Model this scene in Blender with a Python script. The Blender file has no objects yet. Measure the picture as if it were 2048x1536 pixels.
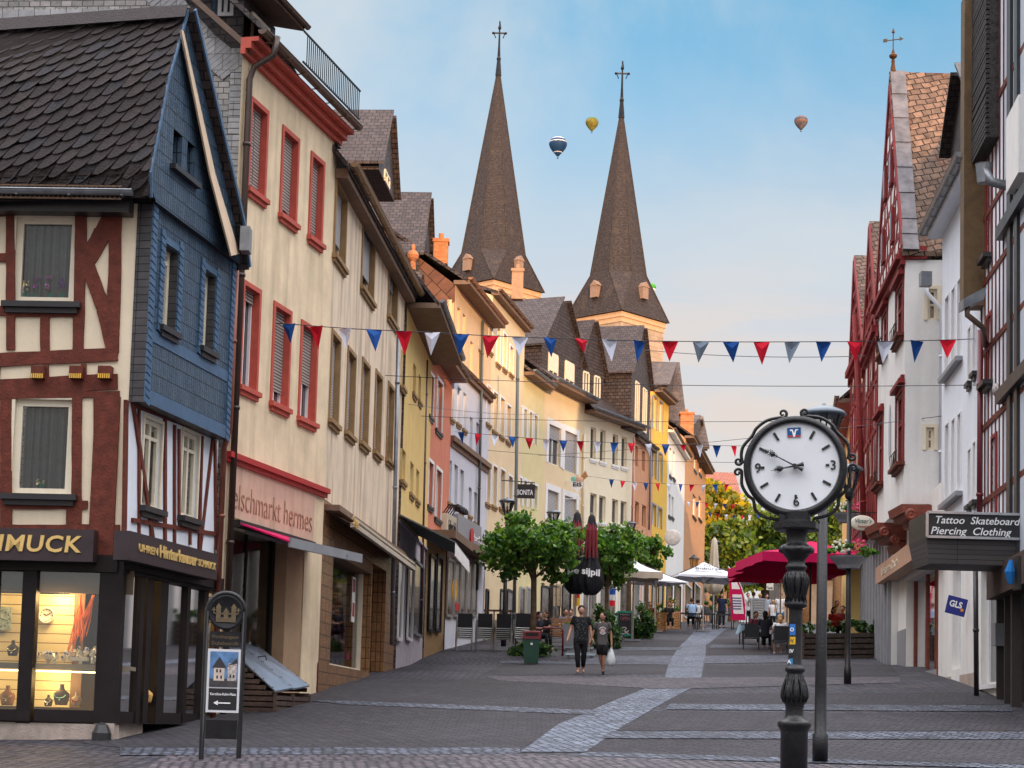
import bpy, bmesh, math, random
import numpy as np
from mathutils import Vector, Matrix
random.seed(7)
S = bpy.context.scene
COL = S.collection
R = math.radians
# ---------------------------------------------------------------- camera
F, CX, CY, TH, RO = 3600.0, 1024.0, 1106.0, math.atan(.0936), .027
CAM = Vector((0, 0, 1.6))
_f = Vector((0, math.cos(TH), math.sin(TH)))
_u = Vector((0, -math.sin(TH), math.cos(TH)))
_r = Vector((1, 0, 0))
CR = _r*math.cos(RO) + _u*math.sin(RO)
CU = -_r*math.sin(RO) + _u*math.cos(RO)
cd = bpy.data.cameras.new('camera')
cam = bpy.data.objects.new('camera', cd); COL.objects.link(cam)
cam.matrix_world = Matrix(((CR.x, CU.x, -_f.x, CAM.x), (CR.y, CU.y, -_f.y, CAM.y), (CR.z, CU.z, -_f.z, CAM.z), (0, 0, 0, 1)))
cd.sensor_width = 36; cd.lens = 36*F/2048
cd.shift_y = (CY-768)/2048; cd.clip_start = .1; cd.clip_end = 6000
S.camera = cam
# ---------------------------------------------------------------- world and sun
SUN_EL, SUN_AZ = R(5.0), R(12)           # low evening sun behind the viewer, a little to the right
w = bpy.data.worlds.new("World"); S.world = w; w.use_nodes = True
nt = w.node_tree; N = nt.nodes; L = nt.links
bg = N['Background']; bg.inputs[1].default_value = .15
sky = N.new('ShaderNodeTexSky'); sky.sky_type = 'NISHITA'; sky.sun_disc = False
sky.sun_elevation = SUN_EL; sky.sun_rotation = math.pi-SUN_AZ; sky.air_density = 1.0; sky.dust_density = .6; sky.ozone_density = 1.6
tc = N.new('ShaderNodeTexCoord')
sz_ = N.new('ShaderNodeSeparateXYZ'); L.new(tc.outputs['Generated'], sz_.inputs[0])
tr = N.new('ShaderNodeValToRGB'); L.new(sz_.outputs['Z'], tr.inputs[0]); e_ = tr.color_ramp.elements
RAMP = [(.03, (.49, .535, 1.2)), (.085, (.56, .45, .61)), (.155, (.8, .525, .515)), (.216, (.91, .6, .56)), (.275, (.88, .68, .64)), (.323, (.66, .68, .71)), (.385, (.38, .65, .74)), (.6, (.6, .7, .8))]
e_[0].position, e_[0].color = RAMP[0][0], (*RAMP[0][1], 1); e_[1].position, e_[1].color = RAMP[-1][0], (*RAMP[-1][1], 1)
for p_, c_ in RAMP[1:-1]: e_.new(p_).color = (*c_, 1)
def mixn(bt, fac=None):
    x = N.new('ShaderNodeMix'); x.data_type = 'RGBA'; x.blend_type = bt
    if fac is not None: x.inputs['Factor'].default_value = fac
    return x
tm = mixn('MULTIPLY', 1); L.new(sky.outputs[0], tm.inputs['A']); L.new(tr.outputs[0], tm.inputs['B'])
def cloud(scale, stretch, lo, hi, amt, col, prev, loc=(0, 0, 0), zr=None):
    mp = N.new('ShaderNodeMapping'); mp.inputs['Scale'].default_value = stretch; mp.inputs['Location'].default_value = loc
    no = N.new('ShaderNodeTexNoise'); no.inputs['Scale'].default_value = scale; no.inputs['Detail'].default_value = 9; no.inputs['Roughness'].default_value = .55; no.inputs['Distortion'].default_value = .4
    mr = N.new('ShaderNodeMapRange'); mr.interpolation_type = 'SMOOTHSTEP'; mr.inputs['From Min'].default_value = lo; mr.inputs['From Max'].default_value = hi; mr.inputs['To Max'].default_value = amt
    L.new(tc.outputs['Generated'], mp.inputs[0]); L.new(mp.outputs[0], no.inputs['Vector']); L.new(no.outputs['Fac'], mr.inputs['Value']); out = mr.outputs[0]
    if zr:
        z1 = N.new('ShaderNodeMapRange'); z1.interpolation_type = 'SMOOTHSTEP'; z1.inputs['From Min'].default_value = zr[0]; z1.inputs['From Max'].default_value = zr[1]; z1.inputs['To Min'].default_value = 1; z1.inputs['To Max'].default_value = 0
        L.new(sz_.outputs['Z'], z1.inputs['Value']); ml = N.new('ShaderNodeMath'); ml.operation = 'MULTIPLY'; L.new(out, ml.inputs[0]); L.new(z1.outputs[0], ml.inputs[1]); out = ml.outputs[0]
    x = mixn('MIX'); x.inputs['B'].default_value = (*col, 1); L.new(out, x.inputs['Factor']); L.new(prev, x.inputs['A']); return x.outputs['Result']
c1 = cloud(1.9, (1.6, 1, 2.2), .32, .62, .88, (1.68, 1.8, 1.9), tm.outputs['Result'], (.62, .1, .1))
c2 = cloud(5, (1.2, 1, 8), .47, .62, .6, (2.05, 1.75, 1.55), c1, (.2, 0, .3), (.2, .27))
hz = N.new('ShaderNodeMapRange'); hz.inputs['From Min'].default_value = .43; hz.inputs['From Max'].default_value = .7; hz.inputs['To Max'].default_value = .85   # bright overhead layer, out of view, added as fill for the shaded street
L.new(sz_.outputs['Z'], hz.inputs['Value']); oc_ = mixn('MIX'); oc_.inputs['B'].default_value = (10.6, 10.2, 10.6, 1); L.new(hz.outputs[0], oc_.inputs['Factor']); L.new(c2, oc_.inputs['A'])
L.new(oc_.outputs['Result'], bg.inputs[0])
sd = bpy.data.lights.new('sun', 'SUN'); sd.energy = 1.9; sd.angle = R(.5); sd.color = (1, .62, .33)
so = bpy.data.objects.new('sun', sd); COL.objects.link(so)
sv = Vector((math.sin(SUN_AZ)*math.cos(SUN_EL), -math.cos(SUN_AZ)*math.cos(SUN_EL), math.sin(SUN_EL)))
so.rotation_euler = sv.to_track_quat('Z', 'Y').to_euler(); so.location = (10, -20, 60)
S.view_settings.view_transform = 'Standard'; S.view_settings.look = 'None'
S.view_settings.exposure = 1.45; S.view_settings.gamma = 1
S.cycles.max_bounces = 6; S.cycles.transparent_max_bounces = 24
# ---------------------------------------------------------------- geometry helpers
def ray(px, py): return _f + CR*((px-CX)/F) - CU*((py-CY)/F)
def at(px, py, D):
    r = ray(px, py); return CAM + r*(D/r.y)
PR = [(-150,-1.9),(-60,-1.9),(0,-1.6),(10,-1.25),(18,-.88),(20,-.75),(25,-.42),(30,0),(33,.3),(38,.74),(46,1.3),(52,1.65),(59,2.3),(70,3.3),(80,4.2),(95,5.4),(110,6.45),(130,7.6),(160,8.6),(900,8.6)]
def prof(y):
    for (a, za), (b, zb) in zip(PR, PR[1:]):
        if y <= b: return za+(zb-za)*(y-a)/(b-a)
    return 8.6
def gz(x, y):
    c = .03*min(1, max(0, (70-y)/15.)) if y > 55 else .03
    x = max(-14, min(14, x))
    return 1.6 + prof(y)*.5 + prof(y-1.2)*.25 + prof(y+1.2)*.25 + c*x
def gp(px, py, dz=0):
    D = 14.
    while D < 160:
        p = at(px, py, D)
        if p.z < gz(p.x, p.y)+dz: break
        D += .25
    if D >= 159: p = at(px, py, 84.); return Vector((p.x, 84., gz(p.x, 84.)+dz))
    a, b = D-.25, D
    for _ in range(12):
        m = (a+b)/2; p = at(px, py, m)
        if p.z < gz(p.x, p.y)+dz: b = m
        else: a = m
    p = at(px, py, b); return p
def ppm(D): return F/D                    # pixels per metre at depth D

class Pl:
    """vertical plane through two plan points, normal towards the street"""
    def __init__(s, a, b, toward=None):
        s.a = Vector((a[0], a[1])); s.b = Vector((b[0], b[1])); d = (s.b-s.a); s.len = d.length; s.d = d.normalized()
        s.n = Vector((s.d.y, -s.d.x)); t = Vector(toward) if toward else Vector((0, 0))
        if (t-s.a).dot(s.n) < 0: s.n = -s.n
    def hit(s, px, py, off=0):
        r = ray(px, py); a = s.a+s.n*off
        t = (a-Vector((CAM.x, CAM.y))).dot(s.n)/Vector((r.x, r.y)).dot(s.n)
        return CAM+r*t
    def uz(s, px, py, off=0):
        p = s.hit(px, py, off); return (Vector((p.x, p.y))-s.a).dot(s.d), p.z
    def at(s, u, z, off=0):
        p = s.a+s.d*u+s.n*off; return Vector((p.x, p.y, z))

class MB:
    def __init__(s): s.v = []; s.f = []; s.m = []; s.cur = 0
    def poly(s, pts, m=None):
        i = len(s.v); s.v += [tuple(p) for p in pts]; s.f.append(list(range(i, i+len(pts)))); s.m.append(s.cur if m is None else m)
    def hexa(s, p):
        """8 corners: bottom 0-3 ccw, top 4-7"""
        i = len(s.v); s.v += [tuple(q) for q in p]
        for f in ((3,2,1,0), (4,5,6,7), (0,1,5,4), (1,2,6,5), (2,3,7,6), (3,0,4,7)): s.f.append([i+k for k in f]); s.m.append(s.cur)
    def box(s, c, sx, sy, sz, rz=0):
        """c is the centre of the bottom"""
        c = Vector(c); ca, sa = math.cos(rz), math.sin(rz); P = []
        for z in (0, sz):
            for x, y in ((-sx/2,-sy/2),(sx/2,-sy/2),(sx/2,sy/2),(-sx/2,sy/2)):
                P.append(c+Vector((x*ca-y*sa, x*sa+y*ca, z)))
        s.hexa(P)
    def para(s, o, ex, ey, ez):
        o, ex, ey, ez = map(Vector, (o, ex, ey, ez)); s.hexa([o, o+ex, o+ex+ey, o+ey, o+ez, o+ex+ez, o+ex+ey+ez, o+ey+ez])
    def wbox(s, pl, u0, u1, z0, z1, o0, o1):
        s.hexa([pl.at(u0,z0,o0), pl.at(u1,z0,o0), pl.at(u1,z0,o1), pl.at(u0,z0,o1), pl.at(u0,z1,o0), pl.at(u1,z1,o0), pl.at(u1,z1,o1), pl.at(u0,z1,o1)])
    def slab(s, pts, vec):
        """a polygon extruded along vec"""
        pts = [Vector(p) for p in pts]; q = [p+Vector(vec) for p in pts]; n = len(pts)
        s.poly(pts); s.poly(q[::-1])
        for k in range(n): s.poly([pts[k], q[k], q[(k+1) % n], pts[(k+1) % n]])
    def bar(s, a, b, w, h=None, up=(0,0,1)):
        a, b = Vector(a), Vector(b); h = h or w; d = (b-a).normalized(); up = Vector(up)
        if abs(d.dot(up)) > .98: up = Vector((1,0,0)) if abs(d.x) < .9 else Vector((0,1,0))
        x = d.cross(up).normalized()*w/2; y = x.cross(d).normalized()*h/2
        s.hexa([a-x-y, a+x-y, a+x+y, a-x+y, b-x-y, b+x-y, b+x+y, b-x+y])
    def tube(s, pts, r, n=8, cap=True):
        pts = [Vector(p) for p in pts]; rs = r if isinstance(r, (list, tuple)) else [r]*len(pts)
        base = len(s.v); prev = None
        for i, p in enumerate(pts):
            d = (pts[min(i+1, len(pts)-1)]-pts[max(i-1, 0)]).normalized()
            if prev is None:
                up = Vector((0,0,1)) if abs(d.z) < .9 else Vector((1,0,0)); x = d.cross(up).normalized()
            else: x = (prev-d*prev.dot(d)).normalized()
            prev = x; y = d.cross(x)
            for k in range(n):
                a = 2*math.pi*k/n; s.v.append(tuple(p+(x*math.cos(a)+y*math.sin(a))*rs[i]))
        for i in range(len(pts)-1):
            for k in range(n):
                k2 = (k+1) % n; s.f.append([base+i*n+k, base+i*n+k2, base+(i+1)*n+k2, base+(i+1)*n+k]); s.m.append(s.cur)
        if cap:
            s.f.append([base+k for k in range(n)][::-1]); s.m.append(s.cur)
            s.f.append([base+(len(pts)-1)*n+k for k in range(n)]); s.m.append(s.cur)
    def lathe(s, prof_, c=(0,0,0), n=24, axis=None, mod=None, cap=True):
        """prof_ = [(r, h)] turned round z (or axis) at c"""
        c = Vector(c); Mx = Matrix.Identity(3) if axis is None else Vector(axis).to_track_quat('Z', 'Y').to_matrix()
        base = len(s.v)
        for r, h in prof_:
            for k in range(n):
                a = 2*math.pi*k/n; rr = r*(mod(a, h) if mod else 1)
                s.v.append(tuple(c+Mx@Vector((rr*math.cos(a), rr*math.sin(a), h))))
        for i in range(len(prof_)-1):
            for k in range(n):
                k2 = (k+1) % n; s.f.append([base+i*n+k, base+i*n+k2, base+(i+1)*n+k2, base+(i+1)*n+k]); s.m.append(s.cur)
        if cap:
            s.f.append([base+k for k in range(n)][::-1]); s.m.append(s.cur)
            e = base+(len(prof_)-1)*n; s.f.append([e+k for k in range(n)]); s.m.append(s.cur)
    def ball(s, c, rx, ry=None, rz=None, n=12, Mr=None):
        ry = ry or rx; rz = rz or rx; c = Vector(c); base = len(s.v); m = n//2
        for i in range(m+1):
            t = math.pi*i/m
            for k in range(n):
                a = 2*math.pi*k/n; q = Vector((rx*math.sin(t)*math.cos(a), ry*math.sin(t)*math.sin(a), rz*math.cos(t)))
                if Mr: q = Mr@q
                s.v.append(tuple(c+q))
        for i in range(m):
            for k in range(n):
                k2 = (k+1) % n; s.f.append([base+i*n+k, base+(i+1)*n+k, base+(i+1)*n+k2, base+i*n+k2]); s.m.append(s.cur)
    def mesh(s, name, mats, smooth=False):
        me = bpy.data.meshes.new(name); me.from_pydata(s.v, [], s.f)
        for m in (mats if isinstance(mats, (list, tuple)) else [mats]): me.materials.append(m)
        me.polygons.foreach_set('material_index', s.m)
        if smooth: me.polygons.foreach_set('use_smooth', [True]*len(s.f))
        uv = me.uv_layers.new(name='UVMap'); co = s.v; buf = []
        for p in me.polygons:
            n = p.normal
            if abs(n.z) < .999:
                h = Vector((-n.y, n.x, 0)).normalized(); v = n.cross(h)
            else: h, v = Vector((1,0,0)), Vector((0,1,0))
            for i in p.vertices:
                q = co[i]; buf += [q[0]*h.x+q[1]*h.y+q[2]*h.z, q[0]*v.x+q[1]*v.y+q[2]*v.z]
        uv.data.foreach_set('uv', buf); me.update(); return me
    def build(s, name, mats, parent=None, smooth=False, world=True):
        me = s.mesh(name, mats, smooth); return link(name, me, parent, world)
def link(name, me, parent=None, world=True):
    o = bpy.data.objects.new(name, me); COL.objects.link(o)
    if parent is not None:
        o.parent = parent
        if world:
            m = Matrix.Identity(4); p = parent; ch = []
            while p: ch.append(p); p = p.parent
            for q in reversed(ch): m = m @ q.matrix_parent_inverse @ q.matrix_basis
            o.matrix_parent_inverse = m.inverted()
    return o
def tag(o, label, cat, group=None, kind=None):
    o['label'] = label
    if cat: o['category'] = cat
    if group: o['group'] = group
    if kind: o['kind'] = kind
    return o
def thing(name, label, cat, loc=(0,0,0), rz=0, group=None):
    o = bpy.data.objects.new(name, None); COL.objects.link(o); o.empty_display_size = .2
    o.location = loc; o.rotation_euler = (0, 0, rz); return tag(o, label, cat, group)
def struct(mb, name, m, smooth=False):
    o = mb.build(name, m, None, smooth); o['kind'] = 'structure'; return o
def dup(root, loc, rz=0, label=None, group=None, sc=None):
    def rec(o, par):
        c = o.copy(); COL.objects.link(c)
        if par: c.parent = par
        for ch in o.children: rec(ch, c)
        return c
    r = rec(root, None); r.location = loc; r.rotation_euler = (0, 0, rz)
    if sc: r.scale = (sc, sc, sc) if not isinstance(sc, tuple) else sc
    if label: r['label'] = label
    if group: r['group'] = group
    return r
_FONT = {}
def text(name, s, mat_, parent, origin, xdir, updir, height, depth=.01, align='LEFT', bold=0, shear=0, width=None, spacing=1):
    """raised lettering: origin = baseline point, xdir/updir world vectors, height = capital height"""
    c = bpy.data.curves.new(name, 'FONT'); c.body = s; c.size = 1; c.extrude = .02; c.offset = bold; c.shear = shear; c.align_x = align
    c.space_character = spacing; c.resolution_u = 3
    o = bpy.data.objects.new('tmp', c); COL.objects.link(o)
    dg = bpy.context.evaluated_depsgraph_get(); me = bpy.data.meshes.new_from_object(o.evaluated_get(dg))
    bpy.data.objects.remove(o); bpy.data.curves.remove(c)
    x = Vector(xdir).normalized(); y = Vector(updir).normalized(); z = x.cross(y)
    k = height/.7
    xs = [v.co.x for v in me.vertices]
    if not xs: return None
    kx = k if width is None else width/(max(xs)-min(xs))
    if width is not None and align == 'LEFT':
        pass
    o0 = Vector(origin)
    for v in me.vertices:
        q = v.co.copy(); v.co = o0 + x*q.x*kx + y*q.y*k + z*(q.z/.02*depth/2+depth/2)
    me.materials.clear(); me.materials.append(mat_); me.name = name
    return link(name, me, parent)
# ---------------------------------------------------------------- materials
_M = {}
def mat(name, col, rough=.7, var=.12, vs=3., bump=.0, bs=40., metal=0, spec=.5, streak=0, emit=0, alpha=1, trans=0, coat=0, sss=0):
    if name in _M: return _M[name]
    m = bpy.data.materials.new(name); m.use_nodes = True; n = m.node_tree.nodes; l = m.node_tree.links; b = n['Principled BSDF']
    b.inputs['Roughness'].default_value = rough; b.inputs['Metallic'].default_value = metal; b.inputs['Specular IOR Level'].default_value = spec if rough < .6 else spec*.45
    if coat: b.inputs['Coat Weight'].default_value = coat
    if trans: b.inputs['Transmission Weight'].default_value = trans
    tc = n.new('ShaderNodeTexCoord')
    c = n.new('ShaderNodeRGB'); c.outputs[0].default_value = (*col, 1); out = c.outputs[0]
    if var:
        t = n.new('ShaderNodeTexNoise'); t.inputs['Scale'].default_value = vs; t.inputs['Detail'].default_value = 6; t.inputs['Roughness'].default_value = .65
        l.new(tc.outputs['Object'], t.inputs['Vector'])
        mr = n.new('ShaderNodeMapRange'); mr.inputs['From Min'].default_value = .3; mr.inputs['From Max'].default_value = .7
        mr.inputs['To Min'].default_value = 1-var*1.3; mr.inputs['To Max'].default_value = 1+var; l.new(t.outputs['Fac'], mr.inputs['Value'])
        x = n.new('ShaderNodeVectorMath'); x.operation = 'SCALE'; l.new(out, x.inputs[0]); l.new(mr.outputs[0], x.inputs['Scale']); out = x.outputs[0]
        if rough < .9:
            r2 = n.new('ShaderNodeMapRange'); r2.inputs['To Min'].default_value = max(0, rough-.12); r2.inputs['To Max'].default_value = min(1, rough+.15)
            l.new(t.outputs['Fac'], r2.inputs['Value']); l.new(r2.outputs[0], b.inputs['Roughness'])
    if streak:
        mp = n.new('ShaderNodeMapping'); mp.inputs['Scale'].default_value = (2.3, 2.3, .22); l.new(tc.outputs['Object'], mp.inputs[0])
        t = n.new('ShaderNodeTexNoise'); t.inputs['Scale'].default_value = 1.6; t.inputs['Detail'].default_value = 7; l.new(mp.outputs[0], t.inputs['Vector'])
        mr = n.new('ShaderNodeMapRange'); mr.inputs['From Min'].default_value = .46; mr.inputs['From Max'].default_value = .72
        mr.inputs['To Max'].default_value = streak; l.new(t.outputs['Fac'], mr.inputs['Value'])
        x = n.new('ShaderNodeMix'); x.data_type = 'RGBA'; x.inputs['B'].default_value = (col[0]*.42, col[1]*.4, col[2]*.38, 1)
        l.new(mr.outputs[0], x.inputs['Factor']); l.new(out, x.inputs['A']); out = x.outputs['Result']
    l.new(out, b.inputs['Base Color'])
    if bump:
        t = n.new('ShaderNodeTexNoise'); t.inputs['Scale'].default_value = bs; t.inputs['Detail'].default_value = 4; l.new(tc.outputs['Object'], t.inputs['Vector'])
        bp = n.new('ShaderNodeBump'); bp.inputs['Strength'].default_value = bump; bp.inputs['Distance'].default_value = .02
        l.new(t.outputs['Fac'], bp.inputs['Height']); l.new(bp.outputs[0], b.inputs['Normal'])
    if emit:
        b.inputs['Emission Strength'].default_value = emit; b.inputs['Emission Color'].default_value = (*col, 1)
    _M[name] = m; return m
def glass(name='clear_glass', tint=(.9,.95,.95), reflect=.1):
    if name in _M: return _M[name]
    m = bpy.data.materials.new(name); m.use_nodes = True; n = m.node_tree.nodes; l = m.node_tree.links; n.remove(n['Principled BSDF'])
    t = n.new('ShaderNodeBsdfTransparent'); t.inputs[0].default_value = (*tint, 1); g = n.new('ShaderNodeBsdfGlossy'); g.inputs['Roughness'].default_value = .03
    f = n.new('ShaderNodeFresnel'); f.inputs[0].default_value = 1.5; a = n.new('ShaderNodeMath'); a.operation = 'ADD'; a.inputs[1].default_value = reflect; a.use_clamp = True
    x = n.new('ShaderNodeMixShader'); l.new(f.outputs[0], a.inputs[0]); l.new(a.outputs[0], x.inputs[0]); l.new(t.outputs[0], x.inputs[1]); l.new(g.outputs[0], x.inputs[2])
    l.new(x.outputs[0], n['Material Output'].inputs[0]); _M[name] = m; return m
def tiles(name, c1, c2, mortar, w, h, ms=.02, bump=.6, rough=.6, shift=.5, moss=None, mossamt=.5, coord='UV', jit=.25, rot=0, distort=0, spec=.22, big=0):
    """brick-pattern material on metre UVs: slates, setts, wall tiles, planks"""
    if name in _M: return _M[name]
    m = bpy.data.materials.new(name); m.use_nodes = True; n = m.node_tree.nodes; l = m.node_tree.links; b = n['Principled BSDF']
    b.inputs['Roughness'].default_value = rough; b.inputs['Specular IOR Level'].default_value = spec
    tc = n.new('ShaderNodeTexCoord'); mp = n.new('ShaderNodeMapping'); mp.inputs['Rotation'].default_value = (0, 0, rot); l.new(tc.outputs[coord], mp.inputs[0])
    vec = mp.outputs[0]
    if distort:
        dn = n.new('ShaderNodeTexNoise'); dn.inputs['Scale'].default_value = 1.3/w*.35; l.new(vec, dn.inputs['Vector'])
        sb = n.new('ShaderNodeVectorMath'); sb.operation = 'SUBTRACT'; sb.inputs[1].default_value = (.5,.5,.5); l.new(dn.outputs['Color'], sb.inputs[0])
        sc = n.new('ShaderNodeVectorMath'); sc.operation = 'SCALE'; sc.inputs['Scale'].default_value = distort; l.new(sb.outputs[0], sc.inputs[0])
        ad = n.new('ShaderNodeVectorMath'); l.new(vec, ad.inputs[0]); l.new(sc.outputs[0], ad.inputs[1]); vec = ad.outputs[0]
    k = n.new('ShaderNodeTexBrick'); k.inputs['Scale'].default_value = 1; k.inputs['Brick Width'].default_value = w; k.inputs['Row Height'].default_value = h
    k.inputs['Mortar Size'].default_value = ms*h; k.inputs['Mortar Smooth'].default_value = .1; k.offset = shift
    k.inputs['Color1'].default_value = (*c1, 1); k.inputs['Color2'].default_value = (*c2, 1); k.inputs['Mortar'].default_value = (*mortar, 1); l.new(vec, k.inputs['Vector'])
    t = n.new('ShaderNodeTexNoise'); t.inputs['Scale'].default_value = 1.1/w; t.inputs['Detail'].default_value = 8; t.inputs['Roughness'].default_value = .7; l.new(vec, t.inputs['Vector'])
    mr = n.new('ShaderNodeMapRange'); mr.inputs['From Min'].default_value = .3; mr.inputs['From Max'].default_value = .7; mr.inputs['To Min'].default_value = 1-jit; mr.inputs['To Max'].default_value = 1+jit
    l.new(t.outputs['Fac'], mr.inputs['Value'])
    x = n.new('ShaderNodeVectorMath'); x.operation = 'SCALE'; l.new(k.outputs['Color'], x.inputs[0]); l.new(mr.outputs[0], x.inputs['Scale']); out = x.outputs[0]
    if big:
        t3 = n.new('ShaderNodeTexNoise'); t3.inputs['Scale'].default_value = .35; t3.inputs['Detail'].default_value = 6; t3.inputs['Roughness'].default_value = .7; l.new(tc.outputs['Object'], t3.inputs['Vector'])
        m3 = n.new('ShaderNodeMapRange'); m3.inputs['From Min'].default_value = .32; m3.inputs['From Max'].default_value = .68; m3.inputs['To Min'].default_value = 1-big; m3.inputs['To Max'].default_value = 1+big; l.new(t3.outputs['Fac'], m3.inputs['Value'])
        x3 = n.new('ShaderNodeVectorMath'); x3.operation = 'SCALE'; l.new(out, x3.inputs[0]); l.new(m3.outputs[0], x3.inputs['Scale']); out = x3.outputs[0]
    if moss:
        t2 = n.new('ShaderNodeTexNoise'); t2.inputs['Scale'].default_value = .9; t2.inputs['Detail'].default_value = 9; t2.inputs['Roughness'].default_value = .75; l.new(tc.outputs['Object'], t2.inputs['Vector'])
        m2 = n.new('ShaderNodeMapRange'); m2.inputs['From Min'].default_value = .55; m2.inputs['From Max'].default_value = .62; m2.inputs['To Max'].default_value = mossamt; l.new(t2.outputs['Fac'], m2.inputs['Value'])
        y = n.new('ShaderNodeMix'); y.data_type = 'RGBA'; y.inputs['B'].default_value = (*moss, 1); l.new(m2.outputs[0], y.inputs['Factor']); l.new(out, y.inputs['A']); out = y.outputs['Result']
    l.new(out, b.inputs['Base Color'])
    sx = n.new('ShaderNodeSeparateXYZ'); l.new(vec, sx.inputs[0]); dv = n.new('ShaderNodeMath'); dv.operation = 'DIVIDE'; dv.inputs[1].default_value = h; l.new(sx.outputs['Y'], dv.inputs[0])
    fr = n.new('ShaderNodeMath'); fr.operation = 'FRACT'; l.new(dv.outputs[0], fr.inputs[0])
    h1 = n.new('ShaderNodeMath'); h1.operation = 'MULTIPLY_ADD'; h1.inputs[1].default_value = -.5; l.new(fr.outputs[0], h1.inputs[0]); 
    h2 = n.new('ShaderNodeMath'); h2.operation = 'MULTIPLY_ADD'; h2.inputs[1].default_value = -1; l.new(k.outputs['Fac'], h2.inputs[0]); l.new(t.outputs['Fac'], h2.inputs[2]); l.new(h2.outputs[0], h1.inputs[2])
    bp = n.new('ShaderNodeBump'); bp.inputs['Strength'].default_value = bump; bp.inputs['Distance'].default_value = min(.03, h*.15); l.new(h1.outputs[0], bp.inputs['Height']); l.new(bp.outputs[0], b.inputs['Normal'])
    _M[name] = m; return m
M_SLATE = tiles('slate_shingle', (.04,.03,.03), (.072,.054,.052), (.01,.009,.009), .22, .16, .08, .8, .5)
M_SLATE_WARM = tiles('old_slate', (.075,.055,.048), (.14,.1,.085), (.02,.014,.012), .2, .14, .1, .8, .65, moss=(.3,.2,.12), mossamt=.35)
M_SLATE_MOSS = tiles('mossy_slate', (.12,.08,.06), (.22,.14,.1), (.015,.01,.008), .26, .2, .07, 1., .8, rot=.28, distort=.16, moss=(.09,.035,.018), mossamt=.9, jit=.5, big=.25)
M_SLATE_GREY = tiles('grey_slate', (.22,.215,.205), (.36,.34,.32), (.06,.06,.06), .2, .11, .07, .7, .6, jit=.3)
M_SLATE_BLUE = tiles('blue_slate', (.04,.075,.12), (.068,.112,.165), (.008,.011,.016), .085, .26, .03, .8, .38, shift=0, jit=.15)
M_CREAM = mat('cream_plaster', (.74,.64,.47), .85, .06, 1.5, .25, 60, streak=.12)
M_WHITE = mat('white_plaster', (.72,.76,.82), .85, .04, 2, .2, 60, streak=.08)
M_OFFW = mat('offwhite_plaster', (.76,.75,.72), .85, .05, 1.6, .3, 50, streak=.12)
M_BEAM = mat('oxblood_timber', (.13,.032,.02), .65, .3, 6, .5, 25)
M_REDBEAM = mat('red_timber', (.22,.025,.025), .6, .2, 5, .4, 25)
M_FRAME = mat('cream_frame', (.72,.65,.5), .45, .06, 5)
M_WFRAME = mat('white_frame', (.8,.8,.8), .35, .03, 5)
M_GLASSD = mat('dark_glass', (.035,.04,.045), .06, .3, .7, spec=.9)
M_GLASSC = mat('curtained_glass', (.17,.155,.13), .1, .5, 1.3, spec=.9)
M_GLASS = glass(reflect=.03)
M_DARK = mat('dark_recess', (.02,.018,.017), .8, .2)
M_CURTAIN = mat('curtain_cloth', (.2,.21,.19), .9, .1, 8)
M_SHUT = tiles('roller_shutter', (.5,.5,.52), (.56,.56,.57), (.16,.15,.14), 30, .06, .22, .8, .5, shift=0, jit=.06)
M_SHUTB = tiles('brown_roller_shutter', (.4,.36,.33), (.46,.42,.38), (.1,.08,.07), 30, .06, .25, .8, .5, shift=0, jit=.06)
M_IRON = mat('dark_iron', (.02,.02,.023), .38, .25, 6, .3, 60, metal=.6)
M_BLACK = mat('black_paint', (.02,.02,.022), .4, .2, 6)
M_GUT = mat('brown_gutter', (.13,.085,.06), .4, .15, 5, metal=.3)
M_ZINC = mat('zinc_gutter', (.24,.26,.28), .4, .2, 5, metal=.6)
M_SOFFIT = mat('wood_soffit', (.2,.13,.09), .7, .2, 5)
M_WOOD = mat('weathered_wood', (.075,.05,.04), .75, .3, 8, .6, 30)
M_PINE = mat('pallet_wood', (.42,.22,.09), .7, .25, 8, .5, 30)
M_GREY = mat('grey_paint', (.25,.26,.28), .5, .1)
M_STEEL = mat('brushed_steel', (.55,.55,.56), .3, .1, 8, metal=.9)
M_GOLD = mat('gold_lettering', (.75,.52,.18), .35, .08, metal=.3)
# ---------------------------------------------------------------- ground
M_PAVE = tiles('street_setts', (.033,.035,.047), (.075,.071,.087), (.007,.007,.009), .24, .15, .14, 1., .68, coord='UV', jit=.35, distort=.06, moss=(.09,.07,.065), mossamt=.5, rot=.3, big=.35)
M_SLABP = tiles('dark_paving', (.033,.032,.039), (.052,.049,.057), (.011,.01,.011), .24, .13, .12, .9, .75, coord='UV', jit=.3, big=.25)
M_BAND = tiles('granite_band', (.085,.103,.14), (.23,.275,.36), (.02,.022,.028), .17, .14, .16, 1., .55, coord='UV', jit=.45, distort=.09, big=.3)
M_CROSS = tiles('mottled_cross_band', (.05,.058,.08), (.15,.175,.23), (.012,.013,.017), .17, .14, .16, 1., .6, coord='UV', jit=.5, distort=.12, big=.4, moss=(.05,.05,.055), mossamt=.6)
M_BANDR = tiles('red_granite_band', (.065,.062,.08), (.15,.125,.14), (.018,.017,.02), .17, .14, .16, 1., .66, coord='UV', jit=.4, distort=.07, big=.3)
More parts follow.
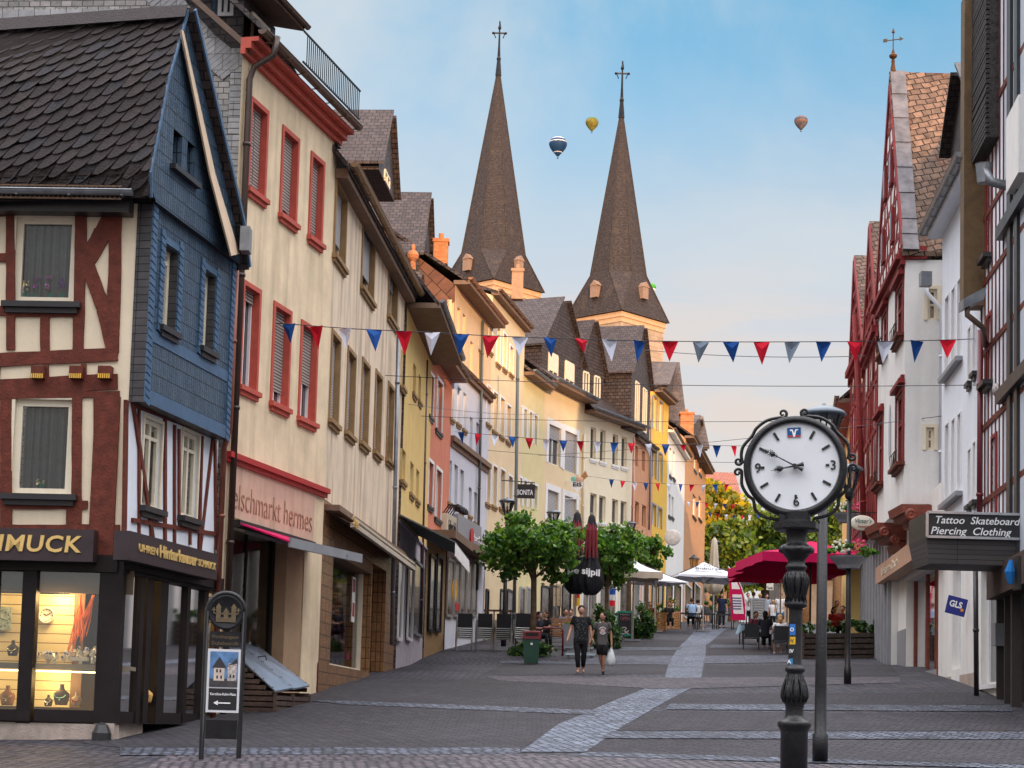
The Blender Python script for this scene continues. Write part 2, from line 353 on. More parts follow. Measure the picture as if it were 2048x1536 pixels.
def sheet(name, m, x0, x1, y0, y1, st, dz=0, stx=None):
    mb = MB(); nx = max(1, int(round((x1-x0)/(stx or st)))); ny = max(1, int(round((y1-y0)/st)))
    X = [x0+(x1-x0)*i/nx for i in range(nx+1)]; Y = [y0+(y1-y0)*j/ny for j in range(ny+1)]
    for y in Y:
        for x in X: mb.v.append((x, y, gz(x, y)+dz))
    for j in range(ny):
        for i in range(nx):
            a = j*(nx+1)+i; mb.f.append([a, a+1, a+nx+2, a+nx+1]); mb.m.append(0)
    return struct(mb, name, m, True)
g = MB()
Ys = [-400, -150, -60, -30, -10, 0]+[10+.6*i for i in range(170)]+[113+4*i for i in range(20)]+[220, 400, 900]
Xs = [-700, -200, -60, -24, -14, -8, -4, 0, 4, 8, 14, 24, 60, 200, 700]
for y in Ys:
    for x in Xs: g.v.append((x, y, gz(x, y)))
nx = len(Xs)
for j in range(len(Ys)-1):
    for i in range(nx-1):
        a = j*nx+i; g.f.append([a, a+1, a+nx+1, a+nx]); g.m.append(0)
struct(g, 'street_ground', M_PAVE, True)
def clip(poly, y, keep_above):
    out = []
    for i in range(len(poly)):
        a, b = poly[i], poly[(i+1) % len(poly)]
        ia, ib = (a[1] >= y) == keep_above, (b[1] >= y) == keep_above
        if ia: out.append(a)
        if ia != ib:
            t = (y-a[1])/(b[1]-a[1]); out.append((a[0]+t*(b[0]-a[0]), y))
    return out
def strip(name, pix, m, dz):
    """pix: convex polygons in picture coordinates laid on the street"""
    mb = MB()
    for P in pix:
        W = [gp(*q) for q in P]; W = [(p.x, p.y) for p in W]
        y0 = min(p[1] for p in W); y1 = max(p[1] for p in W); y = y0
        while y < y1-1e-4:
            q = clip(clip(W, y, True), y+.6, False)
            if len(q) > 2:
                for xa in (-99, 14):
                    pass
                pts = [Vector((a, b, gz(a, b)+dz)) for a, b in q]
                if (pts[1]-pts[0]).cross(pts[2]-pts[0]).z < 0: pts = pts[::-1]
                mb.poly(pts)
            y += .6
    return struct(mb, name, m)
strip('paving_field', [
    [(310,1370),(960,1358),(1290,1378),(1200,1425),(640,1405)],
    [(260,1405),(700,1408),(1190,1428),(1040,1497),(250,1497),(40,1470)],
    [(1340,1388),(2000,1385),(2010,1410),(1300,1410)],
    [(1290,1422),(2030,1430),(2060,1462),(1222,1462)],
    [(1190,1480),(2060,1480),(2070,1530),(1170,1504)],
    [(1410,1330),(1780,1330),(1800,1352),(1405,1356)],
    [(1010,1325),(1340,1326),(1330,1348),(960,1352)],
    [(1240,1300),(1350,1302),(1345,1312),(1220,1312)],
    [(1416,1296),(1600,1296),(1600,1310),(1412,1312)],
    [(1250,1280),(1378,1281),(1366,1294),(1240,1294)],
    [(1424,1278),(1560,1278),(1570,1290),(1420,1290)],
], M_SLABP, .005)
strip('granite_band', [
    [(1418,1255),(1455,1258),(1440,1268),(1390,1262)], [(1390,1262),(1440,1268),(1412,1290),(1362,1290)],
    [(1362,1290),(1412,1290),(1410,1325),(1338,1325)], [(1338,1325),(1408,1325),(1402,1356),(1330,1356)],
    [(1290,1378),(1380,1378),(1250,1450),(1115,1450)], [(1115,1450),(1250,1450),(1170,1505),(1040,1505)],
], M_BAND, .009)
strip('granite_cross_band', [
    [(620,1402),(700,1403),(1200,1422),(1190,1431),(690,1410)], [(1340,1409),(2020,1412),(2025,1424),(1330,1420)],
    [(1222,1464),(2060,1466),(2065,1480),(1200,1478)],
    [(240,1497),(1040,1497),(1040,1509),(240,1512)], [(1175,1505),(2070,1532),(2070,1540),(1140,1513)],
    [(1230,1312),(1345,1312),(1340,1326),(1110,1324)], [(1410,1312),(1600,1311),(1600,1325),(1406,1328)],
    [(1240,1295),(1366,1295),(1360,1301),(1236,1301)], [(1424,1290),(1570,1291),(1570,1296),(1420,1296)],
    [(1000,1322),(1340,1325),(1338,1330),(1000,1327)],
], M_CROSS, .013)
strip('red_granite_band', [
    [(960,1352),(1330,1356),(1380,1378),(1290,1377),(1000,1362)], [(1330,1356),(1800,1354),(1800,1366),(1380,1378)],
    [(330,1512),(1040,1509),(1170,1513),(2070,1545),(2070,1600),(200,1600)],
], M_BANDR, .009)
# ---------------------------------------------------------------- building helpers
def rect(pl, xl, yt, xr, yb, off=0):
    a = pl.uz(xl, yt, off); b = pl.uz(xl, yb, off); m = (yt+yb)/2
    u0 = pl.uz(xl, m, off)[0]; u1 = pl.uz(xr, m, off)[0]
    return (min(u0,u1), max(u0,u1), min(a[1],b[1]), max(a[1],b[1]))
def wall(mb, pl, u0, u1, z0, z1, holes=(), off=0, rev=.2, rcur=None):
    us = sorted({u0, u1} | {min(max(h[i], u0), u1) for h in holes for i in (0, 1)})
    zs = sorted({z0, z1} | {min(max(h[i], z0), z1) for h in holes for i in (2, 3)})
    for i in range(len(us)-1):
        for j in range(len(zs)-1):
            uc, zc = (us[i]+us[i+1])/2, (zs[j]+zs[j+1])/2
            if any(h[0] < uc < h[1] and h[2] < zc < h[3] for h in holes): continue
            mb.poly([pl.at(us[i],zs[j],off), pl.at(us[i+1],zs[j],off), pl.at(us[i+1],zs[j+1],off), pl.at(us[i],zs[j+1],off)])
    c = mb.cur
    if rcur is not None: mb.cur = rcur
    for h in holes:
        a, b, p, q = h; o = off-rev
        mb.poly([pl.at(a,p,off), pl.at(a,q,off), pl.at(a,q,o), pl.at(a,p,o)]); mb.poly([pl.at(b,p,off), pl.at(b,q,off), pl.at(b,q,o), pl.at(b,p,o)])
        mb.poly([pl.at(a,p,off), pl.at(b,p,off), pl.at(b,p,o), pl.at(a,p,o)]); mb.poly([pl.at(a,q,off), pl.at(b,q,off), pl.at(b,q,o), pl.at(a,q,o)])
    mb.cur = c
def window(parent, pl, rc, rev=.2, off=0, fm=None, gm=None, shut=0, sm=None, sill=None, sur=None, surm=None, mull=1, trans=0, fw=.07, reveal=None, curtain=None, silld=.1):
    fm = fm or M_WFRAME; u0, u1, z0, z1 = rc; o = off-rev
    g = MB(); g.poly([pl.at(u0,z0,o+.012), pl.at(u1,z0,o+.012), pl.at(u1,z1,o+.012), pl.at(u0,z1,o+.012)])
    w = g.build('window', gm or random.choice((M_GLASSD, M_GLASSD, M_GLASSC)), parent)
    f = MB()
    for a, b, c, d in ((u0,u0+fw,z0,z1),(u1-fw,u1,z0,z1),(u0+fw,u1-fw,z0,z0+fw),(u0+fw,u1-fw,z1-fw,z1)): f.wbox(pl, a, b, c, d, o, o+.06)
    for k in range(mull): 
        c = u0+(u1-u0)*(k+1)/(mull+1); f.wbox(pl, c-fw*.5, c+fw*.5, z0+fw, z1-fw, o, o+.065)
    if trans: c = z0+(z1-z0)*trans; f.wbox(pl, u0+fw, u1-fw, c-fw*.4, c+fw*.4, o, o+.062)
    f.build('frame', fm, w)
    if curtain:
        c = MB(); n = 26; P = []
        for i in range(n+1):
            u = u0+fw+(u1-u0-2*fw)*i/n; P.append((u, .03*math.sin(i*1.7)+.015*math.sin(i*3.1)))
        for (a, ea), (b, eb) in zip(P, P[1:]):
            c.poly([pl.at(a,z0+fw,o-.08+ea), pl.at(b,z0+fw,o-.08+eb), pl.at(b,z1-fw,o-.08+eb), pl.at(a,z1-fw,o-.08+ea)])
        c.build('curtain', curtain, w, True)
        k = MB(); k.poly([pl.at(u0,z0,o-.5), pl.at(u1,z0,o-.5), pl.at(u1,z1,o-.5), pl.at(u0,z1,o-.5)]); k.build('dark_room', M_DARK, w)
    if shut:
        s = MB(); s.wbox(pl, u0+.02, u1-.02, z1-(z1-z0)*shut, z1-.001, o+.07, o+.085); s.build('roller_shutter', sm or M_SHUT, w)
    if reveal or sur:
        r = MB(); e = .003
        if reveal:
            a, b, p, q = u0+e, u1-e, z0+e, z1-e
            for t in (a, b): r.poly([pl.at(t,p,off+e), pl.at(t,q,off+e), pl.at(t,q,o), pl.at(t,p,o)])
            for t in (p, q): r.poly([pl.at(a,t,off+e), pl.at(b,t,off+e), pl.at(b,t,o), pl.at(a,t,o)])
        if sur:
            for a, b, c, d in ((u0-sur,u0,z0,z1+sur),(u1,u1+sur,z0,z1+sur),(u0,u1,z1,z1+sur)): r.wbox(pl, a, b, c, d, off-.01, off+.03)
        r.build('surround', surm or reveal, w)
    if sill:
        s = MB(); sw = (sur or .05)+.04
        s.wbox(pl, u0-sw, u1+sw, z0-.09, z0-.002, off-.02, off+silld); s.wbox(pl, u0-sw+.05, u1+sw-.05, z0-.17, z0-.09, off-.02, off+silld*.55)
        s.build('sill', sill, w)
    return w
def gutter(parent, pl, u0, u1, z, off, m=None, r=.075, name='gutter'):
    g = MB(); n = 8
    for i in range(n):
        a0, a1 = math.pi+math.pi*i/n, math.pi+math.pi*(i+1)/n
        P = [(off+r+r*math.cos(a0), z+r*math.sin(a0)), (off+r+r*math.cos(a1), z+r*math.sin(a1))]
        g.poly([pl.at(u0,P[0][1],P[0][0]), pl.at(u1,P[0][1],P[0][0]), pl.at(u1,P[1][1],P[1][0]), pl.at(u0,P[1][1],P[1][0])])
    for u in (u0, u1): g.poly([pl.at(u, z+r*math.sin(math.pi+math.pi*i/n), off+r+r*math.cos(math.pi+math.pi*i/n)) for i in range(n+1)])
    g.tube([pl.at(u0,z,off+2*r), pl.at(u1,z,off+2*r)], .014, 6)
    k = u0+.4
    while k < u1: g.bar(pl.at(k,z-r-.008,off), pl.at(k,z-r-.008,off+2*r), .03, .012); k += .8
    return g.build(name, m or M_GUT, parent)
def pipe(parent, pts, r=.055, m=None, name='downpipe'):
    g = MB(); g.tube(pts, r, 8)
    for a, b in zip(pts, pts[1:]):
        a, b = Vector(a), Vector(b); d = (b-a); n = int(d.length/2)
        for i in range(n): 
            c = a+d*(i+.5)/max(n,1); g.tube([c-d.normalized()*.03, c+d.normalized()*.03], r*1.25, 8)
    return g.build(name, m or M_GUT, parent, True)
def gslab(mb, pts, t, up=None):
    """roof slab from a polygon, thickness t straight down"""
    mb.slab(pts, (0, 0, -t))
# ---------------------------------------------------------------- jeweller's half-timbered house on the left
D1 = 27.
C0 = at(235, 1300, D1); c0 = (C0.x, C0.y)
PF = Pl((C0.x-7.5, D1+.35), c0)                    # front, towards the viewer
PS = Pl(c0, (C0.x+.2*4.4, D1+4.4), toward=(3, 20))  # side, towards the street
JW = thing('timber_framed_house', 'jeweller\'s shop house with oxblood beams, blue slate flank and dark scalloped roof', 'house', (C0.x-2, D1+2, gz(C0.x, D1)))
def zf(px, py): return PF.uz(px, py)[1]
uF = PF.len; uc = lambda px, py=700: PF.uz(px, py)[0]
mb = MB()
front_up = [rect(PF, 30, 433, 152, 605), rect(PF, 27, 798, 145, 988)]
wall(mb, PF, 0, uc(262), zf(100, 1125), zf(100, 405), front_up, rev=.1)
zs0 = PS.uz(300, 1095)[1]; zsj = PS.uz(250, 795)[1]; zse = PS.uz(280, 412)[1]
sideW = [rect(PS, 284, 832, 320, 1012), rect(PS, 362, 858, 394, 1032)]
mb2 = MB(); uS1 = PS.uz(432, 1000)[0]
wall(mb2, PS, 0, uS1, zs0-.2, zsj+.3, sideW, rev=.1)
mb.build('wall', M_CREAM, JW); mb2.build('side_wall', M_WHITE, JW)
# beams on the front: (x1,y1,x2,y2,width px)
bb = MB()
def beam(pl, x1, y1, x2, y2, wpx, off=0, D=None, mbx=None):
    a = pl.hit(x1, y1, off); b = pl.hit(x2, y2, off); wd = wpx/F*a.y
    n = Vector((pl.n.x, pl.n.y, 0)); d = (b-a).normalized(); s = d.cross(n).normalized()*wd/2
    th = .035+.004*random.random(); m = mbx or bb; k = 7 if (b-a).length > .8 else 3
    rn = [random.uniform(-.05, .05)*wd for _ in range(2*(k+1))]
    for i in range(k):
        p, q = a+(b-a)*i/k, a+(b-a)*(i+1)/k
        s0, s1, t0, t1 = s*(1+rn[i]/wd*1.6), s*(1+rn[i+1]/wd*1.6), s*(1+rn[k+i]/wd*1.6), s*(1+rn[k+i+1]/wd*1.6)
        m.hexa([p-t0, q-t1, q+s1, p+s0, p-t0+n*th, q-t1+n*th, q+s1+n*th, p+s0+n*th])
for B in [(-40,421,250,419,26),(22,432,22,700,18),(-30,516,14,516,18),(-30,622,14,622,20),(163,432,161,520,24),(161,515,157,706,22),(14,626,163,626,18),(91,634,91,708,19),
          (231,420,206,470,38),(206,465,176,520,36),(168,510,218,645,30),(205,620,226,700,24),(232,430,226,706,26),(-30,722,236,708,27),(-40,776,236,764,32),(-5,722,-8,776,14),
          (93,730,94,770,10),(168,728,169,765,10),(13,790,13,1125,24),(155,790,154,1048,20),(190,790,190,1125,4),(-40,794,240,788,12),(0,1010,176,1010,17),(143,1018,143,1050,20),(-40,1062,240,1062,26)]:
    beam(PF, *B)
bb.wbox(PF, uc(187, 900), uc(237, 900), zf(100, 1122), zf(100, 792), -.002, .05)
for x in (81, 157, 214):
    a = PF.hit(x, 738); bb.wbox(PF, uc(x-13, 745), uc(x+13, 745), a.z-.17, a.z+.02, 0, .16)
for B in [(262,795,306,1095,12),(276,815,276,1085,8),(300,1020,300,1092,9),(328,835,328,1095,11),(347,850,347,1095,9),(356,858,356,1040,8),(402,872,396,1100,9),(425,865,398,1105,8),(428,880,430,1100,9),
          (262,1040,330,1052,9),(330,1052,430,1068,9),(262,808,440,876,10),(378,1040,378,1090,8),(250,800,246,1080,16)]:
    beam(PS, *B)
bb.build('timber_frame', M_BEAM, JW)
for x in (81, 157, 214):
    a = PF.hit(x, 738); pb = MB()
    for k in range(6):
        u = uc(x-12, 745)+(uc(x+13, 745)-uc(x-12, 745))*k/6; pb.wbox(PF, u, u+.02, a.z-.17, a.z-.1, .16, .168)
    pb.build('painted_joist_teeth', mat('yellow_paint', (.7,.42,.05), .5), JW)
for i, rc in enumerate(front_up):
    w = window(JW, PF, rc, .1, 0, M_FRAME, M_GLASS, curtain=M_CURTAIN, sill=M_BLACK, mull=0, fw=.1, sur=.09, surm=M_FRAME, silld=.16)
for rc in sideW: window(JW, PS, rc, .1, 0, M_FRAME, M_GLASS, curtain=M_CURTAIN, sill=M_BLACK, mull=1, fw=.07, sur=.05, surm=M_FRAME, silld=.14, trans=.8)
# flowers in the upper window
def flowers(parent, pl, u, z, off, cols, n, h=.22, name='orchid'):
    for k in range(n):
        m = MB(); uu = u+k*.19; p = pl.at(uu, z, off); top = p+Vector((random.uniform(-.04,.04), 0, h*random.uniform(.7,1.2)))
        m.tube([p, (p+top)/2+Vector((.02,0,0)), top], .006, 5); m.cur = 1
        for q in range(9):
            t = random.random(); m.ball(p.lerp(top, .45+.55*t)+Vector((random.uniform(-.05,.05), random.uniform(-.02,.02), 0)), .022, n=6)
        m.cur = 2
        for q in range(4):
            a = random.uniform(-1, 1); m.poly([p, p+Vector((.06*a-.015, -.02, .06)), p+Vector((.1*a, -.02, .09)), p+Vector((.06*a+.015, -.02, .05))])
        m.build(name, [mat('stem_green', (.05,.15,.05)), mat('petal%d' % (k % len(cols)), cols[k % len(cols)], .6), mat('pot_leaf', (.02,.3,.18), .4)], parent)
flowers(JW, PF, front_up[0][0]+.14, front_up[0][2]+.1, -.12, [(.7,.6,.3), (.35,.08,.35), (.6,.2,.45), (.2,.08,.3), (.65,.4,.5)], 5, .3)
flowers(JW, PF, front_up[1][0]+.42, front_up[1][2]+.1, -.12, [(.6,.15,.3)], 1, .12, 'pot_flower')
# blue slate storey on the flank, pushed out over the street
OV = .24
zb0 = PS.uz(258, 790, OV)[1]; zb1 = zse
uB0, uB1 = -.02, PS.uz(462, 700, OV)[0]
bw = [rect(PS, 324, 484, 354, 652, OV), rect(PS, 404, 536, 429, 694, OV)]
sm = MB(); wall(sm, PS, uB0, uB1, zb0, zb1, bw, OV, .22, 1)
a = [PS.at(uB0, z, o) for z in (zb0, zb1) for o in (0, OV)]
sm.poly([PS.at(uB0,zb0,0), PS.at(uB0,zb0,OV), PS.at(uB0,zb1,OV), PS.at(uB0,zb1,0)], 1)
sm.poly([PS.at(uB0,zb0,0), PS.at(uB0,zb0,OV), PS.at(uB1,zb0,OV), PS.at(uB1,zb0,0)], 2)
sm.poly([PS.at(uB1,zb0,0), PS.at(uB1,zb0,OV), PS.at(uB1,zb1+.5,OV), PS.at(uB1,zb1+.5,0)], 1)
M_SLATE_DK = tiles('dark_cladding_slate', (.05,.048,.05), (.075,.07,.072), (.012,.012,.012), .5, .12, .05, .7, .5, shift=0)
ge = PS.uz(360, 27, OV); gl = (uB0, PS.uz(282, 405, OV)[1]); gr = (PS.uz(466, 530, OV)[0], PS.uz(466, 533, OV)[1])
GB = zb1+.02                                         # gable above, with a flared foot
gm = [rect(PS, 346, 256, 364, 330, OV+.1), rect(PS, 374, 280, 389, 352, OV+.1)]
prl = [(uB0-.12, GB-.02)]+[PS.uz(x_, y_, OV+.1) for x_, y_ in ((296, 352), (311, 275), (333, 160))]
# the left flank of the gable follows the roof slope up to the ridge
def gable_u(z, left):
    if left:
        P = prl+[(ge[0], ge[1])]
    else: P = [(uB1+.1, GB-.02), (uB1-.28, GB+.55), (ge[0]+.02, ge[1])]
    for (u0, z0), (u1, z1) in zip(P, P[1:]):
        if z0 <= z <= z1: return u0+(u1-u0)*(z-z0)/(z1-z0)
    return P[-1][0]
zc = sorted({GB-.02+i*(ge[1]-GB+.02)/26 for i in range(27)} | {gm[0][2], gm[0][3], gm[1][2], gm[1][3]})
for z0, z1 in zip(zc, zc[1:]):
    segs = [(gable_u(z0, 1), gable_u(z1, 1), gable_u(z0, 0), gable_u(z1, 0))]
    zm = (z0+z1)/2; cuts = [(h[0], h[1]) for h in gm if h[2] < zm < h[3]]
    l0, l1, r0, r1 = segs[0]
    cur = (l0, l1)
    for h in cuts:
        sm.poly([PS.at(cur[0],z0,OV+.1), PS.at(h[0],z0,OV+.1), PS.at(h[0],z1,OV+.1), PS.at(cur[1],z1,OV+.1)], 0); cur = (h[1], h[1])
    sm.poly([PS.at(cur[0],z0,OV+.1), PS.at(r0,z0,OV+.1), PS.at(r1,z1,OV+.1), PS.at(cur[1],z1,OV+.1)], 0)
for h in gm:
    for t in (h[0], h[1]): sm.poly([PS.at(t,h[2],OV+.1), PS.at(t,h[3],OV+.1), PS.at(t,h[3],OV-.15), PS.at(t,h[2],OV-.15)], 0)
    sm.poly([PS.at(h[0],h[2],OV-.15), PS.at(h[1],h[2],OV-.15), PS.at(h[1],h[3],OV-.15), PS.at(h[0],h[3],OV-.15)], 3)
sm.poly([PS.at(uB0,GB-.02,OV), PS.at(uB0,GB-.02,OV+.1), PS.at(uB1,GB-.02,OV+.1), PS.at(uB1,GB-.02,OV)], 2)
sm.build('slate_cladding', [M_SLATE_BLUE, M_SLATE_DK, M_BLACK, M_DARK], JW)
# slate edge courses and flat bands
eb = MB(); bluet = mat('blue_slate_trim', (.055,.12,.21), .5, .25, 6)
for u in (uB0+.07, uB1-.07)+tuple(t for h in bw for t in (h[0]-.07, h[1]+.07)):
    z = zb0 if abs(u-uB0) < .1 or abs(u-uB1) < .1 else bw[0][2]-.1; zt = zb1 if z == zb0 else bw[0][3]+.15
    while z < zt: eb.wbox(PS, u-.07, u+.07, z, z+.1, OV, OV+.02); eb.para(PS.at(u-.07, z, OV+.018), PS.at(u+.07, z-.05, OV+.03)-PS.at(u-.07, z, OV+.018), (0,0,.09), Vector((PS.n.x,PS.n.y,0))*.012); z += .115
for h in bw:
    o = OV
    eb.wbox(PS, h[0]-.1, h[1]+.1, h[3]+.02, h[3]+.12, o, o+.02)
eb.wbox(PS, uB0, uB1, bw[0][2]-.32, bw[0][2]-.14, OV, OV+.014); eb.wbox(PS, uB0-.005, uB1, zb0, zb0+.22, OV, OV+.018)
eb.build('slate_trim', bluet, JW)
for h in bw: window(JW, PS, h, .2, OV, M_FRAME, M_GLASSD, mull=0, fw=.09, sill=M_BLACK, trans=.85)
sl = MB(); sl.wbox(PS, gm[0][0]-.1, gm[1][1]+.12, gm[0][2]-.09, gm[0][2]-.01, OV+.08, OV+.2); sl.build('gable_sill', M_BLACK, JW)
# roof: real scalloped slates on the front slope
rl = []                                              # eaves line to ridge line on the flank
eav = [(p[0], p[1]) for p in prl]+[(ge[0], ge[1])]
uLx = 7.2
fdir = Vector((PF.d.x, PF.d.y, 0)); sdir = Vector((PS.d.x, PS.d.y, 0))
prof_pts = [PS.at(u, z+.04, OV+.13) for u, z in eav]; prof_pts[0] = PS.at(eav[0][0]-.28, eav[0][1]-.02, OV+.13)
def roofP(s, t):
    """s: metres to the left of the flank, t: 0..1 up the slope"""
    k = t*(len(prof_pts)-1); i = min(int(k), len(prof_pts)-2); f = k-i
    p = prof_pts[i].lerp(prof_pts[i+1], f); return p-fdir*s
lens = [(b-a).length for a, b in zip(prof_pts, prof_pts[1:])]; LT = sum(lens)
def roofS(s, d):
    D_ = 0
    for i, l in enumerate(lens):
        if d <= l or i == len(lens)-1: return prof_pts[i].lerp(prof_pts[i+1], d/l)-fdir*s-Vector((0,0,.085*s*(D_+d)/LT))
        D_ += l
        d -= l
rf = MB()
for i in range(len(prof_pts)-1):
    a, b = prof_pts[i], prof_pts[i+1]; rf.poly([a-fdir*uLx-Vector((0,0,.3)), a, b, b-fdir*uLx-Vector((0,0,.6))]); dn = Vector((0,0,-.1))
    rf.poly([a, a+dn, b+dn, b])
rf.build('roof', mat('roof_underlay', (.02,.015,.013), .9), JW)
tl = MB(); row = 0; d = 0.; slope = math.tan(R(22)); rh = .205; tw = .262
nrm = (prof_pts[-1]-prof_pts[-2]).normalized().cross(fdir)
if nrm.y > 0: nrm = -nrm
while d < LT+uLx*slope:
    s = -(row % 2)*.1
    k = 0
    while s < uLx+.3:
        # rows climb to the right: local coordinate (along, up)
        al, upv = s, d-s*slope
        if -.1 < upv < LT-.02:
            def q(a_, b_): 
                ss = min(max(al-a_*math.cos(R(22))-b_*math.sin(R(22)), 0), uLx); dd = min(max(upv+b_*math.cos(R(22))+a_*math.sin(R(22))*-1*-1, 0), LT)
                return ss, dd
            jit = random.uniform(-.012, .012); pts = []
            shp = [(-.02,.26),(-.02,.02),(.02,-.02),(.09,-.05),(.175,-.045),(.235,.01),(.262,.09),(.27,.26)]
            lift = [.0,.022,.026,.028,.028,.026,.016,.0]
            ps = []
            for (a_, b_), lf in zip(shp, lift):
                ss, dd = q(a_-.13, b_+jit); ps.append(roofS(ss, dd)+nrm*(lf+.012+jit*.3))
            c = tuple(random.choice((0,0,0,1,2)) for _ in range(1))[0]
            tl.poly(ps, c)
        s += tw/math.cos(R(22)); k += 1
    d += rh/math.cos(R(22)); row += 1
def slate_mat(nm, c): return mat(nm, c, .62, .45, 9, .8, 30)
tl.build('roof_slates', [slate_mat('slate_a', (.02,.014,.014)), slate_mat('slate_b', (.03,.022,.022)), slate_mat('slate_c', (.024,.021,.025))], JW)
# ridge slates, far slope, verge boards
rg = MB(); top = prof_pts[-1]; s = 0
while s < uLx:
    a = top-fdir*s-Vector((0,0,.085*s)); b = top-fdir*(s+.3)-Vector((0,0,.085*s+.025)); rg.para(a+nrm*.03+Vector((0,-.16,-.2)), b-a, Vector((0,.16,.26)), nrm*.025); s += .27
rg.build('ridge_slates', slate_mat('slate_b', (0,0,0)), JW)
fr = [PS.at(u, z, OV+.1) for u, z in ((ge[0], ge[1]+.0), (uB1-.3, GB+.6), (uB1+.08, GB-.1))]
vb = MB()
for a, b in zip(fr, fr[1:]): vb.slab([a-fdir*uLx-Vector((0,0,.6)), a+Vector((PS.n.x,PS.n.y,0))*.14, b+Vector((PS.n.x,PS.n.y,0))*.14, b-fdir*uLx-Vector((0,0,.6))], (0,0,.09))
vb.build('rear_roof_slope', M_SLATE, JW)
nb = Vector((PS.n.x, PS.n.y, 0)); bd = MB()
P0 = PS.hit(364, 62, OV+.13); P1 = PS.hit(428, 350, OV+.13); P2 = PS.hit(476, 508, OV+.13)
for a, b, w0, w1 in ((P0, P1, .2, .5), (P1, P2, .5, .85)):
    dv = Vector((0,-w0,0))-Vector((0,0,w0*.3)); dv2 = Vector((0,-w1,0))-Vector((0,0,w1*.3))
    bd.hexa([a+dv, a, b, b+dv2, a+dv+nb*.03, a+nb*.03, b+nb*.03, b+dv2+nb*.03])
bd.build('bargeboard', mat('cream_board', (.62,.47,.33), .7, .1, 4, .3, 30), JW)
hp = MB(); c = PS.hit(492, 476, OV+.3); hp.box(c-Vector((0,0,.25)), .16, .3, .42); hp.build('rainwater_hopper', M_ZINC, JW)
vt = MB()
a = prof_pts[0]
for i in range(len(prof_pts)-1): vt.bar(prof_pts[i]+Vector((.01,0,0)), prof_pts[i+1]+Vector((.01,0,0)), .03, .05)
for a, b in zip(fr, fr[1:]): vt.bar(a+nb*.15+Vector((0,0,.05)), b+nb*.15+Vector((0,0,.05)), .04, .07)
vt.build('verge_slates', bluet, JW)
# eaves: gutter, dark boards, snow guard
zg = zf(100, 405); gutter(JW, PF, -1, uc(283, 405), zg+.04, .46, M_ZINC, .075)
ev = MB(); ev.wbox(PF, -1, uc(268, 415), zg-.22, zg+.02, 0, .3); ev.build('eaves_board', M_BLACK, JW)
sg = MB(); ztop = PF.uz(100, 371, .52)[1]; zbt = PF.uz(100, 396, .52)[1]
for z in (ztop, zbt): sg.bar(PF.at(-1, z, .52), PF.at(uc(262, 385), z, .52), .025)
u = -1
while u < uc(262, 385): sg.bar(PF.at(u, zbt, .52), PF.at(u, ztop, .52), .014); u += .072
sg.build('snow_guard', mat('rusty_iron', (.14,.09,.06), .8, .4, 20), JW)
# ground floor: dark shopfront with lit windows
sf = MB(); z0 = zf(100, 1446); z1 = zf(100, 1120); zh = zf(100, 1142); M_SHOP = mat('shopfront_metal', (.016,.012,.012), .5, .2, spec=.2)
def sbox(pl, xa, xb, ya, yb, o0, o1, m): 
    a = pl.uz(xa, (ya+yb)/2); b = pl.uz(xb, (ya+yb)/2); m.wbox(pl, a[0], b[0], pl.uz(xa, yb)[1], pl.uz(xa, ya)[1], o0, o1)
for x0, x1 in ((-60,-10),(40,68),(194,241)): sbox(PF, x0, x1, 1140, 1446, -.16, .03, sf)
sf.wbox(PF, 0, uc(237, 1130), zh, zf(100, 1108), -.2, .06)
for x0, x1 in ((-10,40),(68,194)): sbox(PF, x0, x1, 1418, 1446, -.1, 0, sf)
zs1 = PS.uz(245, 1130)[1]; zsb = PS.uz(245, 1447)[1]
ua = lambda x, y=1300: PS.uz(x, y)[0]
sf.wbox(PS, -.03, ua(437), zh, zf(100, 1108)+.003, -.2, .05)
for x0, x1 in ((238,243),(276,284),(290,300),(316,331),(370,376),(404,412),(432,437)): sf.wbox(PS, ua(x0), ua(x1), zsb, zh-.002, -.12, .01)
for x0, x1 in ((241,278),(331,371),(376,405)): sf.wbox(PS, ua(x0), ua(x1), zsb, PS.uz(245, 1423)[1], -.1, -.01)
sf.build('shopfront', M_SHOP, JW)
for x0, x1 in ((-10,40),(68,194)): pn = MB(); sbox(PF, x0, x1, 1142, 1418, -.06, -.05, pn); pn.build('shop_window', M_GLASS, JW)
for x0, x1 in ((243,277),(331,371),(376,405)): pn = MB(); pn.wbox(PS, ua(x0), ua(x1), PS.uz(245, 1423)[1], zh, -.06, -.05); pn.build('shop_window', M_GLASS, JW)
pp = MB(); pp.wbox(PF, 0, uc(196, 1460), z0-1.2, z0, -.4, .02); pp.wbox(PS, -.05, ua(290), z0-1.2, zsb, -.3, .02); pp.wbox(PF, uc(196,1460), uc(236,1460), z0-1.2, z0, -.4, -.03)
pp.build('stone_plinth', mat('pale_stone', (.42,.35,.3), .8, .25, 3, .6, 40, streak=.3), JW)
rk = MB(); c = PF.hit(203, 1465, .1); rk.ball(c-Vector((0,0,.08)), .15, .14, .24, 10); rk.build('corner_stone', M_BLACK, JW)
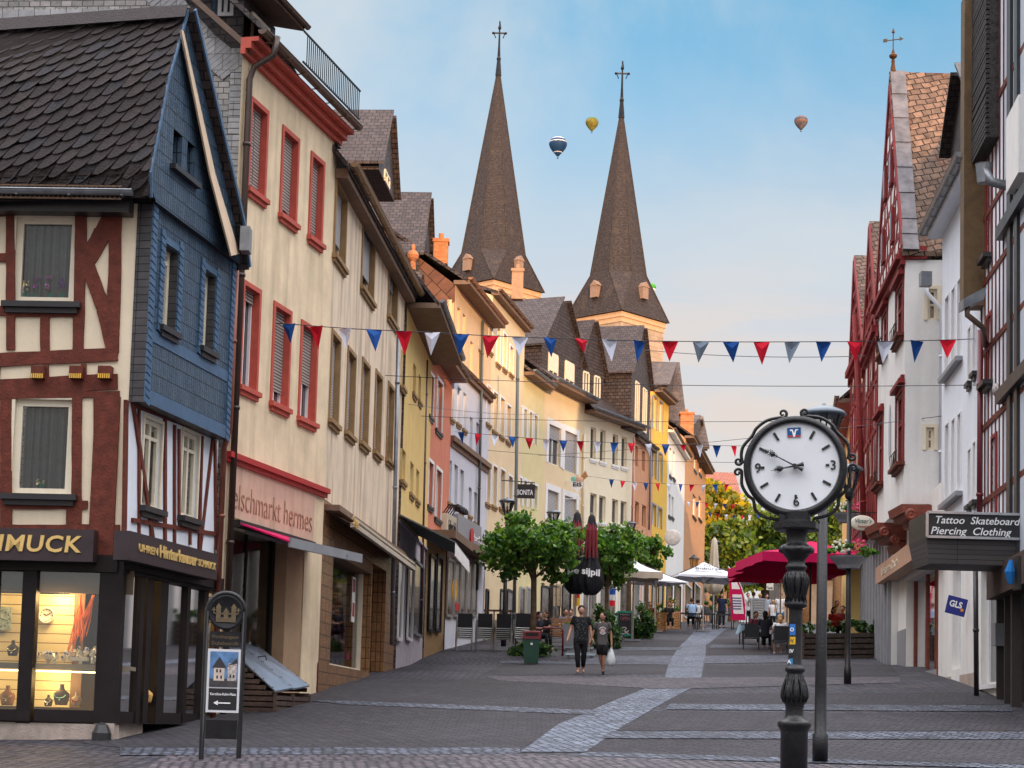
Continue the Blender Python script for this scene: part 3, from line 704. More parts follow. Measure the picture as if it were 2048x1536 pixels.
# shop interior
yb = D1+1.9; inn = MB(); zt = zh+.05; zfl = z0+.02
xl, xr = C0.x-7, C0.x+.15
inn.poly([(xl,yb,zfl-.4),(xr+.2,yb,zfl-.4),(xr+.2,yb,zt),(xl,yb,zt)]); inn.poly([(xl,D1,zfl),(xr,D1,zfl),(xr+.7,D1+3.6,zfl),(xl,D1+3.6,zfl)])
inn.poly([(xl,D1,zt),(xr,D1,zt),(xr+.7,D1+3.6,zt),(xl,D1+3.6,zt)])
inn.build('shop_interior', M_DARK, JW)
M_PANEL = tiles('slatwall_panel', (.8,.66,.36), (.84,.7,.4), (.25,.15,.06), 40, .145, .05, .4, .5, shift=0, jit=.04)
ds = MB(); yp = D1+.75
a = at(-60, 1180, yp); b = at(139, 1415, yp); ds.box(((a.x+b.x)/2, yp, b.z), b.x-a.x, .03, at(0,1186,yp).z-b.z)
ds.build('display_panel', M_PANEL, JW)
ds = MB(); a = at(139,1180,yp); b = at(160,1415,yp); ds.box(((a.x+b.x)/2, yp+.02, b.z), b.x-a.x, .05, a.z-b.z); 
a = at(325,1180,D1+1.2); ds.build('display_post', mat('brown_wood', (.2,.09,.03), .5), JW)
shf = MB(); za = at(60,1326,D1+.35).z; zb_ = at(60,1336,D1+.35).z
shf.box((xl+3.6, D1+.42, zb_), 7.1, .5, .06); shf.box((xl+3.6, D1+.17, zb_-.02), 7.1, .02, .09); shf.build('display_shelf', mat('shelf_grey', (.22,.19,.14), .4), JW)
hd = MB(); a = at(20,1183,D1+.2); hd.box((xl+3.6, D1+.2, a.z), 7.1, .04, zt-a.z); hd.build('display_header', mat('header_panel', (.16,.12,.08), .6), JW)
# side display seen through the flank panes
ds = MB()
for x0, x1, yy in ((248,272,1.1),(338,368,2.2),(384,404,3.0)):
    p0 = PS.hit(x0, 1180, -.75); p1 = PS.hit(x1, 1415, -.75); ds.poly([(p0.x,p0.y,p1.z),(p1.x,p1.y,p1.z),(p1.x,p1.y,p0.z-.1),(p0.x,p0.y,p0.z-.1)])
ds.build('side_display_panel', M_PANEL, JW)
lt = MB()
for x in (-2.9, -1.2): lt.box((C0.x+x+.2, D1+.45, zh-.14), 1.2, .05, .03)
lt.box((C0.x-1.7, D1+.45, zb_-.05), 2.6, .04, .02)
lt.build('display_lamp', mat('lamp_glow', (1,.72,.35), .5, 0, emit=3), JW)
def lamp(loc, e, col=(1,.62,.25), r=.15):
    l_ = bpy.data.lights.new('shop_lamp', 'POINT'); l_.energy = e; l_.color = col; l_.shadow_soft_size = r
    o = bpy.data.objects.new('shop_lamp', l_); COL.objects.link(o); o.location = loc; return o
for p, e in (((C0.x-1.0, D1+.4, zh-.35), 17), ((C0.x-2.7, D1+.4, zh-.35), 17), ((C0.x-1.0, D1+.35, zb_-.18), 7), ((C0.x-2.7, D1+.35, zb_-.18), 12), ((C0.x+.0, D1+2.0, zh-.4), 22), ((C0.x+.3, D1+3.2, zh-.5), 12)): lamp(p, e)
# shop goods
def wallclock(px, py, D, r, label):
    c = at(px, py, D); t = thing('wall_clock', label, 'clock', c)
    m = MB(); m.lathe([(r*.86,0),(r*.86,.02),(r,.02),(r,.045),(r*.88,.05),(r*.84,.03),(0.001,.03)], c, 28, (0,-1,0)); m.build('clock_case', mat('ivory_case', (.75,.7,.6), .4), t, True)
    m = MB()
    for k in range(12):
        a = k*math.pi/6; d = Vector((math.sin(a), 0, math.cos(a))); m.bar(c+d*r*.66+Vector((0,-.036,0)), c+d*r*.76+Vector((0,-.036,0)), .012 if k%3 else .02, .006, (0,1,0))
    for a, l in ((-1.0,.4),(1.05,.6)): d = Vector((math.sin(a), 0, math.cos(a))); m.bar(c+Vector((0,-.04,0)), c+d*r*l+Vector((0,-.04,0)), .012, .006, (0,1,0))
    m.build('clock_hands', M_BLACK, t)
wallclock(94, 1231, yp-.06, .125, 'round ivory wall clock hanging on the lit slatted panel of the jeweller\'s window')
c = at(6, 1238, yp-.06); t = thing('wall_clock', 'square distressed blue-green picture clock at the left edge of the jeweller\'s window', 'clock', c)
m = MB(); m.box(c-Vector((.02,0,.17)), .3, .03, .36); m.build('clock_face', mat('painted_tin', (.42,.5,.42), .5, .4, 12), t)
m = MB(); 
for k in range(12):
    a = k*math.pi/6; d = Vector((math.sin(a), 0, math.cos(a))); m.box(c+d*.12+Vector((-.02,-.018,-.01)), .015, .004, .022)
for a, l in ((1.8,.1),(-.9,.08)): d = Vector((math.sin(a), 0, math.cos(a))); m.bar(c+Vector((-.02,-.02,0)), c+d*l+Vector((-.02,-.02,0)), .01, .006, (0,1,0))
m.build('clock_hands', M_BLACK, t)
def bust(px, py, D, h, colr, label, neck=(.75,.6,.25)):
    c = at(px, py, D); t = thing('necklace_bust', label, 'display bust', c)
    m = MB(); pr = [(.0,.34),(.1,.34),(.12,.3),(.3,.12),(.34,.2),(.42,.5),(.4,.62),(.2,.74),(.13,.82),(.11,.95),(.13,1.0),(0.01,1.0)]
    m.lathe([(r*h*.8+.001, z*h) for r, z in pr if z >= 0][0:], c, 14, None, lambda a, z: 1 if abs(math.cos(a)) > .2 else .75)
    m.build('bust', mat('bust%.2f' % colr[0], colr, .6), t, True)
    m = MB(); P = [c+Vector((h*.3*math.sin(a)*.8, -h*.3-.01, h*(.78-.35*math.cos(a/1.0)*.5-.2))) for a in [(-1.4+2.8*i/10) for i in range(11)]]
    m.tube(P, .008, 5); m.ball(P[5]-Vector((0,0,.03)), .018, n=6); m.build('necklace', mat('neck%.2f' % neck[0], neck, .2, metal=.8), t, True)
bust(14, 1416, D1+.35, .34, (.35,.14,.04), 'amber brown bust with gold chains in the left jeweller\'s pane')
bust(96, 1416, D1+.4, .2, (.03,.025,.025), 'small black necklace bust beside the taller one on the window floor', (.8,.8,.7))
bust(122, 1416, D1+.35, .36, (.05,.035,.03), 'tall dark bust with turquoise pendant on the jeweller\'s window floor', (.3,.7,.6))
bust(152, 1416, D1+.3, .24, (.55,.4,.22), 'cream bust with red bead necklace at the right of the window floor', (.5,.03,.03))
bust(25, 1316, D1+.5, .27, (.03,.03,.03), 'black necklace bust standing on the upper shelf at the left pane', (.9,.8,.5))
bust(262, 1416, D1+1.0, .34, (.3,.25,.15), 'tan bust behind the narrow flank pane of the jeweller\'s shop')
bust(292, 1410, D1+1.4, .3, (.6,.35,.1), 'golden bust glowing beside the jeweller\'s door')
# watches on the shelf
ws = MB(); wl = []
for k in range(34):
    x = random.uniform(68, 196); c = at(x, 1318-random.random()*14*(1.8 if x > 135 else 1), D1+random.uniform(.22,.55))
    t = MB(); t.lathe([(.028,0),(.034,.006),(.028,.012)], c, 10, (random.uniform(-.5,.5),-1,random.uniform(0,.6))); t.cur = 1; t.lathe([(.001,.0125),(.024,.0128)], c, 10, (0,-1,.3))
    t.cur = 2; t.lathe([(.03,-.05),(.03,.0)], c+Vector((0,.02,-.03)), 8, None); t.cur = 2; t.box(c-Vector((0,-.02,.07)), .05, .05, .03)
    o = t.build('watch', [M_STEEL, mat('watch_dial%d' % (k%3), [(.02,.02,.03),(.7,.7,.65),(.12,.05,.2)][k%3], .3), mat('watch_pad', (.75,.7,.6), .6)])
    tag(o, 'small wristwatch on a stand among the crowd on the jeweller\'s lit shelf', 'watch', 'watches on the jeweller\'s shelf')
bx = MB(); a = at(157, 1322, D1+.3); bx.box(a, .29, .12, .06); tag(bx.build('watch_case', mat('white_card', (.8,.78,.7), .5)), 'low white presentation box under the watches at the shelf\'s right', 'box')
bx = MB(); a = at(155, 1318, D1+.5); bx.box(a, .055, .05, .34); tag(bx.build('perfume_box', mat('navy_card', (.02,.05,.1), .4)), 'tall dark blue box standing among the watches', 'box')
# orange net
nm = MB(); ap = [at(x, 1190, D1+.5) for x in (161, 187)]
bots = [at(x, y, D1+.45) for x, y in ((135,1315),(140,1300),(148,1280),(158,1275),(165,1280),(172,1268),(166,1240),(162,1235))]
for a in ap:
    for k, b in enumerate(bots):
        for j in range(3):
            e = b+Vector((random.uniform(-.05,.05), random.uniform(-.1,.05), random.uniform(-.05,.05))); mid = a.lerp(e, .55)+Vector((random.uniform(-.02,.02), 0, -.05)); nm.tube([a+Vector((random.uniform(-.02,.02),0,0)), mid, e], .0045, 4, False)
tag(nm.build('fishing_net', mat('orange_cord', (.85,.2,.03), .7)), 'orange net draped in a V inside the jeweller\'s window', 'net')
# signs
def signboard(name, label, pl, xa, xb, ya, yb, th, m, cat='sign', o0=.05):
    u0 = pl.uz(xa, (ya+yb)/2, th)[0]; u1 = pl.uz(xb, (ya+yb)/2, th)[0]; z0_ = pl.uz(xa, yb, th)[1]; z1_ = pl.uz(xa, ya, th)[1]
    c = pl.at((u0+u1)/2, z0_, 0); t = thing(name, label, cat, c)
    m_ = MB(); m_.wbox(pl, u0, u1, z0_, z1_, o0, th); m_.build('board', m, t); return t, u0, u1, z0_, z1_
M_SIGNB = mat('dark_signboard', (.03,.017,.02), .5, .25, 4)
t, u0, u1, z0s, z1s = signboard('shop_sign', 'dark fascia sign with big gold letters SCHMUCK over the lit window', PF, -150, 187, 1052, 1116, .3, M_SIGNB, o0=.07)
h = (z1s-z0s)
text('lettering', 'SCHMUCK', M_GOLD, t, PF.at(u1-2.12, z0s+h*.29, .3), PF.d.to_3d(), (0,0,1), h*.5, .02, bold=.02, shear=.1, spacing=1.08, width=1.93)
t, u0, u1, z0s, z1s = signboard('shop_sign', 'dark flank sign reading UHREN Hinterkeuser SCHMUCK in gold', PS, 259, 436, 1061, 1120, .32, M_SIGNB, o0=.07)
h = z1s-z0s; W_ = u1-u0; dd = PS.d.to_3d()
text('lettering', 'UHREN', M_GOLD, t, PS.at(u0+W_*.09, z0s+h*.38, .32), dd, (0,0,1), h*.26, .015, bold=.02, width=W_*.2)
text('lettering', 'Hinterkeuser', M_GOLD, t, PS.at(u0+W_*.31, z0s+h*.36, .32), dd, (0,0,1), h*.42, .015, bold=.03, width=W_*.43)
text('lettering', 'SCHMUCK', M_GOLD, t, PS.at(u0+W_*.76, z0s+h*.38, .32), dd, (0,0,1), h*.26, .015, bold=.02, width=W_*.22)
pipe(JW, [PS.at(uB1+.1, zb1+.2, OV), PS.at(uB1+.1, zb0+.2, OV), PS.at(uS1+.02, zb0-.1, .1), PS.at(uS1+.02, zsb, .1)], .05, mat('copper_pipe', (.22,.07,.045), .45, .2, metal=.4))
# ---------------------------------------------------------------- red-trimmed house and its neighbour (one beige facade with a bend)
def vpd(a, D, b, vp):   # depth at picture column b on a facade that starts at column a, depth D and vanishes at column vp
    return D*(vp-a)/(vp-b)
def plan(px, D): return ((px-CX)/F*D*1.0, D)
def gxy(px, py, D): p = at(px, py, D); return (p.x, p.y)
K = [(455, 1200, 31.6), (645, 1100, 36.2), (797, 1000, 47.0)]
kp = [gxy(*k) for k in K]
PA = Pl(kp[0], kp[1], toward=(5, 30)); PB = Pl(kp[1], kp[2], toward=(5, 40))
M_RED = mat('red_window_trim', (.5,.1,.07), .6, .12, 5, .2, 40); M_TAN = mat('tan_window_trim', (.3,.19,.09), .7, .15, 5, .3, 40)
M_BEIGE = mat('beige_render', (.8,.65,.44), .9, .13, 1.2, .35, 70, streak=.42)
M_BEIGE2 = mat('stained_render', (.76,.62,.46), .9, .1, 1.2, .4, 70, streak=.75)
BH = thing('beige_house', 'beige rendered house with red window reveals, slate gable and red eaves', 'house', (kp[0][0]-2, kp[0][1]+3, gz(*kp[0])))
WA = [rect(PA, 500, 200, 530, 378), rect(PA, 564, 258, 592, 430), rect(PA, 621, 310, 643, 474), rect(PA, 484, 567, 514, 772), rect(PA, 546, 610, 576, 805), rect(PA, 601, 647, 630, 835)]
zA = PA.uz(500, 130)[1]; uAe = PA.len; zfa = PA.uz(452, 905)[1]
zba = min(gz(*kp[0]), gz(*kp[1]))-.6
shopA = (PA.uz(462, 1200)[0], PA.uz(606, 1200)[0], PA.uz(500, 1375)[1]-.5, PA.uz(462, 1050)[1])
m = MB(); wall(m, PA, -.35, uAe, zfa, zA+.25, WA, rev=.18); wall(m, PA, -.35, uAe, zba, zfa, [shopA], rev=1.3)
m.build('front_wall', M_BEIGE, BH)
for i, rc in enumerate(WA):
    window(BH, PA, rc, .18, 0, M_WFRAME, M_GLASSD, shut=[1, .88, .9, .12, .85, .6][i], sm=M_SHUTB, sill=M_RED, sur=.09, surm=M_RED, reveal=M_RED, mull=1, fw=.05)
# red moulded eaves, gutter
m = MB(); 
for o, z0_, z1_ in ((.09,.04,.14),(.2,.14,.26),(.34,.26,.34)): m.wbox(PA, -.45, uAe+.05, zA+z0_, zA+z1_, 0, o)
m.build('eaves_moulding', M_RED, BH)
gutter(BH, PA, -.5, uAe+.1, zA+.44, .34, M_GUT, .085)
m = MB(); m.wbox(PA, -.4, uAe, zfa-.08, zfa+.02, -.02, .13); m.wbox(PA, -.4, uAe, zfa-.16, zfa-.08, -.02, .07); m.build('red_string_course', mat('red_fascia', (.4,.02,.02), .45, .1), BH)
pipe(BH, [PA.at(-.1, zA+.45, .55), PA.at(-.12, zA+.1, .5), PA.at(-.15, zA-.1, .15), PA.at(-.2, zA-.35, .09), PA.at(-.2, zba, .09)], .06, mat('dark_brown_pipe', (.05,.028,.02), .4, .15))
# slate gable towards the viewer, behind the jeweller's roof
GX = kp[0][0]; GY = kp[0][1]-.02
PG = Pl((GX-12, GY+1.1), (GX, GY))
m = MB(); zt_ = zA+.25; zz = zt_+.2
pts = [PG.at(0, zba), PG.at(PG.len-.02, zba), PG.at(PG.len-.02, zz)]
q = [PG.uz(490, 118), PG.uz(430, 70), PG.uz(385, 20), PG.uz(355, -18), PG.uz(330, -50)]
pts += [PG.at(u, z) for u, z in q]+[PG.at(0, q[-1][1])]
m.poly(pts); m.build('gable_wall', M_SLATE_GREY, BH)
m = MB()
for k in range(120):                                          # curved edge courses along the verge and up the corner
    z = zba+5+k*.115
    if z > zz-.2: break
    m.wbox(PG, PG.len-.34, PG.len, z, z+.1, .005, .03)
for (ua_, za_), (ub_, zb_2) in zip(q, q[1:]):
    n = max(2, int(math.hypot(ub_-ua_, zb_2-za_)/.09))
    for i in range(n):
        t = i/n; u = ua_+(ub_-ua_)*t; z = za_+(zb_2-za_)*t; m.bar(PG.at(u, z-.02, .03), PG.at(u-.42, z-.36, .02), .08, .03, up=(0,-1,0))
z = PG.uz(100, 22)[1]
for k in range(110): m.bar(PG.at(PG.len-2.3-k*.1, z+.02, .02), PG.at(PG.len-2.45-k*.1, z-.3, .03), .085, .03, up=(0,-1,0))
m.build('edge_slates', tiles('pale_edge_slate', (.26,.27,.28), (.42,.42,.42), (.1,.1,.1), .3, .3, .02, .3, .6), BH)
# roof of the beige house, dormer and rail
er = PA.at(-.5, zA+.56, .4); ee = PA.at(uAe, zA+.56, .4); bk = Vector((-PA.n.x, -PA.n.y, 0))
m = MB(); up1 = bk*1.6+Vector((0,0,1.5)); up2 = bk*4+Vector((0,0,5.2)); gslab(m, [er, ee, ee+up1, er+up1], .12); gslab(m, [er+up1, ee+up1, ee+up2, er+up2], .12)
m.slab([ee+bk*.3-Vector((0,0,.6)), ee+up1, ee+up2, ee+bk*9+Vector((0,0,5.2)), ee+bk*9-Vector((0,0,.6))], PA.d.to_3d()*-.2)
m.build('roof', M_SLATE, BH)
dm = MB(); 
def P3(u, z, o): return PA.at(u, z, o)
d0, d1 = .45, 2.0; zt2 = PA.uz(560, 66, -.35)[1]
dm.hexa([P3(d0,zA+.3,-.35),P3(d1,zA+.3,-.35),P3(d1,zA+.3,-3),P3(d0,zA+.3,-3),P3(d0,zt2,-.35),P3(d1,zt2,-.35),P3(d1,zt2+.6,-3),P3(d0,zt2+.6,-3)])
dr = dm.build('dormer', M_SLATE, BH)
m = MB(); m.hexa([P3(d0-.25,zt2,.15),P3(d1+.25,zt2,.15),P3(d1+.25,zt2+.75,-3.2),P3(d0-.25,zt2+.75,-3.2),P3(d0-.25,zt2+.12,.15),P3(d1+.25,zt2+.12,.15),P3(d1+.25,zt2+.87,-3.2),P3(d0-.25,zt2+.87,-3.2)]); m.build('dormer_roof', M_SOFFIT, dr)
gutter(dr, PA, d0-.3, d1+.3, zt2+.1, .14, M_GUT, .06)
window(BH, PA, (d0+.35, d1-.35, zA+.75, zt2-.15), .04, -.33, M_FRAME, M_GLASSD, mull=1)
m = MB(); u = 2.1; ztr = zA+1.35; zbr = zA+.75
for z in (ztr, zbr): m.bar(P3(1.9, z, .28), P3(uAe+.5, z, .28), .03)
while u < uAe+.5: m.bar(P3(u, zbr, .28), P3(u, ztr, .28), .018); u += .11
m.build('snow_guard', M_IRON, BH)
# upper-left dormer fragment above the slate gable
m = MB(); a = PG.uz(425, 10); m.wbox(PG, PG.uz(405,0)[0], PG.uz(462,0)[0], a[1]-.1, a[1]+1.4, -.8, -.6); m.build('corner_dormer', M_SLATE_BLUE, BH)
window(BH, PG, (PG.uz(420,0)[0], PG.uz(452,0)[0], a[1]+.02, a[1]+1.2), .03, -.58, M_WFRAME, M_GLASSD)
m = MB(); m.bar(PG.hit(385, -4, .25), PG.hit(505, 103, .25), .16, .1); m.build('verge_gutter', M_GUT, BH)
# shop A: recess with glass, beige pillar, faded lettering, awning
zsh = shopA[3]; zsb_ = shopA[2]; us0, us1 = shopA[0], shopA[1]
um = PA.uz(536, 1200, 0)[0]
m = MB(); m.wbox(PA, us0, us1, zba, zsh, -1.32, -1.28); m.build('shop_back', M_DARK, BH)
m = MB(); m.wbox(PA, us1-.9, us1-.002, zba, zsh, -1.27, -.02); m.build('entrance_pier', mat('brown_render', (.42,.28,.17), .85, .1), BH)
m = MB(); g0 = gz(*kp[0])-.2
m.wbox(PA, us0, us0+.06, g0, zsh, -.35, -.28); m.wbox(PA, us1-1.02, us1-.9, g0, zsh, -.36, -.26); m.wbox(PA, us0, us1-.9, g0, g0+.25, -.36, -.26); m.wbox(PA, us0+1.3, us0+1.36, g0, zsh, -.35, -.28)
m.build('shop_frame', M_SHOP, BH)
m = MB(); m.poly([PA.at(us0,g0,-.3), PA.at(us1-.95,g0,-.3), PA.at(us1-.95,zsh,-.3), PA.at(us0,zsh,-.3)]); m.build('shop_window', M_GLASS, BH)
m = MB(); m.wbox(PA, us0+.05, us0+.35, g0+1.9, zsh, -.5, -.42)
m.build('window_drape', mat('pink_drape', (.35,.08,.12), .9, .3, 20), BH)
tA = PA.d.to_3d()
x0u, x0z = PA.uz(459, 1012, .0); x1u, x1z = PA.uz(622, 1040, .0)
M_GHOST = mat('faded_lettering', (.36,.2,.13), .9, .3, 10)
pn = MB(); pn.wbox(PA, -.05, PA.uz(628,1000)[0], zsh+.14, zfa-.16, 0, .02); pn.build('faded_fascia', mat('pinkish_fascia', (.62,.43,.32), .9, .1, 2, .3, 60, streak=.4), BH)
text('faded_lettering', 'elschmarkt hermes', M_GHOST, BH, PA.at(-.02, zsh+.3, .021), tA, (0,0,1), .46, .012, bold=-.014, width=PA.uz(622,1000)[0]+.02)
AW = thing('awning', 'retracted magenta awning with grey front bar over the empty shop', 'awning', PA.at(us0, zsh, 0))
pa, pb_ = PA.hit(458, 1040, .05), PA.hit(608, 1078, .05)
f0 = PA.hit(578, 1092, .1); 
a0 = PA.at(us0-.1, zsh+.05, .05); a1 = PA.at(us1+.2, zsh+.05, .05); f0 = at(580, 1085, 31.8); f1 = at(722, 1117, 35.0)
m = MB(); m.slab([a0, a1, f1, f0], (0,0,.03)); m.build('canvas', mat('magenta_canvas', (.55,.005,.09), .8, .1, 6), AW)
m = MB(); m.bar(f0, f1, .06, .17); m.build('front_bar', M_GREY, AW)
m = MB(); m.bar(a0+tA*.5+Vector((0,0,-.12)), f0+tA*.8+Vector((0,0,-.03)), .05); m.build('folding_arm', M_GREY, AW); m = MB(); m.bar(a1-tA*.5+Vector((0,0,-.12)), f1-tA*.8+Vector((0,0,-.03)), .05); m.build('folding_arm', M_GREY, AW)
AW_ = MB(); AW_.wbox(PA, us0-.1, us1+.2, zsh-.02, zsh+.1, 0, .15); AW_.build('cassette', M_BLACK, AW)
# ---- stained neighbour with brown shutters
SH = thing('stained_house', 'tall house with streaked render, grey roller shutters and brown tiled shop', 'house', (kp[2][0]-2, kp[1][1]+5, gz(*kp[1])))
WB = [rect(PB, 670, 362, 691, 512), rect(PB, 724, 434, 748, 575), rect(PB, 777, 505, 794, 632),
      rect(PB, 661, 662, 677, 840), rect(PB, 693, 696, 708, 864), rect(PB, 722, 718, 736, 884), rect(PB, 749, 742, 761, 903), rect(PB, 774, 766, 785, 918)]
zB = PB.uz(645, 318)[1]; zbb = gz(*kp[2])-1.6; zfb = PB.uz(652, 1000)[1]
m = MB(); wall(m, PB, .0, PB.len, zfb, zB+.1, WB, rev=.18)
shopB = (PB.uz(664, 1200)[0], PB.uz(742, 1200)[0]); doorB = (PB.uz(743,1200)[0], PB.uz(771,1200)[0])
m.poly([PB.at(PB.len,zbb,0),PB.at(PB.len,zB+.1,0),PB.at(PB.len,zB+5,-3.5),PB.at(PB.len,zB+.1,-8),PB.at(PB.len,zbb,-8)])
m.build('front_wall', M_BEIGE2, SH)
for i, rc in enumerate(WB):
    window(SH, PB, rc, .18, 0, M_FRAME, M_GLASSD, shut=[.72,.7,.45,1,1,1,1,.62][i], sm=M_SHUT, sill=M_TAN, sur=.09, surm=M_TAN, reveal=M_TAN, mull=1, fw=.05)
m = MB(); m.wbox(PB, -.1, PB.len+.1, zB+.08, zB+.28, 0, .26); m.build('eaves_soffit', M_SOFFIT, SH)
gutter(SH, PB, -.15, PB.len+.3, zB+.38, .3, mat('bronze_gutter', (.3,.19,.1), .4, .15, 5, metal=.4), .09)
m = MB(); er = PB.at(-.3, zB+.32, .3); ee = PB.at(PB.len+.2, zB+.32, .3); bk = Vector((-PB.n.x, -PB.n.y, 0)); up1 = bk*3.8+Vector((0,0,4.6)); up2 = bk*8+Vector((0,0,.2))
gslab(m, [er, ee, ee+up1, er+up1], .12); gslab(m, [er+up1, ee+up1, ee+up2, er+up2], .12); m.build('roof', M_SLATE, SH)
ZT = PB.uz(660, 1075)[1]
M_TILE = tiles('brown_wall_tile', (.2,.1,.045), (.27,.14,.06), (.07,.04,.02), .12, .25, .04, .5, .25, shift=0, jit=.3)
zw0 = PB.uz(664, 1330)[1]
m = MB(); wall(m, PB, -.02, PB.len, zbb, zfb, [(shopB[0], shopB[1], zw0, ZT), (doorB[0], doorB[1], gz(*kp[2])-.6, ZT)], rev=1.1)
m.build('tiled_shopfront', M_TILE, SH)
m = MB(); o = .004; m.wbox(PB, -.0, PB.uz(640,1200)[0], zbb, zw0, 0, .012); m.build('red_base_tiles', tiles('oxblood_tile', (.09,.015,.012), (.13,.02,.015), (.03,.01,.01), .3, .3, .04, .3, .3, shift=0), SH)
m = MB(); m.wbox(PB, shopB[0], shopB[1], ZT-.28, ZT+.02, -.9, .0); m.build('sign_band', mat('brown_panel', (.16,.09,.05), .6), SH)
m = MB(); m.poly([PB.at(shopB[0],zw0,-.3),PB.at(shopB[1],zw0,-.3),PB.at(shopB[1],ZT,-.3),PB.at(shopB[0],ZT,-.3)]); m.build('shop_window', M_GLASS, SH)
m = MB(); m.poly([PB.at(shopB[0]-.2,zw0,-1.12),PB.at(doorB[1]+.2,zw0,-1.12),PB.at(doorB[1]+.2,ZT,-1.12),PB.at(shopB[0]-.2,ZT,-1.12)]); m.build('shop_back', M_DARK, SH)
m = MB()
for u in (shopB[0]+.03, shopB[1]-.03): m.wbox(PB, u-.04, u+.04, zw0, ZT, -.32, -.2)
m.wbox(PB, shopB[0]+.07, shopB[1]-.07, zw0, zw0+.06, -.32, -.2); m.build('shop_frame', M_FRAME, SH)
m = MB(); m.wbox(PB, doorB[0]+.3, doorB[1], gz(*kp[2])-.7, ZT, -1.08, -1.0); m.build('shop_door', mat('amber_door', (.33,.15,.04), .4, .2, 8), SH)
m = MB(); m.wbox(PB, doorB[0]-.05, doorB[1]+.1, gz(*kp[2])-1.4, gz(*kp[2])-.48, -.6, .12); m.build('door_step', mat('step_stone', (.4,.36,.33), .8), SH)
# things in the window: purple cloth, poster, mannequin-like drape
for k, (xx, yy0, yy1, cc) in enumerate([(672,1240,1318,(.16,.01,.06)),(700,1225,1320,(.2,.01,.09)),(725,1250,1318,(.05,.12,.1))]):
    a = PB.uz(xx, yy0, -.6); b = PB.uz(xx, yy1, -.6); c = MB(); c.lathe([(.34,0),(.3,.2),(.2,.5*(a[1]-b[1])),(.12,.8*(a[1]-b[1])),(.03,a[1]-b[1])], PB.at(a[0], b[1], -.6), 12, None, lambda q, z: 1+.15*math.sin(5*q))
    tag(c.build('draped_fabric', mat('fabric%d' % k, cc, .9, .3, 8)), ['dark red folded cloth', 'purple draped cloth', 'teal folded cloth'][k]+' in the brown tiled shop window', 'fabric')
u, z = PB.uz(708, 1180, -.28); m = MB(); m.wbox(PB, u-.22, u+.22, z-.75, z+.3, -.29, -.28); t = tag(m.build('window_poster', mat('poster_white', (.75,.73,.68), .6)), 'white poster with red stripes stuck in the brown tiled shop window', 'poster')
m = MB(); 
for k in range(4): m.wbox(PB, u-.17+k*.09, u-.12+k*.09, z-.05, z+.25, -.279, -.275)
m.wbox(PB, u-.14, u+.14, z-.62, z-.3, -.279, -.275); m.build('poster_print', mat('poster_red', (.35,.05,.05), .6), t)
AW = thing('awning', 'old rolled-up brown awning box above the tiled shop', 'awning', PB.at(shopB[0], ZT+.4, 0))
m = MB(); a, b = PB.hit(655, 1000, .15), PB.hit(783, 1072, .15); m.wbox(PB, .1, PB.len-.2, a.z-.14, a.z-.02, 0, .3); m.build('cassette', M_SOFFIT, AW)
m = MB(); a, b = PB.at(.6, ZT+.25, .5), PB.at(PB.len-.3, ZT+.2, .5); m.bar(a, b, .1, .1); m.bar(a+Vector((0,0,.14)), b+Vector((0,0,.14)), .05, .05); m.build('front_bar', mat('cream_canvas', (.5,.44,.35), .8), AW)
m = MB(); m.slab([PB.at(.6, a.z+.25, .02), PB.at(PB.len-.3, a.z+.25, .02), b, a], (0,0,.02)); m.build('canvas', mat('brown_canvas', (.12,.08,.06), .9), AW)
text('lettering', 'Singer', M_GOLD, AW, PB.at(.25, ZT+.22, .56), PB.d.to_3d(), (0,0,1), .2, .02)
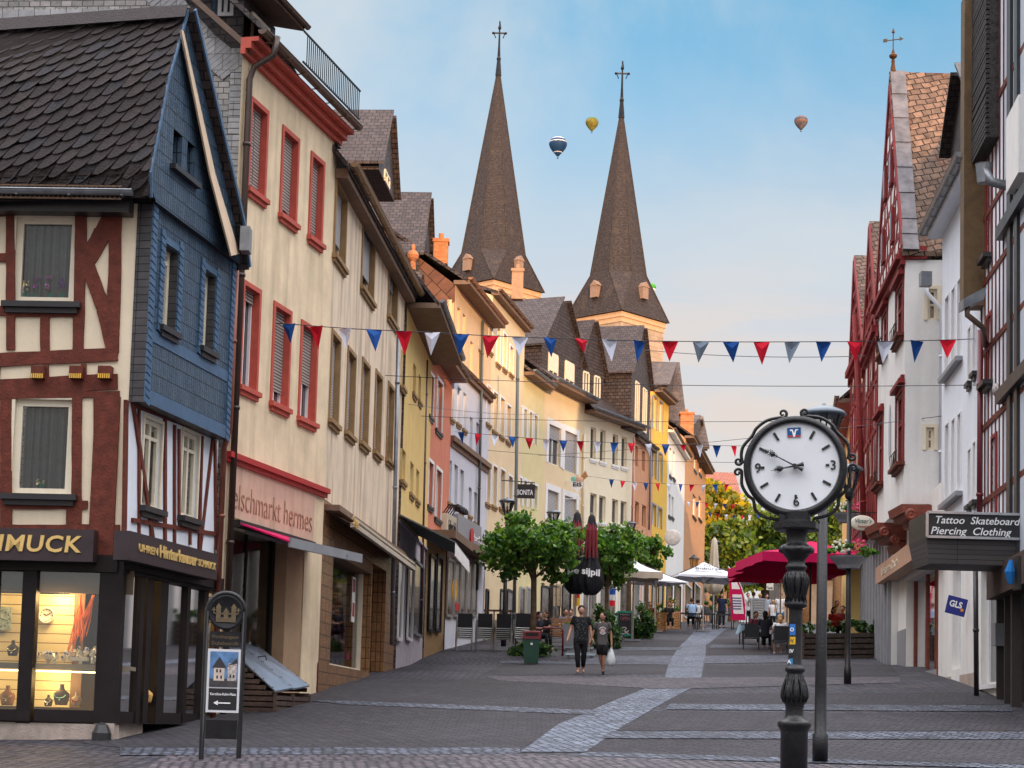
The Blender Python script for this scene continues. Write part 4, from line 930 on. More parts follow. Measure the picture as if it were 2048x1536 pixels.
# ---------------------------------------------------------------- the rest of the left row
def house(name, label, A, B, zpx, wallm, wins, roofm=M_SLATE, ov=.35, rise=4.5, depth=8, gutm=None, rev=.16, fm=None, sill=None, sur=0, surm=None, ground=None, groundm=None, toward=(8, 60), eaves=True, shut=None, shm=None, gm=None, sidem=None, mull=0, zbase=None):
    """A, B: (px, py, D) on the facade base; zpx = (px, py) on the eaves line"""
    a, b = gxy(*A), gxy(*B); pl = Pl(a, b, toward=toward); ze = pl.uz(*zpx)[1]; zb = min(gz(*a), gz(*b))-.5
    if zbase: zb = pl.uz(*zbase)[1]
    c = (Vector(a)+Vector(b))/2-pl.n*2
    t = thing(name, label, 'house', (c.x, c.y, gz(*a)))
    rcs = [rect(pl, *w_) for w_ in wins]
    m = MB(); zg_ = pl.uz(*ground)[1] if ground else zb
    wall(m, pl, 0, pl.len, zg_, ze, rcs, rev=rev)
    o = m.build('front_wall', wallm, t)
    e = .003
    for u in (e, pl.len-e): m = MB(); m.poly([pl.at(u,zb,0), pl.at(u,ze,0), pl.at(u,ze+rise,-depth/2), pl.at(u,ze,-depth), pl.at(u,zb,-depth)]); m.build('side_wall', sidem or wallm, t)
    for i, rc in enumerate(rcs):
        sh = (shut[i] if isinstance(shut, list) else shut) if shut else 0
        window(t, pl, rc, rev, 0, fm or M_WFRAME, gm or M_GLASSD, shut=sh, sm=shm, sill=sill, sur=sur, surm=surm or M_WFRAME, mull=mull, fw=.06, silld=.07)
    if ground:
        g_ = MB(); wall(g_, pl, 0, pl.len, zb, zg_-.001, [], off=-.04); g_.wbox(pl, 0, pl.len, zg_-.05, zg_+.01, -.04, .03); g_.build('ground_floor_wall', groundm or M_GREY, t)
    if eaves:
        m = MB(); m.wbox(pl, -.05, pl.len+.05, ze-.0, ze+.14, -.05, ov); m.build('eaves_soffit', M_SOFFIT if wallm is not M_OFFW else M_OFFW, t)
        gutter(t, pl, -.1, pl.len+.1, ze+.22, ov-.05, gutm or M_GUT, .08)
    m = MB(); er = pl.at(-.05, ze+.16, ov-.05); ee = pl.at(pl.len+.05, ze+.16, ov-.05); bk = Vector((-pl.n.x, -pl.n.y, 0)); up = bk*(depth/2+ov)+Vector((0,0,rise)); dn = bk*(depth+ov)
    gslab(m, [er, ee, ee+up, er+up], .12); gslab(m, [er+up, ee+up, ee+dn, er+dn], .12); m.build('roof', roofm, t)
    return t, pl, ze, zb
def dormer(t, pl, u0, u1, z0, z1, zpeak, o0, m=None, wins=((.3,.7),), back=3.5, name='dormer', fm=None, hood=.18, shut=0, wz=(.12,.85)):
    """upright slate front with a pointed roof running back"""
    m = m or M_SLATE; um = (u0+u1)/2; d = MB()
    d.hexa([pl.at(u0,z0,o0),pl.at(u1,z0,o0),pl.at(u1,z0,o0-back),pl.at(u0,z0,o0-back),pl.at(u0,z1,o0),pl.at(u1,z1,o0),pl.at(u1,z1,o0-back),pl.at(u0,z1,o0-back)])
    d.slab([pl.at(u0,z1,o0), pl.at(u1,z1,o0), pl.at(um+(u1-u0)*.08,zpeak,o0), pl.at(um-(u1-u0)*.08,zpeak,o0)], pl.at(0,0,-back)-pl.at(0,0,0))
    D_ = d.build(name, m, t)
    r = MB()
    for (ua_, ub_) in (((u0-.2), um-(u1-u0)*.08), ((u1+.2), um+(u1-u0)*.08)):
        r.slab([pl.at(ua_,z1-.2,o0+hood), pl.at(ub_,zpeak+.05,o0+hood), pl.at(ub_,zpeak+.05,o0-back), pl.at(ua_,z1-.2,o0-back)], (0,0,.08))
    r.build('dormer_roof', m, D_)
    for a, b in wins:
        rc = (u0+(u1-u0)*a, u0+(u1-u0)*b, z0+(z1-z0)*wz[0], z0+(z1-z0)*wz[1])
        g_ = MB(); g_.poly([pl.at(rc[0],rc[2],o0+.012), pl.at(rc[1],rc[2],o0+.012), pl.at(rc[1],rc[3],o0+.012), pl.at(rc[0],rc[3],o0+.012)]); w_ = g_.build('window', M_GLASSD, D_)
        f_ = MB()
        for p, q_, r_, s_ in ((rc[0]-.06,rc[0]+.02,rc[2],rc[3]),(rc[1]-.02,rc[1]+.06,rc[2],rc[3]),(rc[0],rc[1],rc[2]-.06,rc[2]+.02),(rc[0],rc[1],rc[3]-.02,rc[3]+.06),((rc[0]+rc[1])/2-.03,(rc[0]+rc[1])/2+.03,rc[2],rc[3])): f_.wbox(pl, p, q_, r_, s_, o0+.005, o0+.05)
        if shut: f_.wbox(pl, rc[0], rc[1], rc[3]-(rc[3]-rc[2])*shut, rc[3], o0+.02, o0+.06)
        f_.build('frame', fm or M_FRAME, D_)
    return D_
D3 = 47.3
K3 = {797: D3}
def seg(a, b, vp):
    K3[b] = vpd(a, K3[a], b, vp); return (a, 1150, K3[a]), (b, 1150, K3[b])
M_YEL = mat('yellow_render', (.72,.52,.2), .88, .06, 1.5, .3, 60, streak=.1)
M_PINK = mat('salmon_render', (.6,.22,.14), .88, .08, 1.5, .3, 60)
M_PALE = mat('pale_blue_render', (.58,.6,.66), .88, .05, 1.5, .25, 60, streak=.08)
M_APR = mat('apricot_render', (.7,.5,.3), .88, .05, 1.5, .3, 60)
M_LEM = mat('lemon_render', (.7,.62,.34), .88, .05, 1.5, .3, 60)
M_SAND = mat('sand_render', (.74,.6,.38), .88, .05, 1.5, .3, 60)
M_IVO = mat('ivory_render', (.78,.7,.52), .88, .05, 1.5, .3, 60)
M_TERR = mat('terracotta_render', (.6,.3,.17), .88, .08, 1.5, .3, 60)
M_VYEL = mat('vivid_yellow_render', (.72,.45,.08), .85, .05, 1.5, .25, 60)
A, B = seg(797, 852, 1192)
t3, p3, ze3, zb3 = house('yellow_house', 'narrow yellow house with dark overhanging eaves beside the streaked one', A, B, (803, 590), M_YEL,
    [(805,697,811,772),(826,722,832,785),(837,745,842,800),(804,895,811,960),(820,920,827,985),(832,935,838,998)][:6], rise=6, ov=.9, sill=M_TAN, sidem=M_SLATE_WARM, ground=(800,1040), groundm=mat('lilac_wall', (.42,.38,.42), .85, .15), rev=.14, gutm=M_ZINC, fm=M_FRAME)
A, B = seg(852, 893, 1400)
t4, p4, ze4, zb4 = house('salmon_house', 'salmon pink house with white paired windows and copper eaves', A, B, (858, 700), M_PINK,
    [(858,745,866,830),(873,755,884,858),(856,920,865,1010),(871,935,882,1035)], rise=6, ov=.5, sill=M_BLACK, sur=.1, ground=(856,1060), groundm=M_TAN, sidem=M_SLATE_WARM, mull=1)
A, B = seg(893, 970, 1660)
t5, p5, ze5, zb5 = house('pale_house', 'pale blue-white house with tall thin windows and brown cornice lines', A, B, (900, 728), M_PALE,
    [(900,757,908,835),(914,771,921,845),(926,783,933,857),(939,832,945,900),(952,843,958,912),(896,917,903,1003),(908,927,915,1010),(920,937,927,1020),(937,973,943,1030),(948,983,954,1043)], rise=.05, depth=6, ov=.12, ground=(896,1040), sill=M_TAN, gutm=M_SOFFIT, groundm=M_PALE, eaves=True)
m = MB(); zc_ = p5.uz(893.5, 868)[1]; m.wbox(p5, 0, p5.len, zc_-.12, zc_+.06, 0, .14); m.wbox(p5, 0, p5.len, zc_-.3, zc_-.12, 0, .05); m.build('cornice', M_SOFFIT, t5)
A5 = A; B5 = B
# attic house set above and behind the pale one (lit apricot wall)
a_, b_ = (893, 1150, K3[893]), (970, 1150, K3[970])
t6, p6, ze6, zb6 = house('apricot_house', 'apricot attic house whose top storey catches the sun above the pale house', a_, b_, (903, 560), M_APR,
    [(903,598,908,668),(914,612,920,682),(925,625,931,692),(940,680,946,745),(956,695,962,757)], zbase=(893.5, 727), rise=3.0, ov=.5, sidem=tiles('brown_slate_wall', (.13,.055,.035), (.17,.08,.05), (.03,.015,.01), .45, .45, .03, .5, .6, rot=.78), gutm=mat('copper_gutter', (.4,.17,.08), .4, .15, metal=.5), fm=M_FRAME)
A, B = seg(970, 1037, 1745)
t7, p7, ze7, zb7 = house('tall_ochre_house', 'tall ochre yellow house with a flat roof edge glowing in the sun', A, B, (975, 578), M_SAND,
    [(977,640,984,700),(993,652,1000,725),(1006,665,1013,735),(1019,690,1026,745),(973,770,981,845),(986,782,994,860),(1000,793,1008,870),(1013,808,1021,880),(972,925,980,1005),(985,930,993,1010),(1000,937,1009,1015),(1016,950,1024,1020)], rise=1.2, depth=7, ov=.25, sur=.08, mull=1, fm=M_FRAME, sill=M_TAN, groundm=M_APR, gutm=M_SOFFIT)
A, B = seg(1037, 1080, 2043)
t8, p8, ze8, zb8 = house('lemon_house', 'pale green-yellow house with grouped shuttered windows', A, B, (1040, 745), M_LEM,
    [(1038,812,1043,872),(1047,817,1053,877),(1058,823,1063,882),(1068,830,1074,888),(1038,955,1043,1010),(1047,960,1053,1012),(1058,965,1063,1015),(1068,970,1074,1018)], rise=3, depth=7, ov=.45, sur=.1, sidem=M_SLATE_WARM, shut=.7, roofm=M_SLATE_WARM, gutm=M_ZINC)
A, B = seg(1080, 1162, 2515)
t9, p9, ze9, zb9 = house('sand_house', 'sand yellow house with wide white-framed shuttered windows', A, B, (1090, 768), M_SAND,
    [(1097,847,1121,925),(1129,860,1153,940),(1094,978,1116,1040),(1128,990,1152,1050)], rise=3, depth=7, ov=.6, sur=.25, sidem=M_SLATE_WARM, shut=[.35,1,1,1], roofm=M_SLATE, gutm=M_ZINC, mull=1, groundm=M_PINK)
A, B = seg(1162, 1265, 3037)
t10, p10, ze10, zb10 = house('ivory_house', 'ivory house with paired dark windows and long grey sills', A, B, (1180, 830), M_IVO,
    [(1181,853,1192,917),(1200,858,1211,922),(1225,867,1236,929),(1243,872,1254,933),(1180,985,1193,1040),(1198,990,1211,1043),(1224,997,1236,1046),(1241,1001,1253,1050)], rise=3.4, depth=6, ov=.55, sill=M_WFRAME, roofm=M_SLATE, gutm=M_ZINC, fm=M_FRAME)
A, B = seg(1265, 1302, 2060)
t11, p11, ze11, zb11 = house('terracotta_house', 'narrow terracotta house under a hanging slate storey', A, B, (1272, 880), M_TERR,
    [(1270,1001,1278,1045),(1284,1008,1292,1052),(1270,890,1276,930),(1284,900,1290,940)], rise=2, ov=.2, fm=M_TERR)
A, B = seg(1302, 1331, 2060)
t12, p12, ze12, zb12 = house('vivid_yellow_house', 'bright yellow house with grey window surrounds far down the street', A, B, (1310, 785), M_VYEL,
    [(1306,792,1313,855),(1318,802,1325,862),(1305,896,1312,955),(1317,905,1324,962),(1304,1008,1311,1050),(1316,1015,1323,1055)], rise=2.5, ov=.4, sur=.1, surm=M_GREY, mull=0)
A, B = seg(1331, 1366, 1700)
t13, p13, ze13, zb13 = house('white_narrow_house', 'narrow white and slate house beyond the bright yellow one', A, B, (1335, 862), M_OFFW,
    [(1339,893,1343,950),(1346,900,1350,955),(1337,985,1341,1030),(1343,990,1347,1033)], rise=3.5, ov=.3, sill=M_BLACK)
A, B = seg(1366, 1408, 1700)
t14, p14, ze14, zb14 = house('brick_red_house', 'orange-red timbered end house with a small balcony at the bottom of the row', A, B, (1372, 878), mat('orange_render', (.5,.27,.14), .88, .15, 3, .3, 60),
    [(1388,900,1393,938),(1398,908,1403,945),(1385,985,1392,1030),(1397,990,1403,1035)], rise=3.2, ov=.5, sill=M_BLACK)
print('D', {k: round(v, 1) for k, v in K3.items()})
# roofscape: slate dormers and gables
def uu(pl, px, py, o=0): return pl.uz(px, py, o)
bk = 1.6
def dorm_px(t, pl, xl, xr, ybase, yeave, ypeak, o0, m=None, **kw):
    c = (xl+xr)/2; a = pl.uz(xl, (ybase+yeave)/2, o0)[0]; b = pl.uz(xr, (ybase+yeave)/2, o0)[0]
    return dormer(t, pl, min(a,b), max(a,b), pl.uz(c, ybase, o0)[1], pl.uz(c, yeave, o0)[1], pl.uz(c, ypeak, o0)[1], o0, m, **kw)
SW = M_SLATE_WARM
dorm_px(t3, p3, 836, 862, 620, 530, 378, -1.0, M_SLATE, wins=((.25,.42),(.5,.66)), back=5, name='gabled_dormer')
dorm_px(SH, PB, 757, 790, 372, 350, 222, -1.4, M_SLATE, wins=((.3,.6),), back=5, name='gabled_dormer')
dorm_px(t4, p4, 822, 842, 660, 610, 548, -.3, SW, wins=((.3,.7),), back=2, name='small_dormer')
dorm_px(t9, p9, 1082, 1166, 800, 705, 600, -.4, M_SLATE, wins=((.16,.36),(.55,.75)), back=8, name='gabled_dormer', shut=.5)
dorm_px(t10, p10, 1158, 1208, 810, 740, 645, -.5, M_SLATE, wins=((.15,.35),(.6,.8)), back=6, name='gabled_dormer')
dorm_px(t10, p10, 1210, 1266, 850, 745, 705, -1.6, SW, wins=(), back=6, name='side_gable')
dorm_px(t11, p11, 1262, 1300, 872, 755, 655, .1, M_SLATE, wins=((.2,.38),(.6,.78)), back=6, name='slate_storey')
dorm_px(t13, p13, 1333, 1366, 870, 795, 728, -2, SW, wins=(), back=8, name='gabled_dormer')
dorm_px(t14, p14, 1384, 1410, 900, 870, 835, -1, SW, wins=(), back=8, name='gabled_dormer')
# orange brick chimney and small chimneys
def chimney(t, px, py0, py1, D, wm, m):
    p = at(px, py0, D); q_ = at(px, py1, D); c = MB(); c.box(p, wm, wm, q_.z-p.z); c.box((p.x,p.y,q_.z), wm*1.15, wm*1.15, .12); c.lathe([(.09,0),(.09,.25)], (p.x,p.y,q_.z+.1), 8); c.build('chimney', m, t)
M_STONEC = mat('chimney_render', (.4,.25,.16), .9, .2, 4)
M_BRICKO = tiles('orange_brick', (.5,.16,.05), (.6,.22,.08), (.3,.2,.15), .25, .08, .12, .4, .8, jit=.3)
chimney(t6, 881, 530, 487, 62, .5, M_BRICKO); chimney(t7, 1034, 600, 545, 76, .5, M_STONEC); chimney(t14, 1372, 900, 830, 108, .8, M_BRICKO)
fin = MB(); p = at(825, 540, 52); fin.lathe([(.1,0),(.08,.25),(.16,.35),(.18,.45),(.12,.55),(.05,.6),(.07,.68),(.03,.78)], p, 12); fin.build('finial', M_BRICKO, t3)
# yellow roof-edge cottage with red tile gable between the church towers and the row
a_, b_ = (1000, 1100, 84), (1060, 1100, 88)
# downpipes along the row
for pl, t, px, y0, y1, mm in ((p3, t3, 797, 660, 1290, M_ZINC), (p4, t4, 853, 720, 1270, mat('plum_pipe', (.08,.03,.03), .4)), (p5, t5, 966, 640, 1180, mat('slate_pipe', (.08,.09,.08), .4)), (p8, t8, 1036, 690, 1030, M_ZINC), (p10, t10, 1169, 868, 1060, M_IVO), (p11, t11, 1268, 875, 1060, mat('rose_pipe', (.5,.2,.15), .5)), (p12, t12, 1303, 840, 1060, M_ZINC)):
    a = pl.hit(px, y0, .1); b = pl.hit(px-(y1-y0)*.022, y1, .1); pipe(t, [a, b], .05, mm)
# ---------------------------------------------------------------- unseen houses added behind the viewer, tall enough to shade the street
def backhouse(label, x0, x1, y0, y1, h, rise, wm):
    t = thing('shade_house', label, 'house', ((x0+x1)/2, (y0+y1)/2, gz(0, y1)-.2)); z = gz(0, y0)-.6
    m = MB(); m.box(((x0+x1)/2, (y0+y1)/2, z), x1-x0, y1-y0, h); xm = (x0+x1)/2
    m.build('walls', wm, t)
    r = MB(); 
    for s in (-1, 1):
        xe = xm+s*((x1-x0)/2+.4); r.slab([(xe,y0-.3,z+h-.3),(xe,y1+.3,z+h-.3),(xm,y1+.3,z+h+rise),(xm,y0-.3,z+h+rise)], (0,0,.15))
    r.build('roof', M_SLATE, t)
    g_ = MB(); g_.slab([(x0,y1-.01,z+h),(x1,y1-.01,z+h),(xm,y1-.01,z+h+rise)], (0,-(y1-y0)+.02,0)); g_.build('gable', wm, t)
    pl = Pl((x0, y1), (x1, y1), toward=(0, 200)); n = max(2, int((x1-x0)/2.6))
    for fl in range(int(h/3.2)):
        for k in range(n):
            c = (x1-x0)*(k+.5)/n; zz = z+.9+fl*3.1; f_ = MB(); f_.wbox(pl, c-.55, c+.55, zz-.08, zz+1.6, .0, .05); f_.cur = 1; f_.wbox(pl, c-.45, c+.45, zz, zz+1.5, .05, .06); f_.build('window', [M_FRAME, M_GLASSD], t)
H = [('unseen ochre house added behind the viewer to cast shade', -34, -22, 19, 5), ('unseen white gabled house added behind the viewer to cast shade', -21.5, -11, 22, 5), ('unseen tall cream house added behind the viewer to cast shade', -10.5, -1, 24, 3.5),
     ('unseen grey gabled house added behind the viewer to cast shade', -.5, 8.5, 23.5, 4.5), ('unseen rose house added behind the viewer to cast shade', 9, 19, 22.5, 4), ('unseen brown house added on the right behind the viewer to cast shade', 19.5, 31, 23, 4), ('unseen pale house added far right behind the viewer to cast shade', 31.5, 44, 19, 5)]
for (lb, x0, x1, h, rs), wm in zip(H, (M_YEL, M_OFFW, M_CREAM, M_GREY, M_PINK, M_SAND, M_PALE)): backhouse(lb, x0*1.5+22, x1*1.5+22, -132, -118, h+5.5, rs+1, wm)
# ---------------------------------------------------------------- right row
q0 = gxy(2110, 1300, 28.9); q1 = gxy(2005, 1300, 34.0); q2 = gxy(1883, 1300, 42.0)
Q = Pl(q1, q2, toward=(0, 40)); QN = Pl(q0, q1, toward=(0, 30))
def qr(*w_): return rect(Q, *w_)
# white plain house
uq = lambda x, y=900, pl=Q, o=0: pl.uz(x, y, o)[0]
zq = lambda x, y, pl=Q, o=0: pl.uz(x, y, o)[1]
WH = thing('white_house', 'plain white house with tall thin windows, zinc gutter and a slate dormer', 'house', (q2[0]+2, 39, gz(*q2)))
u0, u1 = uq(1960), uq(1883); ze = zq(1937, 352)-.25; zbq = gz(*q1)-.8
W = [qr(1892,600,1899,752), qr(1905,583,1911,738), qr(1917,565,1923,722), qr(1892,853,1899,1006), qr(1905,843,1911,998), qr(1917,832,1923,988), qr(1938,660,1943,768), qr(1948,648,1953,748), qr(1938,902,1943,1012), qr(1948,888,1953,1003)]
m = MB(); zgf = zq(1883, 1120)
wall(m, Q, u0, u1, zgf, ze, W, rev=.16); m.build('front_wall', M_WHITE, WH)
for i, rc in enumerate(W): window(WH, Q, rc, .16, 0, M_WFRAME, M_GLASSD, mull=0, fw=.05, sur=.04, surm=M_WFRAME, reveal=M_WFRAME, sill=M_BLACK if i > 5 else None)
m = MB()
for a, b, y in ((W[0], W[2], 0), (W[3], W[5], 0)): m = MB(); m.wbox(Q, min(a[0], b[0])-.2, max(a[1], b[1])+.2, a[2]-.14, a[2]-.04, 0, .16); m.build('long_sill', M_GREY, WH)
gutter(WH, Q, u0-.2, u1+.35, ze+.2, .3, M_ZINC, .12); m = MB(); m.wbox(Q, u0, u1+.2, ze-.02, ze+.12, -.05, .32); m.build('eaves_soffit', M_WHITE, WH)
bk = Vector((-Q.n.x, -Q.n.y, 0)); m = MB(); er = Q.at(u0-.1, ze+.15, .3); ee = Q.at(u1+.1, ze+.15, .3); up = bk*4.5+Vector((0,0,5.2)); gslab(m, [er, ee, ee+up, er+up], .12); m.slab([ee+bk*.4, ee+up, ee+bk*9], Q.d.to_3d()*-.1); m.build('roof', M_SLATE, WH)
d = dormer(WH, Q, uq(1945, 260), uq(1893, 260), zq(1900, 400), zq(1895, 290), zq(1895, 200), -.1, M_SLATE, wins=(), back=5, hood=.25)
m = MB(); c0_ = Q.at(uq(1945,240), zq(1900,200), .1); 
hp = MB(); c = Q.hit(1851, 548, .35); hp.box(c-Vector((0,0,.3)), .26, .26, .34); hp.build('rainwater_hopper', M_ZINC, WH)
Q3a = gxy(1808, 900, 44.0); Q3b = gxy(1755, 900, 50.0); Q3 = Pl(Q3a, Q3b, toward=(0, 60)); QF = Pl(Q3a, gxy(1886, 900, 43.9), toward=(0, 0))
pipe(WH, [QF.hit(1852, 552, .14), QF.hit(1853, 585, .14), QF.hit(1884, 618, .12), QF.hit(1882, 1000, .1)], .06, M_WHITE)
# ground floor of the white house: door, shop windows
gfl = MB(); zw = zgf
rd = qr(1905, 1130, 1921, 1340); rw = qr(1962, 1140, 1994, 1372); rl_ = qr(1927, 1140, 1936, 1350)
wall(gfl, Q, 0, u1, zbq, zgf-.002, [rd, rw], rev=.2); gfl.build('ground_floor_wall', M_OFFW, WH)
m = MB(); m.wbox(Q, u1-2.4, u1, zbq, zbq+.0, 0, .01)
for a, b, zz in ((uq(1958), uq(1922), .45), (uq(1904), u1-.02, .5)): m.wbox(Q, a, b, zbq, gz(*q2)-.05 if zz > .46 else gz(q1[0], 38)+.25, 0, .015)
m.build('stone_base', mat('buff_stone', (.4,.33,.28), .8, .2), WH)
w_ = window(WH, Q, rd, .2, 0, M_WFRAME, M_GLASSD, mull=0, fw=.12, trans=.6)
w_ = window(WH, Q, rw, .2, 0, M_WFRAME, M_GLASSD, mull=0, fw=.07)
m = MB(); m.wbox(Q, rw[0], rw[1], rw[2]-.08, rw[2], -.1, .08); m.build('shop_sill', M_WFRAME, WH)
# bay house
BY = thing('corner_house', 'white plastered house with red window frames and half-timbered gable on carved red corbels', 'house', (Q3a[0]+3, 47, gz(*Q3a)))
M_MARK = mat('bay_white', (.74,.74,.72), .88, .05, 1.2, .4, 50, streak=.2)
zbb_ = QF.uz(1840, 1008)[1]; ztp = QF.uz(1815, 520)[1]; uF1 = QF.uz(1883, 900)[0]
m = MB(); wf = [rect(QF, 1855, 578, 1874, 640), rect(QF, 1852, 855, 1868, 900)]
wall(m, QF, 0, QF.len, zbb_, ztp, wf, rev=.12)
WQ = [rect(Q3, 1793, 590, 1807, 690), rect(Q3, 1765, 640, 1775, 715), rect(Q3, 1793, 800, 1807, 940), rect(Q3, 1755.5, 850, 1766, 975)]
wall(m, Q3, 0, Q3.len, zbb_, ztp, WQ, rev=.1); m.build('wall', M_MARK, BY)
for rc in wf: window(BY, QF, rc, .12, 0, M_FRAME, M_GLASSD, mull=0, fw=.07, trans=.5, sur=.09, surm=M_FRAME)
for rc in WQ:
    w = window(BY, Q3, rc, .1, 0, M_REDBEAM, M_GLASSD, mull=1, fw=.08, trans=.6, sur=.13, surm=M_REDBEAM, sill=M_BEAM, silld=.2)
    m = MB(); m.wbox(Q3, rc[0]-.2, rc[1]+.2, rc[3]+.13, rc[3]+.24, 0, .16); m.wbox(Q3, rc[0]-.15, rc[1]+.15, rc[3]+.24, rc[3]+.34, 0, .09); m.build('window_hood', M_REDBEAM, w)
    m = MB(); 
    for k in range(8): u = rc[0]+(rc[1]-rc[0])*(k+.5)/8; m.bar(Q3.at(u, rc[2], .16), Q3.at(u, rc[2]+.32, .16+.03*math.sin(k)), .015)
    m.bar(Q3.at(rc[0], rc[2]+.32, .17), Q3.at(rc[1], rc[2]+.32, .17), .02); m.build('window_grille', M_IRON, w)
m = MB(); a = Q3.uz(1780, 870); P = []
for k in range(9): t_ = math.pi*k/8; P.append(Q3.at(a[0]+.26*math.cos(t_)*(1 if 1 else 1), Q3.uz(1780, 850)[1]+.55*math.sin(t_), .012))
P += [Q3.at(a[0]-.26, Q3.uz(1780, 905)[1], .012), Q3.at(a[0], Q3.uz(1780, 925)[1], .012), Q3.at(a[0]+.26, Q3.uz(1780, 905)[1], .012)]
m.poly(P); m.build('arched_niche', mat('grey_niche', (.4,.42,.46), .9, .15), BY)
# cornice under the gable, timber gable, roof
m = MB()
for o, za, zb_3 in ((.12,-.12,.02),(.24,.02,.14),(.16,.14,.3)): m.wbox(Q3, -.05, Q3.len+.05, ztp+za, ztp+zb_3, 0, o)
m.wbox(QF, 0, QF.len*.55, ztp+.02, ztp+.34, -.1, .08)
m.build('moulded_cornice', M_REDBEAM, BY)
ga = Q3.uz(1786, 152); zg0 = ztp+.3; L3 = Q3.len
gp_ = [(0, zg0), (L3, zg0), (L3*.93, zg0+.8), (ga[0]+.05, ga[1]-.25), (ga[0]-.05, ga[1]-.25), (L3*.07, zg0+.8)]
m = MB(); m.slab([Q3.at(u, z, .05) for u, z in gp_], Vector((-Q3.n.x, -Q3.n.y, 0))*.2); m.build('gable', M_OFFW, BY)
m = MB(); H_ = ga[1]-zg0
def gw(z): t_ = (z-zg0)/H_; return ga[0]*t_*1.0+.05*(1-t_), L3-(L3-ga[0])*t_
for k in range(1, 9):
    z = zg0+H_*k/9.5; a, b = gw(z); m.bar(Q3.at(a, z, .055), Q3.at(b, z, .055), .13, .03, up=Q3.n.to_3d())
    z2 = zg0+H_*(k-1)/9.5; n = max(2, int((b-a)/.6)); 
    for i in range(n+1): u = a+(b-a)*i/n; m.bar(Q3.at(u, z2, .07), Q3.at(u+(random.uniform(-.35,.35) if i % 2 else 0), z, .055), .1, .03, up=Q3.n.to_3d())
for (ua_, za_), (ub_, zb_4) in ((gp_[0], gp_[5]), (gp_[5], gp_[4]), (gp_[1], gp_[2]), (gp_[2], gp_[3])): m.bar(Q3.at(ua_, za_, .08), Q3.at(ub_, zb_4, .08), .2, .06, up=Q3.n.to_3d())
m.build('timber_frame', M_REDBEAM, BY)
for k in (0, 1):
    for z_ in (.12, .42):
        z = zg0+H_*z_; a, b = gw(z); u = a+(b-a)*(.3+.4*k); r_ = MB(); r_.wbox(Q3, u-.25, u+.25, z, z+.9, .06, .14); w = r_.build('gable_window', M_REDBEAM, BY); r_ = MB(); r_.wbox(Q3, u-.17, u+.17, z+.08, z+.82, .14, .15); r_.build('pane', M_GLASSD, w)
m = MB(); RX = Vector((12, 0, 0)); n3 = Q3.n.to_3d()
Pn = [Q3.at(-.15, zg0-.1, .1), Q3.at(L3*.07, zg0+.85, .1), Q3.at(ga[0], ga[1]+.12, .1), Q3.at(L3*.93, zg0+.85, .1), Q3.at(L3+.15, zg0-.1, .1)]
for a, b in zip(Pn, Pn[1:]): m.slab([a, b, b+RX, a+RX], (0,0,-.12))
m.build('roof', M_SLATE_MOSS, BY)
m = MB()
for a, b in zip(Pn[:3], Pn[1:3]):
    n = max(2, int((b-a).length/.9))
    for i in range(n):
        p = a.lerp(b, i/n); q_ = a.lerp(b, (i+1)/n); nn = (b-a).normalized().cross(RX.normalized()); nn = nn if nn.y < 0 else -nn
        m.hexa([p+nn*.03+Vector((.02,0,0)), p+nn*.03+Vector((.42,0,0)), q_+nn*.03+Vector((.42,0,0)), q_+nn*.03+Vector((.02,0,0)), p+nn*.07+Vector((.02,0,0)), p+nn*.07+Vector((.42,0,0)), q_+nn*.05+Vector((.42,0,0)), q_+nn*.05+Vector((.02,0,0))])
m.build('verge_flashing', mat('grey_flashing', (.12,.11,.12), .55, .5, 3, metal=.1), BY)
m = MB(); c = Pn[2]-Q3.n.to_3d()*.1; m.lathe([(.08,0),(.045,.22),(.05,.3),(.03,.34),(.1,.4),(.11,.45),(.05,.5),(.03,.58),(.014,.64),(.014,1.06),(.045,1.09),(.001,1.22)], c, 12); m.build('finial', mat('gilt_copper', (.08,.035,.012), .6, .3, metal=.2), BY)
m = MB(); z = c+Vector((0,0,.88)); m.bar(z+Vector((-.2,0,-.03)), z+Vector((.2,0,.03)), .022); m.slab([z+Vector((-.27,-.01,-.08)), z+Vector((-.16,-.01,-.06)), z+Vector((-.16,-.01,.03)), z+Vector((-.27,-.01,.01))], (0,.02,0)); m.slab([z+Vector((.17,-.01,-.02)), z+Vector((.28,-.01,.04)), z+Vector((.17,-.01,.09))], (0,.02,0)); m.build('weather_vane', M_IRON, BY)
# carved corbels and ground floor shop
Qg = Pl(gxy(1880, 1250, 42.2), gxy(1782, 1250, 51.5), toward=(0, 40)); M_CARV = mat('carved_red_timber', (.2,.04,.02), .5, .3, 8, .5, 30)
for (xa, xb, y0, yy) in ((1812, 1868, 1012, 44.0), (1762, 1808, 1048, 48.6)):
    m = MB(); a = at(xa-12, y0, yy); b = at(xb, y0, yy-.4); z0_ = a.z; wdt = 1.2
    for k, (dz, xo) in enumerate(((0,0),(-.12,.12),(-.26,.35),(-.5,.62),(-.9,.85),(-1.15,1.15))): m.hexa([(a.x+xo, yy-.4+.01*k, z0_+dz-.2), (a.x+1.5, yy-.4+.01*k, z0_+dz-.2), (a.x+1.5, yy+wdt, z0_+dz-.2), (a.x+xo, yy+wdt, z0_+dz-.2), (a.x+xo-.05, yy-.4+.01*k, z0_+dz), (a.x+1.5, yy-.4+.01*k, z0_+dz), (a.x+1.5, yy+wdt, z0_+dz), (a.x+xo-.05, yy+wdt, z0_+dz)])
    for q_ in ((.12,-.25),(.42,-.45),(.75,-.85)): m.lathe([(.13,-.02),(.15,.03),(.1,.06),(.05,.04),(.001,.07)], (a.x+q_[0]+.05, yy-.42, z0_+q_[1]), 12, (0,-1,0))
    m.build('carved_corbel', M_CARV, BY)
